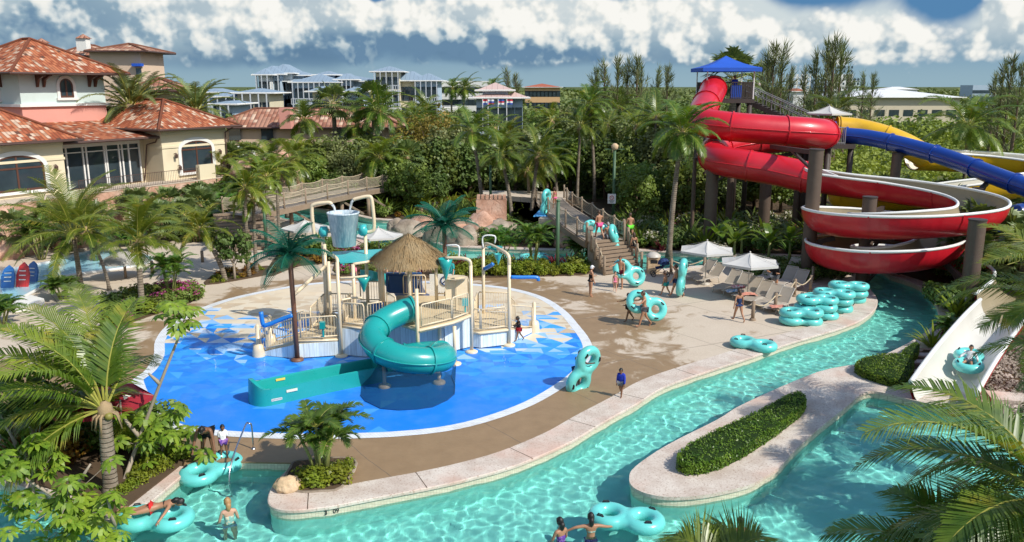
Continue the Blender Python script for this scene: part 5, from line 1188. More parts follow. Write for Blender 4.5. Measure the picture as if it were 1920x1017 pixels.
wing(586, 616, 172, 162, 120, 8, M_YWALL, 2, 3); wing(650, 680, 172, 163, 121, 8, M_BWALL, 2, 3)
def cottage(px0, px1, ye, yr, Y, lab, wall=None, rm=None):
    o = thing('blue_roofed_cottage', lab, 'cottage', (A((px0+px1)/2, ye, Y).x, Y, 0)); wing(px0, px1, ye, yr, Y, 7, wall or M_BWALL, 2, max(2, int((px1-px0)/14)), par=o, rm=rm, gal=True); return o
cottage(398, 446, 182, 171, 118, 'small blue cottage with white gallery left of the round tree'); cottage(378, 412, 174, 166, 130, 'blue roofed cottage partly behind palms at the far left of the hotel'); cottage(445, 505, 175, 166, 116, 'blue cottage with cream side wall right of the round tree', M_YWALL)
cottage(405, 435, 196, 189, 106, 'lowest blue roof between the cottages and the clay roof')
WHt, Fb, L, zt = block('white_hotel', 'white four storey hotel with dark balconies between palms on the horizon', 'hotel', 822, 918, 152, 190, 12, M_LWHITE, None, win=(4, 12, 1.0, 1.3, 1.2, 2.7))
for i in range(4): q = MB(); fbox(q, Fb, -.2, L*.45, 0, 1.0, 2.7+i*2.7-.2, 3.4+i*2.7); q.build('balcony', M_TRIM, WHt)
PV = thing('pink_roof_pavilion', 'pale blue pavilion with a two tier pink roof beyond the palms', 'pavilion', (A(932, 185, 105).x, 105, 0)); wing(893, 960, 184, 172, 105, 8, M_BWALL, 2, 5, par=PV, rm=M_PINKROOF); wing(905, 952, 170, 155, 106, 6, M_BWALL, 1, 4, par=PV, rm=M_PINKROOF); wing(950, 980, 184, 173, 106, 6, M_BWALL, 2, 2, par=PV, rm=M_PINKROOF)
block('red_roofed_hotel', 'ochre hotel with red roof low on the horizon', 'hotel', 985, 1050, 164, 300, 16, stucco('ochre wall', (.6, .38, .2)), metal_roof('red roof', (.4, .12, .07)), 157, 1.0, win=(2, 9, 1.6, 2, 3, 4))
TWr, Fb, L, zt = block('white_tower_block', 'white high rise with blue glass on the horizon, left one of the pair', 'tower block', 1487, 1521, 139, 620, 14, M_LWHITE, None, win=(8, 4, 1.8, 2.2, 2.5, 2.9), wm=M_BWALL)
TWr, Fb, L, zt = block('white_tower_block', 'plain white high rise on the horizon, right one of the pair', 'tower block', 1566, 1600, 139, 620, 14, M_LWHITE, None, win=(8, 5, 1.3, 1.6, 2.5, 2.9))
block('pale_tower_block', 'lower teal topped block beside the white high rise', 'tower block', 1600, 1612, 152, 640, 12, M_MINT, M_BLUEROOF, 148, .5, win=(5, 2, 1.5, 2, 2, 3))
block('pale_tower_block', 'distant blue grey block glimpsed between the tall pines', 'tower block', 1527, 1548, 150, 660, 12, M_BWALL, None, win=(6, 4, 1.5, 1.6, 2, 3))
block('long_warehouse', 'long cream warehouse with white roof beyond the scrub', 'warehouse', 1585, 1800, 183, 190, 20, stucco('sand wall', (.62, .54, .4)), M_WROOF, 168, 1.0, win=(1, 8, 2.2, 1.4, 4.2, 3))
block('small_white_house', 'small white house beside the blue canopy tower on the horizon', 'house', 1412, 1432, 160, 320, 10, M_LWHITE, M_PINKROOF, 154, .5, win=(2, 3, 1.2, 1.5, 2, 3))
block('red_roofed_house', 'low house with red roof among the tall pines', 'house', 1488, 1512, 172, 240, 8, M_LWHITE, metal_roof('rust roof', (.35, .12, .07)), 166, .5, win=(1, 3, 1, 1.2, 3, 3))
block('flat_office', 'flat dark roofed building low at the far edge of the scrub', 'building', 1825, 1870, 160, 420, 12, M_BWALL, None, win=(2, 6, 2, 1.6, 4, 3)); block('white_shed', 'long white shed low on the horizon above the warehouse', 'shed', 1660, 1720, 168, 420, 12, M_LWHITE, M_WROOF, 163, .5, win=(1, 6, 1.5, 1.4, 4, 3))
GS = thing('grey_shelter', 'grey canvas shelter roof among the shrubs', 'shelter', (A(705, 258, 84).x, 84, 0)); Fq = Frame(A(672, 266, 84).x, 84, 1, 0); hip(Fq, 0, 3.0, -3, 0, A(0, 270, 84).z, A(0, 252, 85.5).z, mk('grey canvas', (.28, .26, .23), .8), GS, .4, M_GUTTER, tiles=False)
for dx in (.2, 2.8): q = MB(); q.tube([(Fq.o.x+dx, 83.9, 0), (Fq.o.x+dx, 83.9, A(0, 270, 84).z)], .08, 6); q.build('pole', M_GUTTER, GS)
# ================================================================ VEGETATION
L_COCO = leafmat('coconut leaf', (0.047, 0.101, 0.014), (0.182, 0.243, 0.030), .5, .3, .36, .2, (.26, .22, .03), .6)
L_COCO2 = leafmat('yellower coconut leaf', (0.072, 0.132, 0.014), (0.240, 0.282, 0.030), .45, .34, .36, .15, (.34, .28, .04), .6)  # brighter, yellower tone of the coconut leaf
L_FAN = leafmat('fan palm leaf', (0.075, 0.120, 0.038), (0.224, 0.284, 0.090), .6, .25, .42, .2)
L_ARECA = leafmat('areca leaf', (0.039, 0.111, 0.016), (0.143, 0.247, 0.033), .9, .3, .4, .2)
L_DARK = leafmat('dark broad leaf', (.055, .10, .026), (.165, .225, .06), .7, .22, .4, .25, spec=.22)
L_MID = leafmat('green broad leaf', (.085, .145, .028), (.235, .29, .06), .7, .28, .42, .25, spec=.22)
L_OLIVE = leafmat('olive leaf', (.11, .14, .05), (.26, .285, .11), .7, .25, .5, .2, spec=.22)
L_AUT = leafmat('yellow brown leaf', (0.108, 0.108, 0.024), (0.324, 0.228, 0.048), .6, .25, .5, .15, spec=.22)
L_LIME = leafmat('lime leaf', (0.103, 0.149, 0.017), (0.310, 0.345, 0.034), 1.2, .35, .4, .15, spec=.22)
L_CROTON = leafmat('croton leaf', (.10, .03, .015), (.35, .2, .02), 2.5, .3, .4, .15, (.05, .1, .02), spec=.22)
L_CORDY = leafmat('red cordyline leaf', (.12, .012, .025), (.25, .03, .05), 2.0, .3, .4, .15)
L_PINE = leafmat('casuarina needles', (.10, .13, .05), (.24, .265, .11), .3, .2, .6, .15)
L_FLOW = leafmat('magenta petals', (.4, .04, .22), (.6, .12, .38), 3, .35, .5, .1)
L_WFLOW = leafmat('white petals', (.6, .55, .5), (.75, .7, .62), 3, .3, .5, .05)
L_HEDGE = leafmat('clipped hedge leaf', (0.048, 0.117, 0.014), (0.179, 0.276, 0.028), 2.2, .25, .35, .08, (.2, .24, .04), spec=.22)
L_SCRUB = leafmat('scrub leaf', (.14, .20, .035), (.33, .36, .07), .05, .28, .5, .1, spec=.22)
L_WOOD = leafmat('far woodland leaf', (.09, .13, .04), (.235, .26, .09), .03, .2, .55, .1, spec=.22)
def trunk_material():
    t = NT('grey ringed palm trunk'); p = t.obj(); x, y, z = t.xyz(p); n = t.noise(p, 2.5, 6, .65); zz = t.math('ADD', z, t.math('MULTIPLY', n, .08)); fr = t.math('ABSOLUTE', t.math('SUBTRACT', t.math('FRACT', t.math('DIVIDE', zz, .13)), .5)); ring = t.smap(fr, .3, .5)
    col = t.mix(t.smap(n, .3, .7), rgb(.17, .135, .10), rgb(.31, .26, .20)); col = t.mix(t.math('MULTIPLY', ring, .55), col, rgb(.09, .07, .05)); col = t.mix(t.smap(t.noise(p, 1.1, 4), .55, .7, 0, .4), col, rgb(.38, .35, .29))
    t.pbr(col, .9, t.bump(t.math('ADD', t.math('MULTIPLY', ring, -.8), n), .7, .05), 0, .15); return t.m
M_TRUNK = trunk_material(); M_BARK = mk('brown bark', (.14, .1, .07), .9, .3, 2, .8, 14, spec=.1); M_PALE = mk('pale smooth bark', (.36, .30, .23), .85, .2, 2, .4, 16, spec=.15); M_GSTEM = mk('green cane stem', (.22, .24, .07), .6, .2, 2, .2, 12)

def rvec(r): 
    z = r.uniform(-1, 1); a = r.uniform(0, 6.2832); k = math.sqrt(1-z*z); return V3(k*math.cos(a), k*math.sin(a), z)
def leafq(q, p, d, nrm, L, W):
    """one pointed leaf: two triangles folded along the midrib"""
    s_ = d.cross(nrm)
    if s_.length < 1e-4: s_ = d.orthogonal()
    s_ = s_.normalized()*W; m = p+d*(L*.45)
    q.add([p, m+s_-nrm*.0, p+d*L, m-s_], [(0, 1, 2, 3)])
def cloud(q, c, rad, n, L, r, W=.42, up=.35, shell=.55, droop=0.0):
    for _ in range(n):
        u = rvec(r); k = shell+(1-shell)*r.random()**.5
        if r.random() < .2: k *= r.uniform(.4, 1)
        p = c + V3(u.x*rad[0]*k, u.y*rad[1]*k, u.z*rad[2]*k)
        nrm = (u + rvec(r)*.7 + V3(0, 0, up)).normalized(); d = rvec(r); d = d - nrm*d.dot(nrm)
        if d.length < .05: continue
        d = (d.normalized() - V3(0, 0, droop)).normalized(); s_ = L*r.uniform(.6, 1.25); leafq(q, p-d*s_*.5, d, nrm, s_, s_*W)
def frond(q, base, az, e0, L, droop, n, ll, r, w=.022, side=.0, thick=.035, hang=.35, t0=.14, vee=.35, ragged=.1):
    N = 16; pts = [Vector(base)]; dirh = V3(math.cos(az), math.sin(az), 0); sh = V3(-math.sin(az), math.cos(az), 0)
    for i in range(N):
        t = (i+.5)/N; e = e0-droop*t**1.25; pts.append(pts[-1] + (dirh*math.cos(e) + V3(0, 0, math.sin(e)) + sh*side*t)*(L/N))
    def at(t): f = t*N; i = min(int(f), N-1); return pts[i].lerp(pts[i+1], f-i)
    def tang(t): i = min(int(t*N), N-1); return (pts[i+1]-pts[i]).normalized()
    q.k = 1; q.tube(pts[::2], [thick*(1-.85*i/(N/2)) for i in range(N//2+1)], 4, False); q.k = 0
    for i in range(n):
        t = t0+(1-t0)*(i+.5)/n; p = at(t); tg = tang(t); s0 = tg.cross(V3(0, 0, 1))
        if s0.length < .05: s0 = sh.copy()
        s0.normalize(); upv = s0.cross(tg).normalized(); prof = (math.sin(math.pi*(.16+.80*t)))**.7
        for sg in (-1, 1):
            if r.random() < ragged*.5: continue
            l = ll*prof*r.uniform(.85, 1.1); sweep = .55+.5*t
            d = (s0*sg + tg*sweep + upv*(vee+r.uniform(-.12, .12))).normalized()
            p1 = p + d*l*.5; d2 = (d - V3(0, 0, hang+r.uniform(0, .2))).normalized(); p2 = p1 + d2*l*.5; wv = tg*w*(.9+.5*prof)
            q.add([p-wv, p+wv, p1+wv*.9, p1-wv*.9, p2], [(0, 1, 2, 3), (3, 2, 4)])
M_RACH = mk('yellow green midrib', (.33, .32, .06), .5, .15, 2, .05, 10)
def coco_crown(name, seed, n=20, L=3.6, leaf=34, ll=.75, m=None, w=.022, wind=(0, 0), up=1.25, spread=1.9, par=None):
    r = random.Random(seed); q = MB()
    for i in range(n):
        f = i/n; az = i*2.39996 + r.uniform(-.25, .25); e0 = up-spread*f**1.1+r.uniform(-.12, .12); Lf = L*r.uniform(.82, 1.1)*(.8+.3*math.sin(math.pi*min(1, .25+f))); droop = r.uniform(1.05, 1.6)*(1 if f < .75 else .75)
        wa = math.atan2(wind[1], wind[0]) if wind != (0, 0) else az; k = math.hypot(*wind); da = (wa-az+math.pi) % (2*math.pi)-math.pi; az2 = az + da*k*.35
        frond(q, V3(math.cos(az2)*.1, math.sin(az2)*.1, -.1*f), az2, e0, Lf, droop, leaf, ll*r.uniform(.85, 1.1), r, w, .25*k*math.sin(da), hang=.28+.35*f+r.uniform(0, .2), vee=.4-.5*f)
    return q
def dead_skirt(q, r, n=9, L=1.0, z=-.1):
    for _ in range(n): a = r.uniform(0, 6.28); q.tube([V3(0, 0, z), V3(math.cos(a)*.3, math.sin(a)*.3, z-.15), V3(math.cos(a)*.38, math.sin(a)*.38, z-L*r.uniform(.4, 1))], [.04, .035, .01], 4)
M_HUSK = mk('dry palm husk', (.34, .24, .13), .9, .3, 4, .5, 20); M_NUT = mk('green coconut', (.22, .2, .04), .5, .2, 3, .05, 10)
def palm_kind(name, seed, h, bend, crown, m, trunk_r=(.17, .11), nuts=False, lab='coconut palm', cat='palm tree', husk=True):
    """trunk from the origin to (bend, h) with a crown of its own on top"""
    o = thing(name, lab, cat); r = random.Random(seed); N = 12; P = []
    for i in range(N+1):
        t = i/N; P.append(V3(bend[0]*t**1.7, bend[1]*t**1.7, h*t))
    q = MB(); q.tube(P, [trunk_r[0]*1.45 if i == 0 else trunk_r[0]+(trunk_r[1]-trunk_r[0])*i/N for i in range(N+1)], 10)
    q.build('trunk', M_TRUNK, o, True, True); top = P[-1]
    q = crown; q.v = [(x+top.x, y+top.y, z+top.z) for x, y, z in q.v]; q.build('crown', [m, M_RACH], o, False, True)
    if husk:
        q = MB(); dead_skirt(q, r, 18, .8); q.lathe((0, 0, -.35), [(trunk_r[1]+.01, 0), (trunk_r[1]+.05, .2), (trunk_r[1]+.02, .38), (.04, .5)], 8); q.v = [(x+top.x, y+top.y, z+top.z) for x, y, z in q.v]; q.build('husk', M_HUSK, o, True, True)
    if nuts:
        for k in range(4): a = r.uniform(0, 6.28); q = MB(); q.sphere(top+V3(math.cos(a)*.2, math.sin(a)*.2, -.25), .11, 8); q.build('coconut', M_NUT, o, True, True)
    return o
def fan_crown(seed, n=26, pet=1.0, fr=.85, seg=15):
    r = random.Random(seed); q = MB()
    for i in range(n):
        f = i/n; az = i*2.39996+r.uniform(-.2, .2); e = 1.35-2.0*f+r.uniform(-.1, .1); d = V3(math.cos(az)*math.cos(e), math.sin(az)*math.cos(e), math.sin(e)); p = d*pet*r.uniform(.8, 1.1)
        q.k = 1; q.tube([V3(0, 0, 0), p*.6, p], .018, 3, False); q.k = 0
        s_ = V3(-math.sin(az), math.cos(az), 0); nn = s_.cross(d)
        for k in range(seg):
            a = -1.75+3.5*k/(seg-1); dd = (d*math.cos(a)+s_*math.sin(a)).normalized(); l = fr*r.uniform(.85, 1.1)*(1-.12*abs(a)); t1 = (dd.cross(nn)).normalized()*l*.085; p1 = p+dd*l*.55+nn*.02; p2 = p+dd*l-V3(0, 0, l*.3)
            q.add([p, p1+t1, p2, p1-t1], [(0, 1, 2, 3)])
    return q
def areca_kind(name, seed, h, nst, L, m=None, lab='clump of small palms', stem=None, nf=8, ll=.4, leaf=20):
    o = thing(name, lab, 'palm'); r = random.Random(seed); q = MB(); s_ = MB()
    for k in range(nst):
        a = 6.28*k/nst+r.uniform(-.3, .3); b = V3(math.cos(a), math.sin(a), 0); ln = r.uniform(.1, .32)*h; hh = h*r.uniform(.6, 1.0); top = b*(.15+ln)+V3(0, 0, hh); s_.tube([b*.14, b*(.15+ln*.4)+V3(0, 0, hh*.5), top], [.06, .05, .045], 6)
        for i in range(nf):
            frond(q, top, i*2.4+r.uniform(-.3, .3)+a, 1.2-1.0*i/nf, L*r.uniform(.8, 1.15), r.uniform(1.0, 1.7), leaf, ll, r, .024, hang=.35, thick=.02)
    s_.build('stems', stem or M_GSTEM, o, True, True); q.build('crown', [m or L_ARECA, M_RACH], o, False, True); return o
def tree_kind(name, seed, h, rad, m, lab, leaf=.34, clumps=17, per=150, trunk=.22, low=.35, cat='tree', bark=None, flat=.8):
    o = thing(name, lab, cat); r = random.Random(seed); q = MB(); t = MB(); t.tube([(0, 0, -.2), (r.uniform(-.2, .2), r.uniform(-.2, .2), h*.3), (r.uniform(-.3, .3), r.uniform(-.3, .3), h*.62)], [trunk*1.2, trunk*.8, trunk*.5], 8)
    for i in range(clumps):
        a = i*2.4+r.uniform(-.4, .4); f = (i+.5)/clumps; z = h*(low+(1-low)*.88*f); rr = rad*math.sqrt(max(.05, 1-((f-.42)/.68)**2))*r.uniform(.55, .95); c = V3(math.cos(a)*rr*.75, math.sin(a)*rr*.75, z); k = rad*r.uniform(.28, .46)
        t.tube([(0, 0, h*(.22+.3*f)), c*.5+V3(0, 0, h*.2+z*.2-.1*h), c], [trunk*.4, trunk*.26, trunk*.08], 5)
        cloud(q, c, (k, k, k*flat), per, leaf, r)
        for _ in range(2): cloud(q, c+rvec(r)*k*.9, (k*.4, k*.4, k*.35), per//7, leaf, r)
    t.build('trunk', bark or M_BARK, o, True, True); q.build('crown', m, o, False, True); return o
def shrub_kind(name, seed, h, rad, m, lab, leaf=.14, n=420, flowers=None, cat='shrub', W=.42):
    r = random.Random(seed); o = thing(name, lab, cat); q = MB(); s_ = MB()
    for k in range(7):
        a = r.uniform(0, 6.28); rr = rad*r.uniform(.1, .6); c = V3(math.cos(a)*rr, math.sin(a)*rr, h*r.uniform(.35, .68)); kk = r.uniform(.35, .55); s_.tube([(0, 0, 0), c*.6, c], [.03, .02, .01], 4); cloud(q, c, (rad*kk, rad*kk, h*.36), n//7, leaf, r, W)
    s_.build('stems', M_BARK, o, False, True); q.build('foliage', m, o, False, True)
    if flowers:
        q = MB()
        for _ in range(60):
            u = rvec(r); cloud(q, V3(u.x*rad*.8, u.y*rad*.8, h*(.5+abs(u.z)*.4)), (.06, .06, .05), 3, leaf*.7, r)
        fo = q.build('flowers', flowers, o, False, True); tag(fo, kind='stuff')
    return o
def lance_kind(name, seed, h, m, lab, n=34, w=.09, bend=1.0, cat='plant'):
    r = random.Random(seed); o = thing(name, lab, cat); q = MB()
    for i in range(n):
        a = r.uniform(0, 6.28); e = r.uniform(.5, 1.45); L = h*r.uniform(.7, 1.2); p = V3(math.cos(a)*.15*r.random(), math.sin(a)*.15*r.random(), 0); s_ = V3(-math.sin(a), math.cos(a), 0); prev = None; N = 5
        for k in range(N+1):
            t = k/N; ee = e-bend*t**1.5; ww = w*math.sin(math.pi*(.12+.86*t)); row = [p-s_*ww, p+s_*ww]
            if prev: q.add(prev+row[::-1], [(0, 1, 2, 3)])
            prev = row; p = p+V3(math.cos(a)*math.cos(ee), math.sin(a)*math.cos(ee), math.sin(ee))*(L/N)
    q.build('foliage', m, o, False, True); return o
def banana_kind(seed, h, lab):
    r = random.Random(seed); o = thing('banana_plant', lab, 'banana plant'); q = MB(); q.tube([(0, 0, 0), (.05, 0, h*.55)], [.12, .08], 8); q.build('stem', M_GSTEM, o, True, True); q = MB()
    for i in range(9):
        a = i*2.4+r.uniform(-.3, .3); e = 1.35-.11*i; L = h*.75*r.uniform(.8, 1.1); p = V3(.05, 0, h*.52); N = 9; s_ = V3(-math.sin(a), math.cos(a), 0); prev = None
        for k in range(N+1):
            t = k/N; ee = e-1.5*t**1.6; ww = .27*h*.4*max(0, math.sin(math.pi*min(1, max(0, (t-.15)/.85))))**.6+.015; dz = V3(0, 0, ww*.25); c_ = p
            row = [c_-s_*ww+dz, c_, c_+s_*ww+dz]
            if prev: q.add(prev+row, [(0, 1, 4, 3), (1, 2, 5, 4)])
            prev = row; p = p+V3(math.cos(a)*math.cos(ee), math.sin(a)*math.cos(ee), math.sin(ee))*(L/N)
    q.build('leaves', L_MIDB, o, False, True); return o
L_MIDB = leafmat('banana leaf', (0.060, 0.132, 0.018), (0.180, 0.264, 0.036), 1.2, .4, .35, .15)
def pine_kind(seed, h, lab):
    r = random.Random(seed); o = thing('casuarina_tree', lab, 'casuarina'); t = MB(); q = MB(); t.tube([(0, 0, 0), (.1, 0, h*.5), (.15, .1, h)], [.22, .12, .02], 6)
    nb = 36
    for i in range(nb):
        f = .12+.88*i/nb; z = h*f; a = r.uniform(0, 6.28); L = h*.34*(1.1-f)*r.uniform(.4, 1.2)+.5; e = .55+.7*f+r.uniform(-.25, .25); p0 = V3(.1*f, 0, z); d = V3(math.cos(a)*math.cos(e), math.sin(a)*math.cos(e), math.sin(e)); t.tube([p0, p0+d*L], [.04, .01], 3, False)
        for k in range(24):
            p = p0+d*L*r.uniform(.12, 1.0); dd = (d*.8+rvec(r)*.6+V3(0, 0, .15)).normalized(); leafq(q, p, dd, rvec(r), r.uniform(.4, .95)*(.6+.05*h), .035)
    t.build('trunk', M_BARK, o, False, True); q.build('crown', L_PINE, o, False, True); return o
def schefflera(name, pts, lab, seed, whorls, wr=.34):
    r = random.Random(seed); o = thing(name, lab, 'umbrella tree', pts[0][0]); t = MB(); q = MB(); q2 = MB()
    for br in pts: t.tube(smooth_line(br, 3), [.07-.045*i/((len(br)-1)*3) for i in range((len(br)-1)*3+1)], 6)
    for c, k in whorls:
        c = Vector(c)
        for _ in range(k):
            p = c+V3(r.gauss(0, .38), r.gauss(0, .38), r.gauss(0, .28)); ax = (V3(0, 0, 1)+rvec(r)*.55).normalized(); a0 = r.uniform(0, 6.28); x_ = ax.orthogonal().normalized(); y_ = ax.cross(x_); nl = r.randint(9, 12); qq = q2 if r.random() < .0 else q
            t.tube([c+(p-c)*.2-V3(0, 0, .1), p], .01, 3, False)
            for i in range(nl):
                a = a0+6.2832*i/nl; d = x_*math.cos(a)+y_*math.sin(a); l = wr*r.uniform(.8, 1.1); s_ = ax.cross(d)*l*.16; p1 = p+d*l*.35+ax*.035; p3 = p+d*l*.75-ax*l*.13; p2 = p+d*l*.98-ax*l*.36
                qq.add([p+d*.04, p1+s_*.9, p3+s_, p2, p3-s_, p1-s_*.9], [(0, 1, 5), (1, 2, 4, 5), (2, 3, 4)])
    t.build('trunk', M_PALE, o, True); q.build('crown', L_SCHEF, o)
    if q2.f: q2.build('yellow_leaves', leafmat('yellowing leaf', (.32, .2, .015), (.42, .29, .03), 2, .2), o)
    return o
L_SCHEF = leafmat('umbrella tree leaf', (0.090, 0.180, 0.018), (0.285, 0.390, 0.037), 1.6, .3, .45, .1, (.28, .3, .04), .35)

# ---------- prototypes
def K(o): return Kind(o)
CO = [K(palm_kind('coconut_palm', 11+i, h, b, coco_crown('c', 20+i, n, L, 34, .8, None, .026, wd), m, nuts=nt)) for i, (h, b, n, L, m, wd, nt) in enumerate([
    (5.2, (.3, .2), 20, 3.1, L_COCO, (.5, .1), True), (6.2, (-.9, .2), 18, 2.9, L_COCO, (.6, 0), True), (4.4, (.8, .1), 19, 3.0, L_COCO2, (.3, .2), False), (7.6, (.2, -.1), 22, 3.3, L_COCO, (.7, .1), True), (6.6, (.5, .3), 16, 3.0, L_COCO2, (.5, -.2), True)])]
FP = [K(palm_kind('fan_palm', 31+i, h, (.1, .1), fan_crown(40+i, 30, 1.1, 1.0), L_FAN, (.2, .16), lab='fan palm', husk=True)) for i, h in enumerate((6.8, 4.2, 2.2))]
PH = K(palm_kind('date_palm', 36, 4.5, (.1, 0), coco_crown('d', 60, 40, 2.2, 30, .38, None, .022, up=1.4, spread=2.3), L_FAN, (.3, .25), lab='date palm'))
AR = [K(areca_kind('areca_palm', 50+i, h, n, L)) for i, (h, n, L) in enumerate(((2.05, 6, 1.1), (1.2, 6, 1.0), (2.6, 6, 1.4)))]
BT = [K(tree_kind('broadleaf_tree', 70+i, h, r_, m, 'tree', lf, cl, per)) for i, (h, r_, m, lf, cl, per) in enumerate([(7.5, 3.2, L_MID, .4, 19, 150), (6.8, 3.4, L_DARK, .42, 18, 150), (8.0, 3.4, L_OLIVE, .34, 18, 160), (5.2, 2.8, L_DARK, .36, 16, 140), (6.0, 3.0, L_MID, .36, 16, 140), (8.2, 4.0, L_AUT, .3, 20, 130), (4.4, 2.6, L_LIME, .3, 14, 130)])]
SH = [K(shrub_kind(('green_shrub', 'lime_shrub', 'dark_shrub', 'croton', 'flowering_shrub', 'white_flowered_shrub', 'dwarf_lime_shrub')[i], 90+i, h, r_, m, 'shrub', lf, n, fl)) for i, (h, r_, m, lf, n, fl) in enumerate([(1.2, .9, L_MID, .2, 420, None), (.9, .8, L_LIME, .15, 420, None), (1.5, 1.1, L_DARK, .22, 460, None), (.9, .8, L_CROTON, .17, 380, None), (1.0, .9, L_MID, .17, 380, L_FLOW), (1.3, 1.0, L_OLIVE, .18, 420, L_WFLOW), (.6, .6, L_LIME, .11, 380, None)])]
LA = [K(lance_kind(('ginger_clump', 'lime_ginger_clump', 'cordyline', 'strappy_clump')[i], 110+i, h, m, 'clump', n, w)) for i, (h, m, n, w) in enumerate([(1.7, L_MID, 40, .1), (2.0, L_LIME, 36, .09), (1.1, L_CORDY, 30, .06), (1.3, L_ARECA, 44, .07)])]
BA = K(banana_kind(130, 2.6, 'banana plant')); PI_ = [K(pine_kind(140+i, h, 'pine')) for i, h in enumerate((10.5, 9.0))]

def size_at(v): return v
def put(kind, px, py, lab, grp=None, sc=1.0, rz=None, z=0.0, r=rnd):
    p = G(px, py, z); return kind((p.x, p.y, z-.02), r.uniform(0, 6.28) if rz is None else rz, lab, grp, sc)
def putY(kind, px, Y, z, lab, grp=None, sc=1.0, rz=None):
    x = (px-960)/FPX*(Y*math.cos(PITCH)+(CAMH-z)*math.sin(PITCH)); return kind((x, Y, z-.03), rnd.uniform(0, 6.28) if rz is None else rz, lab, grp, sc)

# ---------- single palms (what each stands by)
def solo(seed, base, h, bend, n, L, lab, m=None, leaf=40, ll=.85, w=.024, wind=(.3, 0), up=1.3, spread=1.7, tr=(.16, .11), nuts=True):
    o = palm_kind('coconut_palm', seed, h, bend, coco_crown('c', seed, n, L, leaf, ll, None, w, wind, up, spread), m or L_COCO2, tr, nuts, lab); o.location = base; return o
g = G(209, 925); solo(201, (g.x, g.y, 0), 2.5, (.0, .15), 22, 4.1, 'big coconut palm with a short ringed trunk in the near corner bed', leaf=64, ll=1.05, w=.019, wind=(-1.5, .5), up=1.45, spread=1.75, tr=(.21, .17))
g = G(152, 540); solo(202, (g.x, g.y, 0), 3.1, (-.1, 0), 24, 4.5, 'full coconut palm by the children pool in front of the pink rock', leaf=48, ll=.9, wind=(-.2, .3), up=1.45, spread=1.7)
g = G(268, 590); solo(203, (g.x, g.y, 0), 3.75, (.12, 0), 17, 2.9, 'coconut palm with straight pale trunk in the flower bed beside the splash pad', leaf=42, wind=(.5, 0), up=1.4, spread=1.6)
g = G(422, 528); o = K(palm_kind('fan_palm', 204, 3.0, (-1.35, .3), coco_crown('l', 204, 22, 2.2, 32, .5, None, .024, up=1.4, spread=2.0), L_COCO2, (.15, .12), lab='leaning palm'))((g.x, g.y, 0), 0, 'leaning palm with bushy head at the edge of the sandy plaza')
g = G(205, 545); solo(205, (g.x, g.y, 0), 3.4, (-1.0, .2), 12, 2.2, 'small slanting coconut palm in front of the children pool', leaf=30, ll=.55, tr=(.1, .07))
g = G(1254, 486); solo(206, (g.x, g.y, 0), 8.2, (.55, .2), 24, 3.0, 'tall coconut palm with a slender curved trunk left of the red tube', m=L_COCO, leaf=44, ll=.9, wind=(.3, 0), up=1.35, spread=2.1, tr=(.2, .13))
for i, (bx_, by_, cx_, cy_, Y, lab) in enumerate([(905, 398, 884, 245, 68, 'coconut palm with thin leaning trunk left of the green pole'), (960, 392, 938, 290, 66, 'coconut palm with strongly curved trunk near the toy castle wall'), (996, 398, 1010, 290, 66, 'coconut palm leaning over the far walkway'), (1115, 350, 1105, 195, 80, 'tallest coconut palm behind the footbridge'), (1045, 352, 1038, 300, 78, 'short coconut palm behind the blue mat'), (992, 380, 990, 318, 74, 'thin coconut palm between the two leaning palms'), (665, 330, 668, 235, 84, 'coconut palm in front of the long clay roof'), (560, 330, 566, 225, 82, 'coconut palm before the clay roof, near its chimney')]):
    b = A(bx_, by_, Y); zz = max(0, b.z); c = A(cx_, cy_, Y); bl = G(bx_, by_, 1.0) if i > 20 else V3(b.x, Y, 0)
    solo(210+i, (b.x, Y, 0), c.z, (c.x-b.x, .3), 20, 3.0 if i < 6 else 2.8, lab, m=L_COCO, leaf=34, ll=.85, w=.028, wind=(.5, .1), up=1.35, spread=2.0, tr=(.17, .12))
for px_, cy_, Y, lab in ((1380, 150, 76, 'fan palm rising behind the blue canopy tower'), (625, 195, 86, 'fan palm with shaggy skirt in front of the blue hotel, left of a pair'), (700, 190, 88, 'tall fan palm against the blue hotel, right of a pair')):
    c = A(px_, cy_, Y); k = c.z/6.8; FP[0]((c.x, Y, 0), rnd.uniform(0, 6), lab, None, k)
c = A(1815, 235, 62); solo(230, (c.x+.3, 62, 0), c.z, (-.3, 0), 22, 4.2, 'wide coconut palm standing beyond the yellow slide', m=L_COCO, leaf=40, ll=1.0, w=.03, wind=(.2, 0), up=1.2, spread=1.6)
c = A(1562, 205, 82); solo(231, (c.x, 82, 0), c.z, (.2, 0), 20, 4.0, 'coconut palm with long arching fronds below the tall pines', m=L_COCO, leaf=34, ll=1.0, w=.03, up=1.1, spread=1.5)
for px_, Y, cy_, lab in ((362, 78, 195, 'round headed date palm right of the low clay roof'), (275, 80, 192, 'date palm between the low clay roof and the villa wing'), (245, 74, 185, 'date palm with drooping fronds beside the mint tower')):
    c = A(px_, cy_, Y); PH((c.x, Y, 0), rnd.uniform(0, 6), lab, None, c.z/4.8)
# slim palms on the plaza before the timber stairs
for px_, py_, cy_, Y, lab in ((467, 520, 350, 0, 'slim palm with pale trunk before the timber stairs, outer one of a pair'), (481, 512, 372, 0, 'slim palm right beside the timber stairs'), (525, 470, 320, 0, 'palm with grey trunk at the near end of the rope bridge'), (505, 478, 330, 0, 'palm crowding the rope bridge end, behind the slim pair')):
    b = G(px_, py_); c = A(px_+4, cy_, b.y); K(palm_kind('slim_palm', int(px_), c.z, (.1, 0), coco_crown('s', int(px_), 18, 2.0, 28, .5, None, .026, up=1.35, spread=2.1), L_COCO2, (.12, .09), lab='x'))((b.x, b.y, 0), 0, lab)
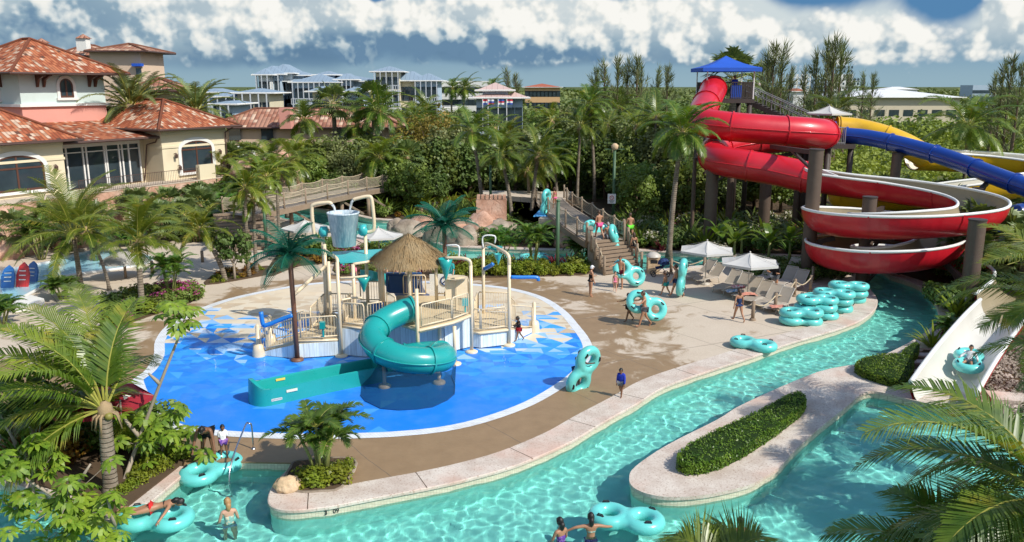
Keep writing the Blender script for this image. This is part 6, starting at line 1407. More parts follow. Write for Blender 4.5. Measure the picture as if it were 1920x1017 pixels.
# fronds reaching in from palms beyond the frame
def near_palm(px, py, Y, L, n, seed, lab, m, az0=None, base_z=-.2, leaf=70):
    c = A(px, py, Y); solo(seed, (c.x+.2, Y, base_z), c.z-base_z, (-.2, 0), n, L, lab, m=m, leaf=leaf, ll=1.15, w=.016, wind=(0, 0), up=1.2, spread=1.5, tr=(.17, .13))
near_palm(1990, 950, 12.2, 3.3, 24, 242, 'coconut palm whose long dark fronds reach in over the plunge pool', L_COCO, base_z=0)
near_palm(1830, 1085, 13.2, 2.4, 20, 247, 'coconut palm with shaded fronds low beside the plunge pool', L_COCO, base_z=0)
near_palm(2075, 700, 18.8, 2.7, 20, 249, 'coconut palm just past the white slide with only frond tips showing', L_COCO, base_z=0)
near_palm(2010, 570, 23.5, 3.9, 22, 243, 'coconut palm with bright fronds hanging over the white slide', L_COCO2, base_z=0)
near_palm(1345, 1075, 14.6, 1.05, 14, 244, 'small palm whose tips show at the water edge nearest the camera', L_COCO2, base_z=0, leaf=40)
# clumps of small palms
for px_, py_, k, sc, lab in ((603, 893, 0, .95, 'green areca palm clump in the stone planter at the tip of the pool deck'), (322, 560, 2, .85, 'trio of small palms in the bed beside the splash pad'), (940, 497, 2, .8, 'palm clump with yellow canes in the back bed, left one'), (1000, 497, 2, .9, 'bushy palm clump with grey canes in the back bed, beside the lamp pole'), (1090, 492, 1, 1.0, 'young palm by the foot of the brown stairs'), (118, 562, 1, .8, 'low palm clump before the children pool floats'), (4, 610, 1, .9, 'low arching palm clump nearest the red float'), (1780, 640, 1, .7, 'small palm clump beside the top of the white slide')):
    put(AR[k], px_, py_, lab, None, sc)
# ---------- beds and bulk planting
GRP = {}
def scatter(kinds, n, xr, yr, labs, grp, sc=(.8, 1.2), test=None, seed=1, mind=.8, z=0.0):
    r = random.Random(seed); pts = []; k = 0; tries = 0
    while k < n and tries < n*40:
        tries += 1; x = r.uniform(*xr); y = r.uniform(*yr)
        if test and not test(x, y): continue
        if any((x-a)**2+(y-b)**2 < mind*mind for a, b in pts): continue
        pts.append((x, y)); i = r.randrange(len(kinds)); kinds[i]((x, y, z-.03), r.uniform(0, 6.28), labs[i] if isinstance(labs, list) else labs, grp, r.uniform(*sc)); k += 1
def pxof(x, y, z=0):
    d = Vector((x, y, z-CAMH)); f = d.y*math.cos(PITCH)-d.z*math.sin(PITCH); u = d.y*math.sin(PITCH)+d.z*math.cos(PITCH); return 960+FPX*d.x/f, 508.5-FPX*u/f
def inpx(poly):
    pl = [Vector((a, b, 0)) for a, b in poly]; return lambda x, y: inpoly(*pxof(x, y), pl)
def bed(name, px, m=None, h=.06):
    q = MB(); P = smooth_line(g2(px), 3, True); q.prism([(p.x, p.y) for p in P], .0, h); return tag(q.build(name, m or M_SOIL), kind='structure')
def bedscatter(px, kinds, labs, n, grp, sc, seed, mind): 
    P = [G(a, b) for a, b in px]; t = lambda x, y: inpoly(x, y, P)
    scatter(kinds, n, (min(p.x for p in P), max(p.x for p in P)), (min(p.y for p in P), max(p.y for p in P)), labs, grp, sc, t, seed, mind)
# back bed along the channel
bb = [(850, 520), (1060, 518), (1108, 512), (1100, 500), (1050, 502), (860, 500)]; bed('back_bed', bb)
bedscatter([(848, 519), (1062, 517), (1105, 511), (1100, 505), (850, 508)], [SH[1], SH[6]], ['yellow green shrub in the low row along the back bed', 'small lime shrub in the low row along the back bed'], 60, 'low shrubs of the back bed', (.75, 1.05), 3, .4)
bedscatter([(850, 509), (1100, 506), (1100, 500), (850, 501)], [LA[2], SH[0]], ['dark red cordyline among the back bed shrubs', 'green shrub behind the lime row of the back bed'], 16, 'taller plants of the back bed', (.7, 1.0), 4, .7)
bb = [(640, 520), (840, 520), (845, 498), (770, 480), (690, 470), (640, 480)]; bed('middle_bed', bb)
bedscatter(bb, [SH[4], SH[0], LA[2]], ['flowering magenta shrub in the bed behind the bucket', 'green shrub in the bed behind the bucket', 'red cordyline in the bed behind the bucket'], 26, 'shrubs behind the bucket', (.6, .95), 5, .6)
bb = [(500, 520), (560, 500), (640, 490), (640, 470), (560, 460), (520, 480)]; bed('stairs_bed', bb); bedscatter(bb, [SH[3], SH[0], LA[3]], ['small croton in the bed by the timber stairs', 'green shrub in the bed by the timber stairs', 'grassy clump in the bed by the timber stairs'], 18, 'plants by the timber stairs', (.7, 1.2), 6, .6)
bb = [(385, 535), (470, 522), (520, 510), (500, 500), (410, 515)]; bed('plaza_bed', bb); bedscatter(bb, [SH[3], SH[6]], ['small red leaved shrub at the plaza edge', 'small lime shrub at the plaza edge'], 16, 'low plants at the plaza edge', (.4, .7), 7, .4)
bb = [(195, 625), (262, 600), (375, 560), (350, 542), (280, 552), (200, 580)]; bed('flower_bed', bb); bedscatter(bb, [SH[1], SH[4], SH[0]], ['yellow green shrub in the flower bed left of the splash pad', 'magenta flowering shrub in the flower bed left of the splash pad', 'green shrub in the flower bed left of the splash pad'], 30, 'shrubs of the flower bed by the pad', (.6, .95), 8, .55)
bb = [(320, 455), (400, 455), (440, 470), (430, 440), (330, 430)]; bedscatter(bb, [SH[0], SH[5], SH[2]], ['green shrub below the terrace end', 'white flowered shrub below the terrace end', 'dark shrub below the terrace end'], 16, 'shrubs below the terrace end', (.8, 1.3), 9, .8)
# big loose shrub at the plaza (white trunk)
g = G(440, 525); K(tree_kind('plumeria_tree', 300, 2.9, 1.3, L_DARK, 'x', .26, 10, 60, .08, .45, bark=M_PALE))((g.x, g.y, 0), 0, 'small plumeria tree with pale twisted trunk at the plaza edge')
# corner bed, near
cb = [p for p in (G(40, 905), G(140, 935), G(215, 975), G(240, 955), G(345, 872), G(352, 845), G(300, 815), G(240, 770), G(180, 770), G(100, 800), G(0, 850))]
q = MB(); q.prism([(p.x, p.y) for p in cb], .0, .1); tag(q.build('corner_bed', M_SOIL), kind='structure')
bedscatter([(20, 850), (100, 815), (170, 800), (130, 880), (60, 890)], [SH[3], LA[3]], ['orange and yellow croton in the corner bed', 'dark grassy clump in the corner bed'], 16, 'plants of the corner bed', (.8, 1.2), 10, .5)
bedscatter([(225, 930), (345, 862), (340, 845), (240, 890)], [SH[6], SH[1]], ['low lime shrub along the coping of the corner bed', 'yellow green shrub along the coping of the corner bed'], 26, 'edging shrubs of the corner bed', (.45, .7), 11, .28)
bedscatter([(180, 860), (300, 840), (310, 800), (240, 780), (150, 800)], [SH[0], LA[3], SH[2]], ['green shrub under the big coconut palm', 'strappy clump under the big coconut palm', 'dark shrub under the big coconut palm'], 18, 'undergrowth of the big palm', (.6, .95), 12, .45)
def wp(px, py, Y): return A(px, py, Y)
Yb = 19.6
schefflera('umbrella_tree', [[G(120, 935), wp(70, 960, 19.8), wp(60, 860, 19.8)], [G(120, 935), wp(150, 900, 19.7), wp(170, 870, 19.7)], [G(120, 935), wp(100, 930, 19.7), wp(20, 880, 19.7)]], 'umbrella tree with glossy whorled leaves at the bottom corner, left of the big palm trunk', 5, [(wp(40, 850, 19.8), 15), (wp(70, 880, 19.8), 10), (wp(15, 890, 19.8), 9), (wp(10, 940, 19.6), 6)], .36)
schefflera('umbrella_tree', [[G(215, 960), wp(150, 990, 18.9), wp(150, 940, 18.8)], [G(215, 960), wp(215, 985, 18.9), wp(200, 930, 18.8)]], 'umbrella tree with drooping glossy whorls in front of the lying bather', 6, [(wp(125, 930, 18.7), 16), (wp(165, 955, 18.7), 12), (wp(110, 985, 18.6), 12), (wp(165, 1000, 18.5), 12)], .34)
schefflera('umbrella_tree', [[G(232, 905), wp(262, 820, 22.6), wp(300, 720, 22.6), wp(340, 620, 22.8), wp(345, 600, 22.8)], [wp(262, 820, 22.6), wp(230, 780, 22.6), wp(225, 750, 22.6)], [wp(300, 720, 22.6), wp(278, 700, 22.6)]], 'lanky umbrella tree with a long bare leaning stem and one leafy head', 7, [(wp(352, 590, 22.8), 16), (wp(225, 745, 22.6), 3)], .34)
schefflera('umbrella_tree', [[G(290, 905), wp(300, 870, 23), wp(308, 815, 23)]], 'bushy umbrella tree just above the near inlet, beside the bending man', 8, [(wp(305, 800, 23), 18), (wp(280, 830, 22.9), 14), (wp(325, 830, 23), 10)], .38)
for i, (x0, y0, x1, y1) in enumerate(((75, 880, 100, 690), (30, 870, 15, 720), (110, 830, 135, 740))):
    a = G(x0, y0); b = A(x1, y1, a.y); K(tree_kind('plumeria_tree', 310+i, b.z, .9, L_DARK, 'x', .26, 8, 34, .06, .6, bark=M_PALE))((a.x, a.y, 0), 0, ['plumeria with bare grey branches behind the corner crotons', 'plumeria with crooked stem at the far corner of the near bed', 'slender plumeria between the crotons and the red parasol'][i])
# planter at the tip of the deck
tp_ = [(560, 868), (640, 862), (668, 872), (640, 918), (600, 925), (556, 925), (535, 905), (545, 880)]
P = smooth_line(g2(tp_), 3, True); q = MB(); q.prism([(p.x, p.y) for p in P], .0, .075); tag(q.build('planter_bed', M_SOIL), kind='structure')
q = MB(); q.tube([p+V3(0, 0, .05) for p in P], .05, 6, closed=True); tag(q.build('planter_kerb', M_ROCKG), kind='structure')
bedscatter([(560, 895), (640, 880), (655, 880), (635, 912), (565, 918)], [SH[6], SH[1]], ['small yellow leaved shrub around the areca palm in the tip planter', 'lime shrub around the areca palm in the tip planter'], 26, 'shrubs of the tip planter', (.45, .7), 13, .26)
rock('boulder', G(541, 921)+V3(0, 0, .17), .36, (1.15, .8, .8), 'smooth tan boulder on the coping at the tip planter', M_ROCKT, .4, 4, .2)
# hedges
def hedge(name, outline, h, lab, seed, dens=700, m=None, rise=.25):
    o = thing(name, lab, 'hedge', outline[0]); P = outline; n = len(P); c = sum(P, V3(0, 0, 0))/n; r = random.Random(seed); q = MB(); inn = [p.lerp(c, .03) for p in P]
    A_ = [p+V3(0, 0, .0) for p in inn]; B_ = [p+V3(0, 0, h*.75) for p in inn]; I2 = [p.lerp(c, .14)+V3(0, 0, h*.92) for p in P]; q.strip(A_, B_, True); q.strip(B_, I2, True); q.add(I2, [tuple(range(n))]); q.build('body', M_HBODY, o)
    q = MB(); xs_ = [p.x for p in P]; ys_ = [p.y for p in P]; area = (max(xs_)-min(xs_))*(max(ys_)-min(ys_)); k = 0
    for _ in range(int(area*dens)):
        x, y = r.uniform(min(xs_), max(xs_)), r.uniform(min(ys_), max(ys_))
        if not inpoly(x, y, P): continue
        d = min((V3(x, y, 0)-p).length for p in P); z = h*(.80+.2*min(1, d/.3))+.05*mnoise.noise((x*1.5, y*1.5, 0)); p = V3(x, y, z+r.uniform(-.06, .06)); nn = (V3(0, 0, 1)+rvec(r)*.8).normalized(); dd = rvec(r); dd = (dd-nn*dd.dot(nn)).normalized(); leafq(q, p-dd*.04, dd, nn, r.uniform(.05, .09), .022)
    for i in range(n):
        a, b = P[i], P[(i+1) % n]; L = (b-a).length; ou = V3((b-a).y, -(b-a).x, 0)
        if L < 1e-4: continue
        ou.normalize()
        if (a+ou*.01-c).length < (a-c).length: ou = -ou
        for _ in range(int(L*h*dens*1.1)):
            t = r.random(); p = a.lerp(b, t)+V3(0, 0, r.uniform(.02, h*.9))+ou*r.uniform(-.06, .03); nn = (ou+rvec(r)*.8).normalized(); dd = rvec(r); dd = (dd-nn*dd.dot(nn)).normalized(); leafq(q, p-dd*.04, dd, nn, r.uniform(.05, .09), .022)
    q.build('foliage', m or L_HEDGE, o); return o
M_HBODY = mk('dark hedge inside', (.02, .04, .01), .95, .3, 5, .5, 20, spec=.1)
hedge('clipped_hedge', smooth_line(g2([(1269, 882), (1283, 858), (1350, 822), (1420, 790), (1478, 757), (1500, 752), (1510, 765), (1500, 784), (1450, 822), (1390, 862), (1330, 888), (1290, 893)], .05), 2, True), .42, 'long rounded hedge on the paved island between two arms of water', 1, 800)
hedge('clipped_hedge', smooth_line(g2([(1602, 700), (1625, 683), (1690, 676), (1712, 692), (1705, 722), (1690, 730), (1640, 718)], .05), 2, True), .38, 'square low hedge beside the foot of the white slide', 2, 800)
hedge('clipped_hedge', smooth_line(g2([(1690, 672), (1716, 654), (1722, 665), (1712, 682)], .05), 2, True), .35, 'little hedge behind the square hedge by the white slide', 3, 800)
# grass patch, slabs, gravel by the white slide
q = MB(); P = g2([(1600, 690), (1720, 650), (1790, 600), (1850, 570), (1930, 600), (1930, 800), (1760, 758), (1640, 725)]); q.prism([(p.x, p.y) for p in P], .0, .03); tag(q.build('soil_patch', M_SOIL), kind='structure')
for i, (px_, py_) in enumerate(((1716, 668), (1726, 682), (1706, 700), (1735, 655))):
    q = MB(); q.box(G(px_, py_)+V3(0, 0, .05), (1.1, .42, .1), R(-8)); tag(q.build('stepping_slab', M_COPE), ['grey stepping slab nearest the square hedge', 'grey stepping slab beside the slide wall', 'lowest stepping slab by the square hedge', 'uppermost stepping slab behind the hedge'][i], 'slab')
q = MB(); q.box(G(1890, 752)+V3(0, 0, .1), (1.3, .9, .16), R(-15)); tag(q.build('stone_slab', M_COPE), 'pale square stone slab lying on the gravel', 'slab')
M_GRAV = rock_material('river gravel', (.16, .13, .11), (.30, .25, .21), (.52, .45, .38)); q = MB(); r = random.Random(9); gp = [G(a, b) for a, b in ((1805, 770), (1860, 660), (1900, 615), (2020, 640), (2020, 830), (1900, 792))]
for _ in range(7000):
    x, y = r.uniform(12, 22), r.uniform(25, 36)
    if not inpoly(x, y, gp): continue
    s_ = r.uniform(.035, .085); a = r.uniform(0, 6.28); c = V3(x, y, .04+s_*.3); ca, sa_ = math.cos(a)*s_, math.sin(a)*s_; q.add([c+V3(ca*1.4, sa_*1.4, 0), c+V3(-sa_, ca, 0), c+V3(-ca*1.4, -sa_*1.4, 0), c+V3(sa_, -ca, 0), c+V3(ca*.3, sa_*.3, s_*.8), c-V3(0, 0, s_)], [(0, 1, 4), (1, 2, 4), (2, 3, 4), (3, 0, 4), (1, 0, 5), (2, 1, 5), (3, 2, 5), (0, 3, 5)])
tag(q.build('gravel', M_GRAV), kind='stuff')
for px_, py_, k, sc, lab in ((1790, 600, LA[1], .8, 'yellow green strappy clump at the right bank of the river'), (1800, 585, LA[0], .9, 'tall ginger clump at the right bank of the river'), (1775, 625, SH[1], .8, 'lime shrub at the right bank of the river'), (1770, 640, LA[2], .6, 'red leaved plant at the right bank of the river'), (1748, 655, LA[1], .6, 'yellow bromeliad like clump by the stepping slabs'), (1830, 590, SH[5], 1.0, 'white flowered shrub above the river bend')): put(k, px_, py_, lab, None, sc)

# ---------- gardens under the slides and along the channel
def clear(x, y):
    for p in CHAN:
        if (p.x-x)**2+(p.y-y)**2 < 2.0: return False
    if inpoly(x, y, deck_poly): return False
    return inpoly(x, y, land_poly)
CHAN = north_bank[::2]+south_bank[::2]
def offpath(x, y):
    px_, py_ = pxof(x, y)
    if inpoly(px_, py_, WALK): return False
    return clear(x, y)
WALK = [Vector((a, b, 0)) for a, b in ((880, 385), (1010, 415), (1060, 440), (1090, 520), (1215, 520), (1190, 450), (1110, 395), (1090, 355), (880, 355))]
ug = lambda x, y: offpath(x, y) and not (15 < x < 28 and y < 49.8 and y > 40)
scatter([LA[0], LA[1], SH[0], SH[2], LA[3], SH[5], LA[2]], 150, (7, 24), (50, 66), ['tall ginger clump in the garden under the red slide', 'yellow green ginger clump in the garden under the red slide', 'green shrub in the garden under the red slide', 'dark shrub in the garden under the red slide', 'strappy clump in the garden under the red slide', 'white flowered shrub in the garden under the red slide', 'red leaved clump in the garden under the red slide'], 'garden under the red slide', (.7, 1.15), ug, 21, .9)
for i, (px_, py_) in enumerate(((1375, 490), (1345, 478), (1440, 492), (1480, 488), (1520, 500), (1555, 492), (1390, 478))): put(BA, px_, py_, ['banana plant behind the pale parasols, with one bright leaf', 'banana plant beside the first slide column', 'banana plant behind the loungers', 'banana plant near the red spiral', 'banana plant in the shade of the spiral', 'banana plant by the river mouth', 'small banana plant behind the parasols'][i], 'banana plants behind the loungers', .9)
scatter([SH[2], SH[0]], 40, (14, 19.5), (46.8, 49.6), ['dark shrub behind the loungers', 'green shrub behind the loungers'], 'shrubs behind the loungers', (.55, .8), lambda x, y: inpoly(x, y, deck_poly), 22, .6)
scatter([LA[1], LA[0], SH[1], SH[0], SH[3]], 110, (-12, 4), (64, 80), ['yellow green ginger clump on the bank beyond the channel', 'ginger clump on the bank beyond the channel', 'lime shrub on the bank beyond the channel', 'green shrub on the bank beyond the channel', 'croton on the bank beyond the channel'], 'bank planting beyond the channel', (.65, 1.1), lambda x, y: offpath(x, y) and not inpoly(*pxof(x, y), [Vector((a, b, 0)) for a, b in ((700, 470), (890, 470), (890, 430), (700, 430))]), 23, .95)
scatter([SH[0], SH[2], LA[2], SH[5]], 60, (-4, 9), (55, 64.5), ['green shrub on the rocky bank by the castle wall', 'dark shrub on the rocky bank by the castle wall', 'red leaved clump on the rocky bank by the castle wall', 'white flowered shrub on the rocky bank by the castle wall'], 'planting on the rocky bank', (.6, 1.0), offpath, 24, .8)
scatter([SH[0], SH[2], LA[0], SH[1]], 60, (3, 11), (48.8, 66), ['green shrub right of the footbridge', 'dark shrub right of the footbridge', 'ginger clump right of the footbridge', 'lime shrub right of the footbridge'], 'planting right of the footbridge', (.7, 1.1), offpath, 25, .9)
scatter([FP[2], AR[0], SH[0], LA[0], SH[2]], 110, (23.5, 46), (41, 62), ['low fan palm beyond the red spiral', 'areca clump beyond the red spiral', 'green shrub beyond the red spiral', 'ginger clump beyond the red spiral', 'dark shrub beyond the red spiral'], 'garden beyond the red spiral', (.8, 1.3), lambda x, y: (x > 24.6+abs(y-42)*.1) and offpath(x, y), 26, 1.2)
scatter([SH[2], SH[0], LA[0]], 36, (21.5, 27), (35.5, 42.5), ['dark shrub on the shaded right bank', 'green shrub on the shaded right bank', 'ginger clump on the shaded right bank'], 'right bank shrubs', (.7, 1.0), lambda x, y: offpath(x, y) and abs((x-24.6)-(y-38.6)*.3) > 1.5, 27, .8)

# ---------- trees of the belt behind
belt_l = ['green broadleaf tree of the dense belt behind the water park', 'dark broadleaf tree of the dense belt behind the water park', 'olive feathery tree of the dense belt behind the water park', 'low dark tree of the dense belt behind the water park', 'mid green round tree of the dense belt behind the water park']
def ylim(x, y): return True
scatter(BT[:5], 46, (-24, -7), (73, 90), [l.replace('behind the water park', 'between rope bridge and clay roof') for l in belt_l], 'trees between rope bridge and clay roof', (.55, .8), lambda x, y: clear(x, y) or y > 82, 31, 2.6)
scatter(BT[:5], 60, (-7, 22), (82, 104), [l.replace('dense belt behind the water park', 'grove behind the far walkway') for l in belt_l], 'trees of the grove behind the walkway', (.65, .95), None, 32, 3.0)
scatter([BT[3], BT[4], BT[0]], 22, (10, 24), (66, 80), ['low dark tree behind the slide columns', 'mid green tree behind the slide columns', 'green broadleaf tree behind the slide columns'], 'trees behind the slide columns', (.55, .8), lambda x, y: not (14 < x < 24.6 and y < 70), 33, 2.4)
scatter(BT[:5]+[FP[0]], 130, (-60, 40), (102, 146), belt_l+['tall fan palm standing in the tree belt'], 'trees of the far belt', (.75, 1.0), lambda x, y: not (-44 < x < -5 and y > 138), 34, 4.2)
for px_, Y, k, sc, lab in ((800, 88, 5, 1.0, 'large tree with yellow brown leaves right of the blue hotel'), (860, 92, 5, .8, 'smaller yellow brown tree beside the pink roofed pavilion'), (745, 84, 5, .75, 'yellow brown tree with shaggy palm at its foot'), (830, 80, 1, .85, 'dense dark green tree behind the second spray palm'), (880, 82, 3, 1.1, 'dark bushy tree behind the leaning palms'), (740, 79, 2, .75, 'silvery olive tree leaning over the rope bridge end'), (690, 80, 2, .75, 'olive tree above the rope bridge'), (590, 78, 4, .9, 'bushy green tree right of the tall pink boulder'), (640, 80, 0, .75, 'green tree behind the rope bridge'), (470, 106, 1, .95, 'round dark tree between the blue cottages'), (425, 72, 4, .6, 'small green tree at the end of the terrace'), (1170, 84, 4, .95, 'feathery green tree right of the tallest coconut palm'), (1230, 80, 2, .9, 'olive tree left of the tall coconut palm'), (1690, 76, 6, .7, 'bright lime tree in the scrub beyond the blue tube')):
    x = A(px_, 300, Y).x; BT[k]((x, Y, 0), rnd.uniform(0, 6), lab, None, sc)
scatter([AR[0], AR[2], FP[1], CO[2]], 40, (-27, -9), (68, 84), ['areca palm among the trees left of the rope bridge end', 'tall areca palm among the trees left of the rope bridge end', 'fan palm among the trees left of the rope bridge end', 'young coconut palm among the trees left of the rope bridge end'], 'palms among the trees by the bridge', (.8, 1.15), lambda x, y: y > 76 or (x < -19 and y > 70), 35, 1.9)
scatter([CO[0], CO[1], CO[4], CO[3]], 26, (-14, 24), (78, 112), ['coconut palm of middling height in the grove', 'leaning coconut palm in the grove', 'coconut palm with yellower head in the grove', 'tall coconut palm in the grove'], 'coconut palms of the grove', (.85, 1.15), lambda x, y: not inpoly(x, y, [Vector((14, 60, 0)), Vector((25, 60, 0)), Vector((25, 72, 0)), Vector((14, 72, 0))]), 36, 3.0)
scatter([AR[0], AR[1], SH[0], SH[2]], 60, (-30, -17), (61, 73), ['areca clump on the slope below the terrace end', 'small areca clump on the slope below the terrace end', 'green shrub on the slope below the terrace end', 'dark shrub on the slope below the terrace end'], 'planting on the terrace slope', (.8, 1.4), lambda x, y: x < -19.5-(y-61)*.1 and x > -24.5-(y-61)*.2, 37, 1.0)
scatter([FP[2], AR[0], FP[2], AR[2], AR[1]], 26, (-36, -20), (52, 72), ['low fan palm before the pink rock face', 'areca clump before the pink rock face', 'low fan palm before the pink rock face', 'tall areca clump before the pink rock face', 'small areca clump before the pink rock face'], 'palms before the rock face', (.7, .95), lambda x, y: (x+32)*.882-(y-66)*.471 > 4.6 and not (x > -25 and y < 60), 39, 1.9)
# pines on the right
for i, (px_, ytop, Y) in enumerate([(1135, 128, 118), (1158, 122, 116), (1178, 126, 120), (1196, 120, 118), (1205, 135, 122), (1120, 140, 124), (1232, 138, 126), (1252, 136, 128), (952, 140, 135), (965, 150, 138), (1440, 112, 105), (1455, 100, 104), (1468, 100, 106), (1430, 130, 108), (1535, 112, 112), (1552, 92, 110), (1566, 88, 108), (1578, 95, 112), (1512, 140, 118), (1590, 150, 120), (1622, 146, 150), (1638, 148, 152), (1885, 128, 118), (1900, 120, 116), (1870, 150, 120), (1915, 132, 114), (1480, 140, 116), (1415, 150, 118)]):
    zt = A(px_, ytop, Y).z; x = A(px_, ytop, Y).x; k = i % 2
    PI_[k]((x, Y, 0), rnd.uniform(0, 6), ['slender casuarina of the group right of the tallest coconut palm', 'slender casuarina of the pair behind the grove', 'slender casuarina of the group behind the pink pavilion', 'slender casuarina of the group right of the blue canopy', 'slender casuarina of the tall group before the white high rises', 'slender casuarina of the group left of the warehouse', 'slender casuarina of the group beyond the wide coconut palm'][0 if i < 6 else 1 if i < 8 else 2 if i < 10 else 3 if i in (10, 11, 12, 13, 26, 27) else 4 if i < 20 else 5 if i < 22 else 6], ['casuarinas by the tallest palm', 'casuarina pair', 'casuarinas behind the pavilion', 'casuarinas by the canopy', 'casuarinas before the high rises', 'casuarinas by the warehouse', 'casuarinas beyond the wide palm'][0 if i < 6 else 1 if i < 8 else 2 if i < 10 else 3 if i in (10, 11, 12, 13, 26, 27) else 4 if i < 20 else 5 if i < 22 else 6], (zt/(10.5, 9.0)[k]*.85, zt/(10.5, 9.0)[k]*.85, zt/(10.5, 9.0)[k]))
scatter([CO[0], CO[1], CO[3]], 9, (-75, -40), (110, 150), 'coconut palm on the skyline near the blue cottages', 'skyline palms by the cottages', (1.1, 1.4), None, 38, 5)
for px_, Y in ((845, 180), (868, 178), (920, 182)): x = A(px_, 160, Y).x; CO[3]((x, Y, 0), 0, 'tall coconut palm in front of the white hotel', 'palms before the white hotel', 1.35)
# bushy field and far woods: nobody could count them
def mass(name, n, xr, yr, hr, rr, m, seed, per, leaf, test=None):
    r = random.Random(seed); q = MB()
    for _ in range(n):
        x, y = r.uniform(*xr), yr[0]+(yr[1]-yr[0])*r.random()**1.3
        if test and not test(x, y): continue
        h = r.uniform(*hr); rad = r.uniform(*rr); k = 1+y/400
        for _j in range(3):
            c = V3(x+r.uniform(-rad, rad)*.7, y+r.uniform(-rad, rad)*.7, h*r.uniform(.4, .72)); cloud(q, c, (rad*.6, rad*.6, h*.36), per//3, leaf*k, r, .5, .5, .6)
    return tag(q.build(name, m), kind='stuff')
mass('scrub', 900, (24, 110), (66, 190), (1.4, 2.8), (1.2, 2.2), L_SCRUB, 41, 66, .36, lambda x, y: x > 26+abs(y-90)*.02 and not (x < 40 and y < 62) and (x/y < .72))
mass('woodland', 1500, (-260, 300), (140, 420), (4.0, 7.6), (2.6, 4.5), L_WOOD, 42, 60, .62, lambda x, y: abs(x/y) < .72 and not (-46 < x < 0 and 136 < y < 162) and not (60 < x < 106 and 175 < y < 216) and not (-22 < x < -2 and 170 < y < 205) and (y > 200 or x < 75))
mass('tall_scrub', 240, (52, 122), (150, 176), (3.6, 5.6), (2.2, 3.6), L_SCRUB, 45, 60, .5, lambda x, y: abs(x/y) < .74)
mass('far_woodland', 1300, (-700, 900), (420, 1100), (5.5, 8.5), (5, 9), L_WOOD, 43, 24, 1.0, lambda x, y: abs(x/y) < .72)
mass('scrub_floor', 700, (-30, 30), (80, 135), (.8, 1.6), (1.2, 2.0), L_WOOD, 44, 40, .36, lambda x, y: not (-13 < x < 12 and y < 84))
# ================================================================ PEOPLE, TUBES, FURNITURE
DONE = []      # (temp object, callback) evaluated together
def later(mb_or_me, mods, cb):
    o = bpy.data.objects.new('tmp', mb_or_me); COL.objects.link(o); mods(o); DONE.append((o, cb))
def flush():
    dg = bpy.context.evaluated_depsgraph_get(); dg.update(); res = []
    for o, cb in DONE: res.append(bpy.data.meshes.new_from_object(o.evaluated_get(dg)))
    for (o, cb), me in zip(DONE, res):
        old = o.data; bpy.data.objects.remove(o)
        cb(me)
    DONE.clear()
def skin_mesh(verts, edges, radii, root):
    me = bpy.data.meshes.new('sk'); me.from_pydata([tuple(v) for v in verts], edges, []); return me, radii, root
def skin_later(verts, edges, radii, root, cb, sub=2):
    me = bpy.data.meshes.new('sk'); me.from_pydata([tuple(v) for v in verts], edges, [])
    def mods(o):
        m = o.modifiers.new('s', 'SKIN'); m.use_smooth_shade = True
        if not me.skin_vertices: me.skin_vertices.new()
        lay = me.skin_vertices[0].data
        for i, rr_ in enumerate(radii): lay[i].radius = rr_ if isinstance(rr_, tuple) else (rr_, rr_); lay[i].use_root = (i == root)
        s_ = o.modifiers.new('d', 'SUBSURF'); s_.levels = sub; s_.render_levels = sub
    later(me, mods, cb)
def skinmat(name, c):
    t = NT(name); n = t.noise(t.obj(), 5, 4); t.pbr(t.mix(n, mul(c, .86), mul(c, 1.12)), .45, None, 0, .4); return t.m
SK = {'fair': skinmat('fair skin', (.56, .32, .22)), 'tan': skinmat('tanned skin', (.40, .205, .12)), 'brown': skinmat('brown skin', (.20, .095, .05)), 'dark': skinmat('dark skin', (.09, .045, .028))}
M_EYE = mk('eye', (.02, .015, .012), .2, 0, 5, 0); M_LIP = mk('lips', (.34, .10, .08), .5, .1, 5, 0)
def cloth(name, c, c2=None):
    t = NT(name); p = t.obj(); n = t.noise(p, 3, 4); col = t.mix(n, mul(c, .8), mul(c, 1.15))
    if c2: col = t.mix(t.smap(t.noise(p, 9, 2), .48, .52), col, rgb(*c2))
    t.pbr(col, .8, t.bump(t.noise(p, 14, 4), .4, .02), 0, .2); return t.m
CL = {k: cloth(k+' cloth', *v) for k, v in {'black': [(.015, .015, .018)], 'navy': [(.015, .025, .08), (.03, .06, .16)], 'bordeaux': [(.14, .012, .025)], 'pink': [(.75, .22, .32)], 'hotpink': [(.8, .12, .3)], 'grey': [(.16, .17, .19)], 'green': [(.16, .7, .05)], 'teal': [(.03, .33, .33)], 'blue': [(.025, .05, .42)], 'red': [(.6, .03, .03)], 'white': [(.75, .75, .75)], 'print': [(.2, .4, .36), (.6, .55, .4)], 'lilac': [(.5, .5, .62)], 'sky': [(.05, .28, .5)], 'purple': [(.12, .05, .3), (.3, .15, .4)]}.items()}
def hairmat(name, c): return mk(name, c, .45, .25, 14, .4, 40, spec=.5)
HR = {'black': hairmat('black hair', (.012, .010, .009)), 'brown': hairmat('brown hair', (.06, .03, .016)), 'blond': hairmat('blond hair', (.38, .22, .09)), 'grey': hairmat('grey hair', (.3, .28, .26)), 'cap': CL['white']}
def rotx(v, a): return V3(v.x, v.y*math.cos(a)-v.z*math.sin(a), v.y*math.sin(a)+v.z*math.cos(a))
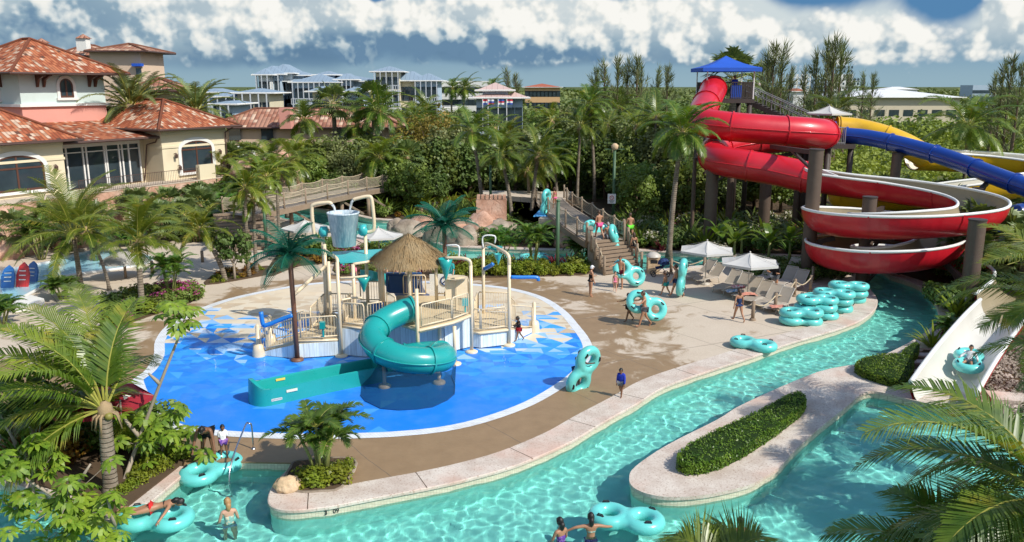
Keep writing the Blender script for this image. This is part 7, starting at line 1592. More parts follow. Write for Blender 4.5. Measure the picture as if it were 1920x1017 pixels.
def person(lab, loc, rz=0.0, h=1.72, skin='tan', hair='black', wear=(), hairlen=0, lean=0.0, legs=((.05, 0.05, .05), (-.05, .05, .05)), arms=((.05, .15, .15), (.05, .15, .15)), turn=0.0, nod=0.0, root=None, female=False, tilt=None):
    """legs/arms per side (left, right): (flex forward, spread, bend)"""
    H = h; J = {}
    kid = h < 1.35; hs = 1.22 if kid else 1.0
    def up(p, a): return rotx(p, -a)     # lean forward by a
    pel = V3(0, 0, .52*H)
    def T(x, y, z): return pel + up(V3(x, y, z)*H, lean)
    J['pel'] = pel; J['waist'] = T(0, .005, .085); J['chest'] = T(0, .0, .20); J['neck'] = T(0, -.005, .30); J['headb'] = T(0, .01, .345)
    E_ = [('pel', 'waist'), ('waist', 'chest'), ('chest', 'neck'), ('neck', 'headb')]
    fem = .9 if female else 1.0
    Rd = {'pel': (.088*H, .068*H) if female else (.08*H, .064*H), 'waist': (.064*H*fem, .052*H), 'chest': (.088*H*fem, .062*H), 'neck': (.036*H, .034*H), 'headb': (.032*H, .034*H)}
    for s_, side in ((-1, 'L'), (1, 'R')):
        fl, ab, kn = legs[0 if s_ < 0 else 1]
        hip = pel + V3(s_*.052*H, 0, -.015*H)
        def ld(a): return V3(s_*math.sin(ab), math.sin(a)*math.cos(ab), -math.cos(a)*math.cos(ab))
        knee = hip + ld(fl)*.245*H; ank = knee + ld(fl-kn)*.235*H; fd = V3(s_*.12, math.cos(fl-kn), math.sin(fl-kn)).normalized(); toe = ank + fd*.10*H + ld(fl-kn)*.025*H; heel = ank+ld(fl-kn)*.028*H-fd*.02*H
        J['hip'+side] = hip; J['knee'+side] = knee; J['ank'+side] = ank; J['toe'+side] = toe
        mid = hip.lerp(knee, .45); J['thigh'+side] = mid; calf = knee.lerp(ank, .3); J['calf'+side] = calf
        E_ += [('pel', 'hip'+side), ('hip'+side, 'thigh'+side), ('thigh'+side, 'knee'+side), ('knee'+side, 'calf'+side), ('calf'+side, 'ank'+side), ('ank'+side, 'toe'+side)]
        Rd.update({'hip'+side: .062*H, 'thigh'+side: .05*H, 'knee'+side: .034*H, 'calf'+side: .034*H, 'ank'+side: .022*H, 'toe'+side: (.022*H, .014*H)})
        af, aa, el = arms[0 if s_ < 0 else 1]
        sh = T(s_*.105*fem, 0, .265)
        def ad(a, b): return up(V3(s_*math.sin(b), math.sin(a)*math.cos(b), -math.cos(a)*math.cos(b)), lean*.6)
        elb = sh + ad(af, aa)*.165*H; wr = elb + ad(af+el, aa*.7)*.145*H; hd = wr + ad(af+el*1.1, aa*.5)*.045*H
        J['sh'+side] = sh; J['elb'+side] = elb; J['wr'+side] = wr; J['hd'+side] = hd
        E_ += [('chest', 'sh'+side), ('sh'+side, 'elb'+side), ('elb'+side, 'wr'+side), ('wr'+side, 'hd'+side)]
        Rd.update({'sh'+side: .034*H, 'elb'+side: .024*H, 'wr'+side: .017*H, 'hd'+side: (.024*H, .014*H)})
    M = Matrix.Rotation(rz, 4, 'Z')
    if tilt is not None: M = M @ tilt
    # feet on the ground / root point at loc
    low = min(J['toeL'].z, J['toeR'].z, J['ankL'].z-.03*H, J['ankR'].z-.03*H)
    base = V3(0, 0, low) if root is None else J[root].copy()
    o = thing('person', lab, 'person', loc, 0)
    def tf(p): return M @ (p-base)
    names = list(J); idx = {k: i for i, k in enumerate(names)}
    # head, hands made directly and joined to the skinned body
    hc = J['headb'] + up(V3(0, .022, .052)*H*hs, lean*.4+nod); hr = .062*H*hs
    HM = Matrix.Rotation(turn, 3, 'Z') @ Matrix.Rotation(-(lean*.5+nod), 3, 'X')
    def hp(x, y, z): return hc + (HM @ V3(x, y, z))*hr
    def body_cb(me):
        q = MB(); q.v = [tuple(tf(v.co)) for v in me.vertices]; q.f = [tuple(p.vertices) for p in me.polygons]; q.m = [0]*len(q.f)
        vs = []; N, Mh = 16, 12; fs = []
        for i in range(Mh+1):
            th = math.pi*i/Mh
            for k in range(N):
                ph = 2*math.pi*k/N; x, y, z = math.sin(th)*math.cos(ph), math.sin(th)*math.sin(ph), math.cos(th)
                jaw = 1-.28*max(0, -z)**1.3; xx = x*.80*jaw; yy = y*.98*(1-.12*max(0, -z)); zz = z*1.22
                if y > .55 and abs(x) < .25: yy += .20*math.exp(-((z+.08)/.16)**2)*math.exp(-(x/.16)**2)     # nose
                if y > .4 and -.0 < z < .25: yy -= .05*math.exp(-((abs(x)-.33)/.14)**2)                         # eye sockets
                if y > .5 and z < -.6: yy += .06                                                             # chin
                vs.append(tf(hp(xx, yy, zz)))
        for i in range(Mh):
            for k in range(N): l = (k+1) % N; fs.append((i*N+k, (i+1)*N+k, (i+1)*N+l, i*N+l))
        q.k = 0; q.add(vs, fs)
        for s_ in (-1, 1):
            q.k = 0; q.add([tf(hp(s_*(.78+.14*a), -.02+.16*b, .05+.24*c)) for a, b, c in ((0, -.6, .8), (1, -1, 1), (1, -.4, -1), (0, .3, -.8), (.5, .6, .2))], [(0, 1, 4), (1, 2, 4), (2, 3, 4), (3, 0, 4)])
            q.k = 1; c = hp(s_*.31, .84, .12); q.sphere(tf(c), hr*.11, 6)
        q.k = 2; q.tube([tf(hp(-.2, .86, -.5)), tf(hp(0, .93, -.49)), tf(hp(.2, .86, -.5))], hr*.06, 5)
        q.k = 0
        for side, s_ in (('L', -1), ('R', 1)):
            w_, hd = J['wr'+side], J['hd'+side]; d = (hd-w_).normalized(); ac = d.cross(V3(0, 1, 0)); ac = ac.normalized() if ac.length > .1 else V3(1, 0, 0); nn = ac.cross(d)
            for k in range(4):
                b0 = hd+ac*(.008*(k-1.5))*H; L = H*(.046, .052, .049, .038)[k]; q.tube([tf(b0), tf(b0+d*L*.5+nn*.004*H), tf(b0+d*L*.85+nn*.014*H)], [.0062*H, .0056*H, .0045*H], 5)
            b0 = w_.lerp(hd, .45)+nn*.012*H; q.tube([tf(b0), tf(b0+(d*.5+nn*.8)*.024*H), tf(b0+(d+nn*.7)*.036*H)], [.0075*H, .0065*H, .005*H], 5)
        q.build('body', [SK[skin], M_EYE, M_LIP], o, True, True)
    ev = [(idx[a], idx[b]) for a, b in E_]
    skin_later([J[k] for k in names], ev, [Rd[k] for k in names], idx['pel'], body_cb)
    # hair
    def make_hair():
        q = MB(); N, Mh = 14, 8; vs = []; fs = []; hl = hairlen
        for i in range(Mh+1):
            th = (math.pi*.60)*i/Mh
            for k in range(N):
                ph = 2*math.pi*k/N; x, y, z = math.sin(th)*math.cos(ph), math.sin(th)*math.sin(ph), math.cos(th)
                if y > .3 and z < .45: z = max(z, .45); 
                rr_ = 1.09+.04*mnoise.noise((x*4, y*4, z*4+h)); vs.append(tf(hp(x*.84*rr_, (y*.98-.05)*rr_, z*1.24*rr_)))
        for i in range(Mh):
            for k in range(N): l = (k+1) % N; fs.append((i*N+k, (i+1)*N+k, (i+1)*N+l, i*N+l))
        q.add(vs, fs)
        if hl:
            q.tube([tf(hp(0, -.75, .2)), tf(hp(0, -1.05, -.5)), tf(hp(0, -1.0, -.9-hl*.6)), tf(hp(0, -.85, -1.2-hl*1.4))], [hr*.6, hr*.72, hr*.6, hr*.2], 9)
        q.build('hair', HR[hair], o, True, True)
        if hair == 'cap':
            q = MB(); q.add([tf(hp(math.cos(a)*.85*k_, .35+math.sin(a)*.9*k_, .52-.1*k_)) for k_ in (.85, 1.25) for a in [math.pi*i/8 for i in range(9)]], [(i, i+1, 10+i, 9+i) for i in range(8)]); q.build('cap_brim', CL['white'], o, False, True)
    make_hair()
    def garment(name, keys, edges, grow, add, m):
        vs = [J[k] for k in keys]; ix = {k: i for i, k in enumerate(keys)}
        def f(k):
            r_ = Rd[k]; r_ = r_ if isinstance(r_, tuple) else (r_, r_); return (r_[0]*grow+add, r_[1]*grow+add)
        def cb(me):
            q = MB(); q.v = [tuple(tf(v.co)) for v in me.vertices]; q.f = [tuple(p.vertices) for p in me.polygons]; q.m = [0]*len(q.f); q.build(name, CL[m], o, True, True)
        skin_later(vs, [(ix[a], ix[b]) for a, b in edges], [f(k) for k in keys], 0, cb, 1)
    for kind, m in wear:
        if kind == 'trunks': garment('swim_trunks', ['pel', 'hipL', 'hipR', 'thighL', 'thighR'], [('pel', 'hipL'), ('pel', 'hipR'), ('hipL', 'thighL'), ('hipR', 'thighR')], 1.18, .014, m)
        elif kind == 'shirt': garment('shirt', ['waist', 'pel', 'chest', 'neck', 'shL', 'shR', 'elbL', 'elbR'], [('waist', 'pel'), ('waist', 'chest'), ('chest', 'neck'), ('chest', 'shL'), ('chest', 'shR'), ('shL', 'elbL'), ('shR', 'elbR')], 1.2, .02, m)
        elif kind == 'longsleeve': garment('rash_shirt', ['waist', 'pel', 'chest', 'neck', 'shL', 'shR', 'elbL', 'elbR', 'wrL', 'wrR'], [('waist', 'pel'), ('waist', 'chest'), ('chest', 'neck'), ('chest', 'shL'), ('chest', 'shR'), ('shL', 'elbL'), ('shR', 'elbR'), ('elbL', 'wrL'), ('elbR', 'wrR')], 1.2, .018, m)
        elif kind == 'suit': garment('swimsuit', ['waist', 'pel', 'chest'], [('waist', 'pel'), ('waist', 'chest')], 1.18, .012, m)
        elif kind == 'bottom': J['pelb'] = J['pel']-V3(0, 0, .03*H); Rd['pelb'] = Rd['pel']; garment('bikini_bottom', ['pel', 'pelb', 'hipL', 'hipR'], [('pel', 'pelb'), ('pel', 'hipL'), ('pel', 'hipR')], 1.12, .008, m)
        elif kind == 'top': J['ch2'] = J['chest'].lerp(J['waist'], .35); Rd['ch2'] = Rd['chest']; garment('bikini_top', ['chest', 'ch2'], [('chest', 'ch2')], 1.14, .01, m)
        elif kind == 'pack': garment('swim_vest', ['chest', 'ch2v'], [], 1, 0, m) if 0 else None
    return o, (lambda k: Vector(loc)+M @ (J[k]-base))
def at(px, py, z=0.0): g_ = G(px, py, z); return (g_.x, g_.y, z+.005)
walk = ((.35, .04, .1), (-.3, .04, .35)); stand = ((.06, .06, .03), (-.06, .06, .06)); ap = ((.1, .12, .2), (.0, .12, .15))
person('woman in black swimsuit and white cap standing alone by the back bed', at(1107, 556), -1.2, 1.68, 'tan', 'cap', [('suit', 'black'), ('bottom', 'black')], 0, .03, stand, ((.3, .1, 1.2), (.1, .1, .2)), female=True)
person('bare chested man in wine red trunks holding a double tube', at(1162, 541), 2.7, 1.84, 'tan', 'brown', [('trunks', 'bordeaux')], 0, .0, stand, ((.1, .1, .2), (.9, .5, .6)))
person('small child in pink swimsuit walking beside the man in wine red trunks', at(1153, 547), 2.9, 1.12, 'fair', 'brown', [('suit', 'pink'), ('bottom', 'pink')], .6, .0, walk, ap, female=True)
person('man hidden to the waist behind the carried double tube in the middle of the deck', at(1207, 613), 1.6, 1.74, 'tan', 'brown', [('trunks', 'grey')], 0, .05, walk, ((.9, .35, .8), (.9, .5, .6)))
person('boy in black and green shorts helping to carry the double tube', at(1179, 603), 1.9, 1.42, 'brown', 'black', [('trunks', 'black')], 0, .05, walk, ((.6, .2, .8), (.9, .4, .6)))
person('boy in teal shorts walking before the man with the upright tube', at(1247, 555), .9, 1.32, 'tan', 'brown', [('trunks', 'teal')], 0, .06, walk, ap)
person('bare chested man in navy trunks walking with an upright tube on his shoulder', at(1268, 557), 1.0, 1.78, 'tan', 'brown', [('trunks', 'navy')], 0, .06, walk, ((.2, .3, .3), (1.5, .6, .8)))
person('woman in dark swimsuit with long hair walking by the rope posts', at(1384, 603), .3, 1.62, 'tan', 'brown', [('suit', 'navy'), ('bottom', 'navy')], 1.0, .03, walk, ((-.2, .35, .1), (.25, .35, .1)), female=True)
person('man in black t-shirt and cap standing between the loungers', at(1451, 552), 2.4, 1.85, 'tan', 'black', [('shirt', 'black'), ('trunks', 'grey')], 0, .0, stand, ((.2, .15, 1.6), (.3, .15, 1.7)))
person('small boy in blue rash shirt walking along the coping', at(1164, 745), 2.6, 1.1, 'brown', 'black', [('longsleeve', 'blue'), ('trunks', 'grey')], 0, .05, walk, ap)
person('child peeking over the upright tube at the edge of the splash pad', at(1082, 730), -.9, 1.5, 'dark', 'black', [('trunks', 'navy')], 0, .15, walk, ((.8, .3, .9), (.9, .5, .7)))
person('toddler in dark hooded shirt and red shorts on the blue pad', at(973, 640), 1.8, 1.12, 'brown', 'black', [('longsleeve', 'black'), ('trunks', 'red')], 0, .05, walk, ((.8, .1, .8), (.5, .1, .9)))
person('man in pink shorts on top of the brown stairs', at(1123, 448, 1.8), .4, 1.78, 'tan', 'brown', [('trunks', 'hotpink')], 0, .03, walk, ((.1, .15, .2), (.8, .5, .4)))
person('man in grey shorts climbing the brown stairs with a tube', at(1140, 470, 1.05), .3, 1.76, 'tan', 'grey', [('trunks', 'grey')], 0, .08, ((.5, .06, .6), (0, .06, .1)), ((.4, .3, .5), (.7, .6, .4)))
person('man in bright green shorts on the stairs, seen from behind', at(1181, 452, 1.55), .2, 1.78, 'tan', 'brown', [('trunks', 'green')], 0, .03, walk, ((.2, .2, .4), (.3, .2, .4)))
person('woman in black swimsuit stepping up the stairs behind the green shorts', at(1188, 486, .55), .2, 1.66, 'tan', 'brown', [('suit', 'black'), ('bottom', 'black')], 1.0, .04, ((.5, .05, .6), (0, .05, .1)), ap, female=True)
person('person in teal shorts with a tube on the far walkway', at(1026, 391, 1.7), .4, 1.74, 'tan', 'brown', [('trunks', 'sky')], 0, .0, stand, ((.2, .2, .3), (.3, .3, .5)))
person('woman in pink bikini on the far walkway', at(1040, 392, 1.7), .8, 1.68, 'tan', 'brown', [('bottom', 'hotpink'), ('top', 'hotpink')], 1.0, .0, stand, ap, female=True)
person('woman in coral top and teal shorts behind the thatched hut', at(722, 526), -1.5, 1.68, 'fair', 'brown', [('shirt', 'pink'), ('trunks', 'teal')], .8, .1, walk, ((.4, .2, .5), (.2, .2, .4)), female=True)
person('person in grey shorts standing under the far side of the hut', at(745, 523), 2.0, 1.7, 'fair', 'brown', [('shirt', 'lilac'), ('trunks', 'grey')], 0, .0, stand, ap)
person('person in teal shorts standing behind the hanging cup', at(846, 538), 2.6, 1.6, 'fair', 'brown', [('shirt', 'teal'), ('trunks', 'teal')], 0, .0, stand, ap)
person('child in rose shirt on the pad behind the louvred roof', at(665, 535), -.6, 1.25, 'fair', 'brown', [('shirt', 'pink'), ('trunks', 'navy')], .4, .0, walk, ap)
person('lifeguard in blue shirt on the slide landing', (22.9, 60.2, 7.02), 2.6, 1.75, 'brown', 'black', [('shirt', 'blue'), ('trunks', 'navy')], 0, .0, stand, ap)
person('guard in dark shirt at the top of the slide tower', (17.4, 66.6, 9.97), 2.6, 1.78, 'brown', 'black', [('shirt', 'blue'), ('trunks', 'black')], 0, .0, stand, ap)
# bathers
person('woman with blond hair wading in printed swimsuit, seen from behind', at(430, 978, -.2)[:2]+(ZF+.02,), .5, 1.68, 'fair', 'blond', [('suit', 'print'), ('bottom', 'lilac')], .9, .03, stand, ((.25, .25, .3), (.3, .25, .3)), female=True)
person('girl with wet dark hair wading by the bottom edge of the picture', at(1052, 1012, -.2)[:2]+(ZF+.02,), .6, 1.62, 'tan', 'black', [('suit', 'purple')], 1.0, .03, stand, ((.3, .2, .3), (.2, .2, .3)), female=True, nod=-.1) 
person('girl in bikini spreading her arms beside the floating double tube', at(1108, 1003, -.2)[:2]+(ZF+.02,), .1, 1.62, 'tan', 'black', [('top', 'print'), ('bottom', 'purple')], 1.0, .0, stand, ((.1, 1.45, .3), (.5, 1.25, .5)), female=True)
person('dark haired swimmer half hidden by the small palm tips', at(1388, 1003, -.2)[:2]+(ZF+.02,), .1, 1.5, 'brown', 'black', [('trunks', 'navy')], 0, .0, stand, ap)
person('man in black shorts bending over a double tube at the inlet edge', at(393, 862, 0), 3.3, 1.8, 'brown', 'black', [('trunks', 'black')], 0, 1.15, ((.25, .12, .2), (.2, .12, .25)), ((.9, .2, .2), (.9, .25, .2)), nod=.2)
person('little girl in white printed shirt beside the bending man', at(421, 858, 0), 3.6, 1.05, 'brown', 'black', [('shirt', 'white'), ('trunks', 'purple')], .6, .05, stand, ap, female=True)

# ---- double tubes
t0_ = MB()
for s_ in (-1, 1):
    t0_.tube([(s_*.45+.385*math.cos(2*math.pi*i/40), .385*math.sin(2*math.pi*i/40), .19) for i in range(40)], .19, 18, closed=True)
for y_ in (-.34, .34): t0_.tube([(-.4, y_, .19), (0, y_*.84, .19), (.4, y_, .19)], [.16, .16, .16], 16)
M_TUBE = mk('aqua vinyl', (.14, .62, .58), .3, .08, 1.5, .06, 5, coat=.35, rand=.08)
TUBE = {}
def seam_cb(me):
    me.materials.clear(); me.materials.append(M_TUBE); me.polygons.foreach_set('use_smooth', [True]*len(me.polygons)); TUBE['me'] = me
tm = t0_.build('tmp0', M_TUBE); tme = tm.data; bpy.data.objects.remove(tm)
def tmods(o):
    m = o.modifiers.new('r', 'REMESH'); m.mode = 'VOXEL'; m.voxel_size = .035; s_ = o.modifiers.new('s', 'SMOOTH'); s_.iterations = 7; s_.factor = .5
later(tme, tmods, seam_cb)
print('people evaluated in one pass'); flush()
tb = thing('double_tube', 'x', 'inflatable tube'); bo = bpy.data.objects.new('tube_body', TUBE['me']); COL.objects.link(bo); bo.parent = tb
for x, y, a in ((-.62, .41, .3), (.62, .41, -.3), (-.62, -.41, -.3), (.62, -.41, .3)):
    q = MB(); c = V3(x, y*.92, .365); d = V3(math.cos(a), math.sin(a), 0)
    q.beam(c-d*.09, c+d*.09, .06, .02); q.tube([c-d*.09, c-d*.06+V3(0, 0, .05), c+d*.06+V3(0, 0, .05), c+d*.09], .018, 6); q.build('handle', M_BLACK, tb, False, True)
DT = K(tb); GT_ = 'aqua double tubes'
def tube(px, py, z, lab, rz=0, rx=0, ry=0, grp=None): g_ = G(px, py, z); return DT((g_.x, g_.y, z), rz, lab, grp, 1.0, rx, ry)
tube(1412, 653, .03, 'aqua double tube lying flat alone on the deck near the coping', -.65)
def tube_pose(c, ld, nn, lab):
    ld = Vector(ld).normalized(); nn = Vector(nn); nn = (nn-ld*nn.dot(ld)).normalized(); y_ = nn.cross(ld); Mx = Matrix((ld, y_, nn)).transposed(); e = Mx.to_euler(); c = Vector(c)-nn*.235
    return DT(c, e.z, lab, None, 1.0, e.x, e.y)
tube_pose(A(1180, 511, 45.0), (.85, .1, -.48), (.25, -.9, .35), 'aqua double tube tilted on the hip of the man in wine red trunks')
tube_pose(A(1213, 573, 37.6), (.9, 0, -.42), (.05, -.95, .3), 'aqua double tube carried upright by two people in the middle of the deck')
tube_pose(A(1280, 520, 42.9), (.12, .1, 1), (1, -.35, 0), 'aqua double tube standing on end on the shoulder of the man in navy trunks')
tube_pose(A(1095, 697, 29.2), (.38, .1, .92), (.7, -.7, .15), 'aqua double tube held upright at the edge of the splash pad')
tube_pose(A(1120, 433, 52.2), (.9, .2, -.35), (.15, -.9, .3), 'aqua double tube at the top of the brown stairs')
tube_pose(A(1156, 449, 50.6), (.35, .1, -.9), (.95, -.35, .3), 'aqua double tube hanging from the shoulder on the brown stairs')
tube_pose(A(1024, 380, 61.0), (.1, 0, 1), (.9, -.5, 0), 'aqua double tube standing on end on the far walkway')
tube(1174, 985, ZW-.06, 'aqua double tube floating beside the girl with spread arms', -.3)
tube(292, 985, ZW-.06, 'aqua double tube carrying the lying bather', .0)
tube(397, 890, ZW-.04, 'aqua double tube pushed off by the bending man', 1.0, .08)
tube(1001, 487, ZW-.06, 'aqua double tube drifting in the channel behind the back bed', .3)
stk = [(1498, 607, 2, -.1), (1530, 596, 3, -.15), (1560, 583, 3, -.2), (1586, 568, 3, -.1), (1545, 578, 2, -.2)]
for i, (px_, py_, n, a) in enumerate(stk):
    g_ = G(px_, py_)
    for k in range(n): DT((g_.x+rnd.uniform(-.1, .1), g_.y+rnd.uniform(-.1, .1), .0+.36*k), a+rnd.uniform(-.2, .2), f"{['bottom', 'second', 'third', 'fourth'][k]} tube of the {['stack nearest the lone tube', 'tall stack next to the front stack', 'stack in the middle of the stored tubes', 'tallest stack under the red spiral', 'rear stack beside the rope posts'][i]}", 'aqua double tubes stored by the river', 1.0, rnd.uniform(-.04, .04), rnd.uniform(-.04, .04))
# lying bather, child riding the slide
lie = Matrix.Rotation(R(82), 4, 'X') 
g_ = G(300, 982, ZW)
person('woman in red bikini lying face down across a floating double tube', (g_.x, g_.y, .27), -1.3, 1.66, 'tan', 'black', [('bottom', 'red'), ('top', 'black')], .8, .0, ((.1, .1, .5), (-.05, .25, .6)), ((1.6, .5, .2), (.4, 1.2, .2)), female=True, root='waist', tilt=Matrix.Rotation(R(-84), 4, 'X'), nod=-.3)
sd_ = Vector(EX[-1])-Vector(EX[-3]); az_ = math.atan2(sd_.y, sd_.x); p_ = Vector(EX[2])*.35+Vector(EX[3])*.65
DT((p_.x, p_.y, p_.z+.3), az_+.2, 'aqua double tube with a child sliding down the white chute', None, .95, 0, .14)
person('child in white shirt sitting in the tube on the white slide', (p_.x-.1, p_.y-.2, p_.z+.55), az_-1.57, 1.2, 'tan', 'black', [('longsleeve', 'white'), ('trunks', 'grey')], 0, -.45, ((1.35, .3, .35), (1.35, .35, .4)), ((.4, .6, .4), (.4, .6, .4)), root='pel')
flush()

# ---- loungers, parasols
M_SLING = mk('taupe sling fabric', (.40, .34, .27), .8, .1, 3, .4, 60, rand=.15); M_LFR = mk('pale lounger frame', (.50, .46, .40), .45, .08, 3, .05, 20); M_PARA = mk('pale grey parasol canvas', (.54, .53, .50), .8, .06, 1.5, .15, 14); M_REDC = mk('dark red parasol canvas', (.33, .015, .03), .8, .1, 1.5, .15, 14)
lo = thing('sun_lounger', 'x', 'sun lounger')
q = MB()
for s_ in (-.33, .33): q.tube([(s_, -1.0, .26), (s_, -.6, .34), (s_, .3, .34), (s_, .42, .36)], .022, 6)
q.build('frame', M_LFR, lo, True, True)
q = MB()
for y, z in ((-.9, .28), (-.3, .34), (.3, .34)): q.tube([(-.33, y, z), (.33, y, z)], .018, 5)
q.build('cross_bars', M_LFR, lo, True, True)
for sx in (-.33, .33):
    for y in (-.75, .35): q = MB(); q.tube([(sx, y, .33), (sx*1.05, y+(.08 if y > 0 else -.08), 0)], .022, 6); q.build('leg', M_LFR, lo, True, True)
q = MB(); q.sweep([V3(0, -1.0, .28), V3(0, -.6, .355), V3(0, 0, .345), V3(0, .35, .36)], [(-.31, .0), (0, -.02), (.31, 0)]); q.build('seat', M_SLING, lo, True, True)
q = MB(); q.sweep([V3(0, .35, .37), V3(0, .7, .68), V3(0, 1.0, .98)], [(-.31, .0), (0, -.02), (.31, 0)])
bk_ = q.build('backrest', M_SLING, lo, True, True)
q = MB(); q.tube([(-.33, .35, .36), (-.33, .7, .68), (-.33, 1.02, 1.0), (.33, 1.02, 1.0), (.33, .7, .68), (.33, .35, .36)], .022, 6); q.build('back_frame', M_LFR, bk_, True, True)
LO = K(lo); GL = 'sun loungers by the river slide'
for i, (px_, py_, a, lab) in enumerate([(1312, 522, -1.0, 'lounger facing the stroller, next to the first parasol pole'), (1330, 530, -.95, 'pale lounger with reclined back right of the first parasol pole'), (1362, 545, -.8, 'lounger at the head of the row under the second parasol'), (1382, 551, -.8, 'lounger with a striped towel in the row under the second parasol'), (1400, 559, -.8, 'lounger in the row left of the second parasol pole'), (1419, 567, -.8, 'lounger right of the second parasol pole'), (1438, 575, -.8, 'lounger behind the walking woman'), (1458, 582, -.8, 'lounger at the near end of the row, beside the rope posts'), (1432, 530, -.8, 'lounger behind the man in black t-shirt'), (1470, 538, -.75, 'lounger right of the man in black t-shirt'), (1490, 545, -.75, 'lounger closest to the shrubs behind the man in black'), (1478, 520, -.75, 'lounger half under the shrubs'), (222, 432, -.5, 'white lounger under the palms at the pink rock, left of a pair'), (244, 430, -.5, 'white lounger under the palms at the pink rock, right of a pair'), (90, 455, -.4, 'lounger in the shade of the rock overhang')]):
    g_ = G(px_, py_); LO((g_.x, g_.y, .55 if 200 < px_ < 260 else 0.004), a, lab, GL)
def parasol(px, py, hgt, rad, lab, m, z=0.0, n=6, logo=False):
    g_ = G(px, py, z); o = thing('parasol', lab, 'parasol', g_); q = MB(); q.tube([g_, g_+V3(0, 0, hgt-.05)], .028, 8); q.lathe(g_, [(.28, 0), (.28, .06), (.05, .1)], 14); q.build('pole', M_LFR, o, True)
    q = MB(); top = g_+V3(0, 0, hgt); E_ = [g_+V3(rad*math.cos(2*math.pi*i/n+.3), rad*math.sin(2*math.pi*i/n+.3), hgt-.46*rad/1.5) for i in range(n)]
    for i in range(n):
        a, b = E_[i], E_[(i+1) % n]
        def pt(u, t): p = a.lerp(b, u); return p.lerp(top, t)-V3(0, 0, .10*math.sin(math.pi*t)*(1-.6*abs(2*u-1)*0)+.0)+V3(0, 0, -.05*math.sin(math.pi*u)*(1-t))
        for j in range(4):
            for k in range(3): q.quad(pt(k/3, j/4), pt((k+1)/3, j/4), pt((k+1)/3, (j+1)/4), pt(k/3, (j+1)/4))
        q.quad(a-V3(0, 0, .12), b-V3(0, 0, .12), b, a)
    o2 = q.build('canopy', m, o); q = MB(); q.sphere(top+V3(0, 0, .03), .05, 8); q.build('finial', M_LFR, o, True)
    q = MB()
    for e_ in E_: q.tube([top-V3(0, 0, .5), top.lerp(e_, .55)-V3(0, 0, .08)], .01, 4); q.tube([top-V3(0, 0, .02), e_-V3(0, 0, .01)], .009, 4)
    q.build('ribs', M_LFR, o)
    if logo:
        for i in (3, 4, 5):
            q = MB(); a, b = E_[i], E_[(i+1) % n]; nn = (b-a).cross(top-a).normalized(); nn = nn if nn.z > 0 else -nn; c = (a+b)/2; c = c.lerp(top, .3)+nn*.06; u = (b-a).normalized(); v = nn.cross(u)
            q.add([c-u*.16-v*.08+nn*.01, c+u*.02-v*.08+nn*.01, c+u*.0+v*.1+nn*.01], [(0, 1, 2)]); q.quad(c+u*.06-v*.08+nn*.01, c+u*.16-v*.08+nn*.01, c+u*.12+v*.06+nn*.01, c+u*.04+v*.06+nn*.01); q.build('emblem', M_WHITE, o2)
parasol(1322, 533, 2.5, 1.62, 'pale parasol beside the curved palm trunk behind the loungers', M_PARA); parasol(1401, 561, 2.5, 1.6, 'pale parasol above the row of loungers', M_PARA)
parasol(712, 500, 2.45, 1.5, 'white parasol between the bucket and the thatched hut', M_PARA); parasol(575, 480, 2.4, 1.6, 'white parasol behind the first spray palm', M_PARA); parasol(1550, 262, 2.5, 1.75, 'white parasol on the slide landing', M_PARA, 7.0); parasol(938, 212, 2.4, 1.2, 'small white parasol far beyond the trees', M_PARA, 6)if 0 else None
parasol(196, 858, 2.3, 1.55, 'dark red parasol with white emblem behind the big coconut palm', M_REDC, 0, 6, True)
o = thing('thatched_parasol', 'small grey thatched sunshade beside the children pool', 'sunshade', G(236, 522)); g_ = G(236, 522); q = MB(); q.tube([g_, g_+V3(0, 0, 1.5)], .08, 8); q.build('pole', M_LOG, o, True); q = MB(); r = random.Random(2)
q.lathe(g_+V3(0, 0, 1.0), [(1.35, .0), (.9, .28), (.4, .5), (.02, .62)], 18)
for _ in range(900):
    a = r.uniform(0, 6.28); t = r.uniform(.1, .95); L = .3; c = g_+V3(math.cos(a)*1.35*t, math.sin(a)*1.35*t, 1.64-.6*t**1.4); d = V3(math.cos(a), math.sin(a), -.55).normalized(); s_ = V3(-math.sin(a), math.cos(a), 0)*.02; q.add([c-s_, c+s_, c+d*L+s_, c+d*L-s_], [(0, 1, 2, 3)])
q.build('roof', mk('grey thatch', (.42, .40, .36), .9, .3, 12, .3, 30), o)
# towels, bags on loungers
for px_, py_, m, lab in ((1384, 551, 'red', 'red and white towel thrown on a lounger'), (1374, 560, 'sky', 'blue towel on a lounger of the row'), (1404, 566, 'pink', 'salmon towel on the lounger left of the second parasol pole'), (1458, 590, 'pink', 'coral towel at the foot of the last lounger')):
    q = MB(); g_ = G(px_, py_); N = 8; r = random.Random(px_)
    for i in range(N):
        for j in range(N):
            def tpt(i, j): x, y = (i/N-.5)*.75, (j/N-.5)*.55; return V3(g_.x+x, g_.y+y, .42+.05*mnoise.noise((x*5+px_, y*5, 0))-.25*max(0, abs(x)-.28))
            q.quad(tpt(i, j), tpt(i+1, j), tpt(i+1, j+1), tpt(i, j+1))
    tag(q.build('towel', cloth('towel '+m, {'red': (.6, .05, .1), 'sky': (.1, .3, .55), 'pink': (.62, .27, .2)}[m], (.75, .72, .7) if m != 'pink' else None), None, True), lab, 'towel')
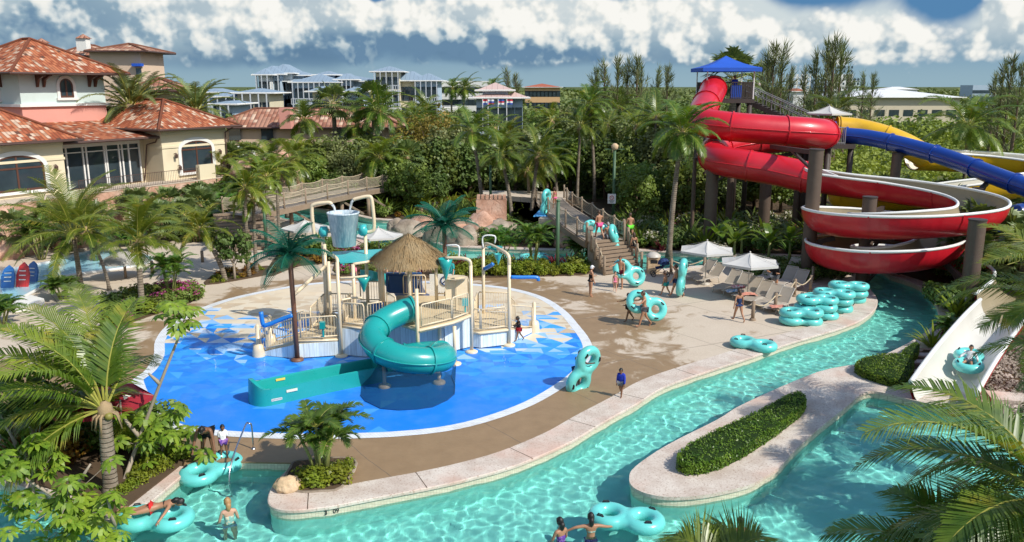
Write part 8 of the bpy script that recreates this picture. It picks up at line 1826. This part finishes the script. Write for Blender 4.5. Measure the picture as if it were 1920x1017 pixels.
# rope fences
def rope_fence(lab, pts, h=.95):
    o = thing('rope_fence', lab, 'rope fence', pts[0])
    for p in pts: q = MB(); q.tube([p, p+V3(0, 0, h)], .09, 8); q.lathe(p, [(.16, 0), (.14, .1), (.09, .12)], 10); q.build('post', M_LOG, o, True)
    for a, b in zip(pts, pts[1:]): q = MB(); q.tube([a.lerp(b, t/8)+V3(0, 0, h-.12-.3*math.sin(math.pi*t/8)) for t in range(9)], .032, 6); q.build('rope', M_ROPE, o, True)
rope_fence('rope strung between short log posts along the loungers and stacked tubes', [G(1411, 601), G(1453, 584), G(1489, 556), G(1519, 548), G(1523, 530)]); rope_fence('rope and log posts between the first parasol and the river', [G(1226, 508), G(1258, 514), G(1320, 512), G(1375, 508), G(1440, 512)])
rope_fence('log posts with rope on the plaza behind the children pool', [G(378, 490), G(380, 470), G(286, 512), G(240, 505)]) if 0 else None
for px_, py_, lab in ((380, 492, 'lone dark wooden post on the plaza near the leaning palm'), (286, 512, 'lone dark wooden post by the thatched sunshade')):
    q = MB(); g_ = G(px_, py_); q.tube([g_, g_+V3(0, 0, .75)], .1, 8); tag(q.build('wooden_post', M_LOG, None, True), lab, 'post')
# bin, stroller
o = thing('litter_bin', 'beige litter bin in a slatted case beside the stairs', 'litter bin', G(1224, 512)); g_ = G(1224, 512); q = MB(); q.box(g_+V3(0, 0, .5), (.7, .6, 1.0)); q.build('case', M_ROCKT, o); q = MB(); q.lathe(g_+V3(0, 0, 1.0), [(.45, 0), (.42, .12), (.2, .25), (0, .28)], 12); q.build('lid', M_LFR, o, True); q = MB(); q.box(g_+V3(0, -.305, .75), (.4, .03, .2)); q.build('flap', M_BLACK, o)
g_ = G(1237, 518); o = thing('stroller', 'navy folding stroller parked by the litter bin', 'stroller', g_)
q = MB(); q.sweep([g_+V3(-.25, 0, .45), g_+V3(.1, 0, .5), g_+V3(.35, 0, .95)], [(-.22, .08), (-.2, 0), (.2, 0), (.22, .08)]); q.build('seat', CL['navy'], o)
q = MB(); q.lathe(g_+V3(.2, 0, .72), [(.36, .0), (.33, .18), (.2, .32), (0, .36)], 12, 1, .75); q.build('hood', CL['navy'], o, True)
for s_ in (-.24, .24):
    q = MB(); q.tube([g_+V3(-.4, s_, .15), g_+V3(.1, s_, .55), g_+V3(.55, s_, 1.02)], .018, 6); q.tube([g_+V3(.4, s_, .15), g_+V3(.05, s_, .6)], .018, 6); q.build('frame', M_BLACK, o, True)
    for dx in (-.4, .4): q = MB(); q.tube([g_+V3(dx+.13*math.cos(i*.52), s_, .14+.13*math.sin(i*.52)) for i in range(12)], .025, 6, closed=True); q.build('wheel', M_BLACK, o, True)
# poles with lamp / sign
M_GPOLE = mk('green painted pole', (.055, .12, .06), .5, .15, 2, .1, 14, dirt=.2)
def lamp(px, py, ytop, lab, z=0.0, head=False, sign=None):
    b = G(px, py, z); t = A(px, ytop, b.y); o = thing('lamp_pole', lab, 'pole', b); q = MB(); q.tube([b, V3(b.x, b.y, t.z)], .11, 10); q.lathe(b, [(.2, 0), (.2, .12), (.11, .16)], 12); q.build('pole', M_GPOLE, o, True)
    q = MB(); q.lathe(V3(b.x, b.y, t.z), [(.11, 0), (.14, .03), (.1, .1), (0, .12)], 10); q.build('cap', M_GPOLE, o, True)
    if head: q = MB(); q.lathe(V3(b.x, b.y, t.z+.05), [(.1, 0), (.24, .1), (.28, .35), (.12, .5), (0, .52)], 12); q.build('lamp_head', M_ROCKT, o, True); q = MB(); q.box((b.x, b.y, t.z+.12), (1.5, .1, .06)); q.build('cross_arm', M_GPOLE, o)
    if sign:
        c = A(px-2, sign, b.y-.15); q = MB(); q.box(c, (.62, .04, .75)); s_ = q.build('sign', M_WHITE, o); q = MB(); q.tube([c+V3(.15*math.cos(i*.4), -.03, .08+.15*math.sin(i*.4)) for i in range(16)], .022, 5, closed=True); q.beam(c+V3(-.1, -.03, .18), c+V3(.1, -.03, -.02), .03, .02); q.build('ring', mk('sign red', (.6, .03, .03), .5), s_); q = MB()
        for k in range(3): q.box(c+V3(0, -.025, -.14-.07*k), (.42-.08*k, .01, .025))
        q.build('text_lines', M_BLACK, s_)
lamp(1045, 514, 378, 'green pole standing in the back bed in front of the footbridge'); lamp(920, 398, 312, 'green pole among the coconut palms left of the castle wall', 1.0); lamp(1149, 420, 283, 'green lamp pole with a white warning sign behind the stairs', .5, True, 373); lamp(500, 470, 378, 'green pole beside the near end of the rope bridge')
# hand rail at the inlet
o = thing('grab_rail', 'bent chrome hand rail leading into the inlet', 'hand rail', G(475, 842)); a = G(475, 842); b = G(432, 905, ZW); q = MB(); q.tube(smooth_line([a, a+V3(0, 0, .75), a+V3(-.06, -.06, .86), a+V3(-.16, -.15, .8), V3(b.x, b.y, ZW+.35), V3(b.x, b.y, ZF)], 4), .025, 8); q.build('rail', M_STEEL, o, True)
q = MB(); q.lathe(a, [(.07, 0), (.06, .03), (.03, .04)], 10); q.build('flange', M_STEEL, o, True)
# depth marks on the waterline tiles
def wtext(txt, p, dirv, h, m, name, lab):
    cu = bpy.data.curves.new('t', 'FONT'); cu.body = txt; cu.size = h; cu.extrude = .002; cu.offset = .004; o = bpy.data.objects.new('tmpt', cu); COL.objects.link(o); dg = bpy.context.evaluated_depsgraph_get(); me = bpy.data.meshes.new_from_object(o.evaluated_get(dg)); bpy.data.objects.remove(o)
    d = Vector(dirv).normalized(); up_ = V3(0, 0, 1); n = d.cross(up_); Mx = Matrix((d, up_, n)).transposed().to_4x4(); Mx.translation = p; me.transform(Mx); me.materials.append(m); o = bpy.data.objects.new(name, me); COL.objects.link(o); return tag(o, lab, 'marking')
bi = min(range(len(bank_deck)), key=lambda i: (bank_deck[i]-G(612, 953)).length); da_ = (bank_deck[4]-bank_deck[0]).normalized(); nb = V3(da_.y, -da_.x, 0)
wtext('3   09', bank_deck[0]-da_*.15+nb*.008+V3(0, 0, -.185), da_, .17, M_BLACK, 'depth_mark', 'black depth figures 3 and 09 on the cream waterline tiles')
# children pool with floats
q = MB(); kp = smooth_line(g2([(-20, 520), (100, 492), (170, 474), (265, 478), (285, 492), (230, 505), (120, 520), (70, 545), (-20, 585)], .02), 3, True); 
M_KID = mk('pale blue pool plaster', (.36, .66, .76), .25, .08, .7, .1, 2, coat=.4); q.prism([(p.x, p.y) for p in kp], 0, .045); tag(q.build('kids_pool_water', M_KID), kind='structure')
q = MB(); q.tube([p+V3(0, 0, .04) for p in kp], .1, 6, closed=True); tag(q.build('kids_pool_kerb', M_LWHITE, None, True), kind='structure')
M_RFL = mk('red float', (.6, .03, .03), .4, .1, 2, .05, 8, coat=.3); M_BFL = mk('blue float', (.02, .14, .42), .4, .1, 2, .05, 8, coat=.3)
def board(px, py, h, m, lab, rz=0, m2=None):
    g_ = G(px, py, .04); o = thing('pool_float', lab, 'pool float', g_); q = MB(); pr = [(-.32, 0), (-.36, h*.5), (-.22, h*.85), (0, h), (.22, h*.85), (.36, h*.5), (.32, 0)]
    ca, sa_ = math.cos(rz), math.sin(rz)
    def P_(x, z, d): return g_+V3(x*ca-d*sa_, x*sa_+d*ca+z*.35, z)
    A_ = [P_(x, z, -.06) for x, z in pr]; B_ = [P_(x, z, .06) for x, z in pr]; q.strip(A_, B_, True); q.add(A_, [tuple(range(7))]); q.add(B_, [tuple(range(7))[::-1]]); q.build('board', m, o)
    for k in range(3): q = MB(); q.beam(P_(-.18, h*(.3+.18*k), -.075), P_(.18, h*(.3+.18*k), -.075), .03, .05); q.build('stripe', m2 or M_WHITE, o)
board(42, 538, 1.3, M_RFL, 'red surf shaped float in the children pool'); board(14, 540, 1.2, M_BFL, 'dark blue surf shaped float left of the red float', .2); board(60, 528, 1.1, M_BFL, 'blue surf shaped float right of the red float', -.2)
q = MB(); bt = [G(x, y, .02) for x, y in ((20, 572), (60, 563), (84, 570), (56, 582), (20, 586))]; q.prism([(p.x, p.y) for p in bt], .0, .3); tag(q.build('toy_boat', M_WHITE), 'white moulded hull of a play boat at the edge of the children pool', 'play boat')
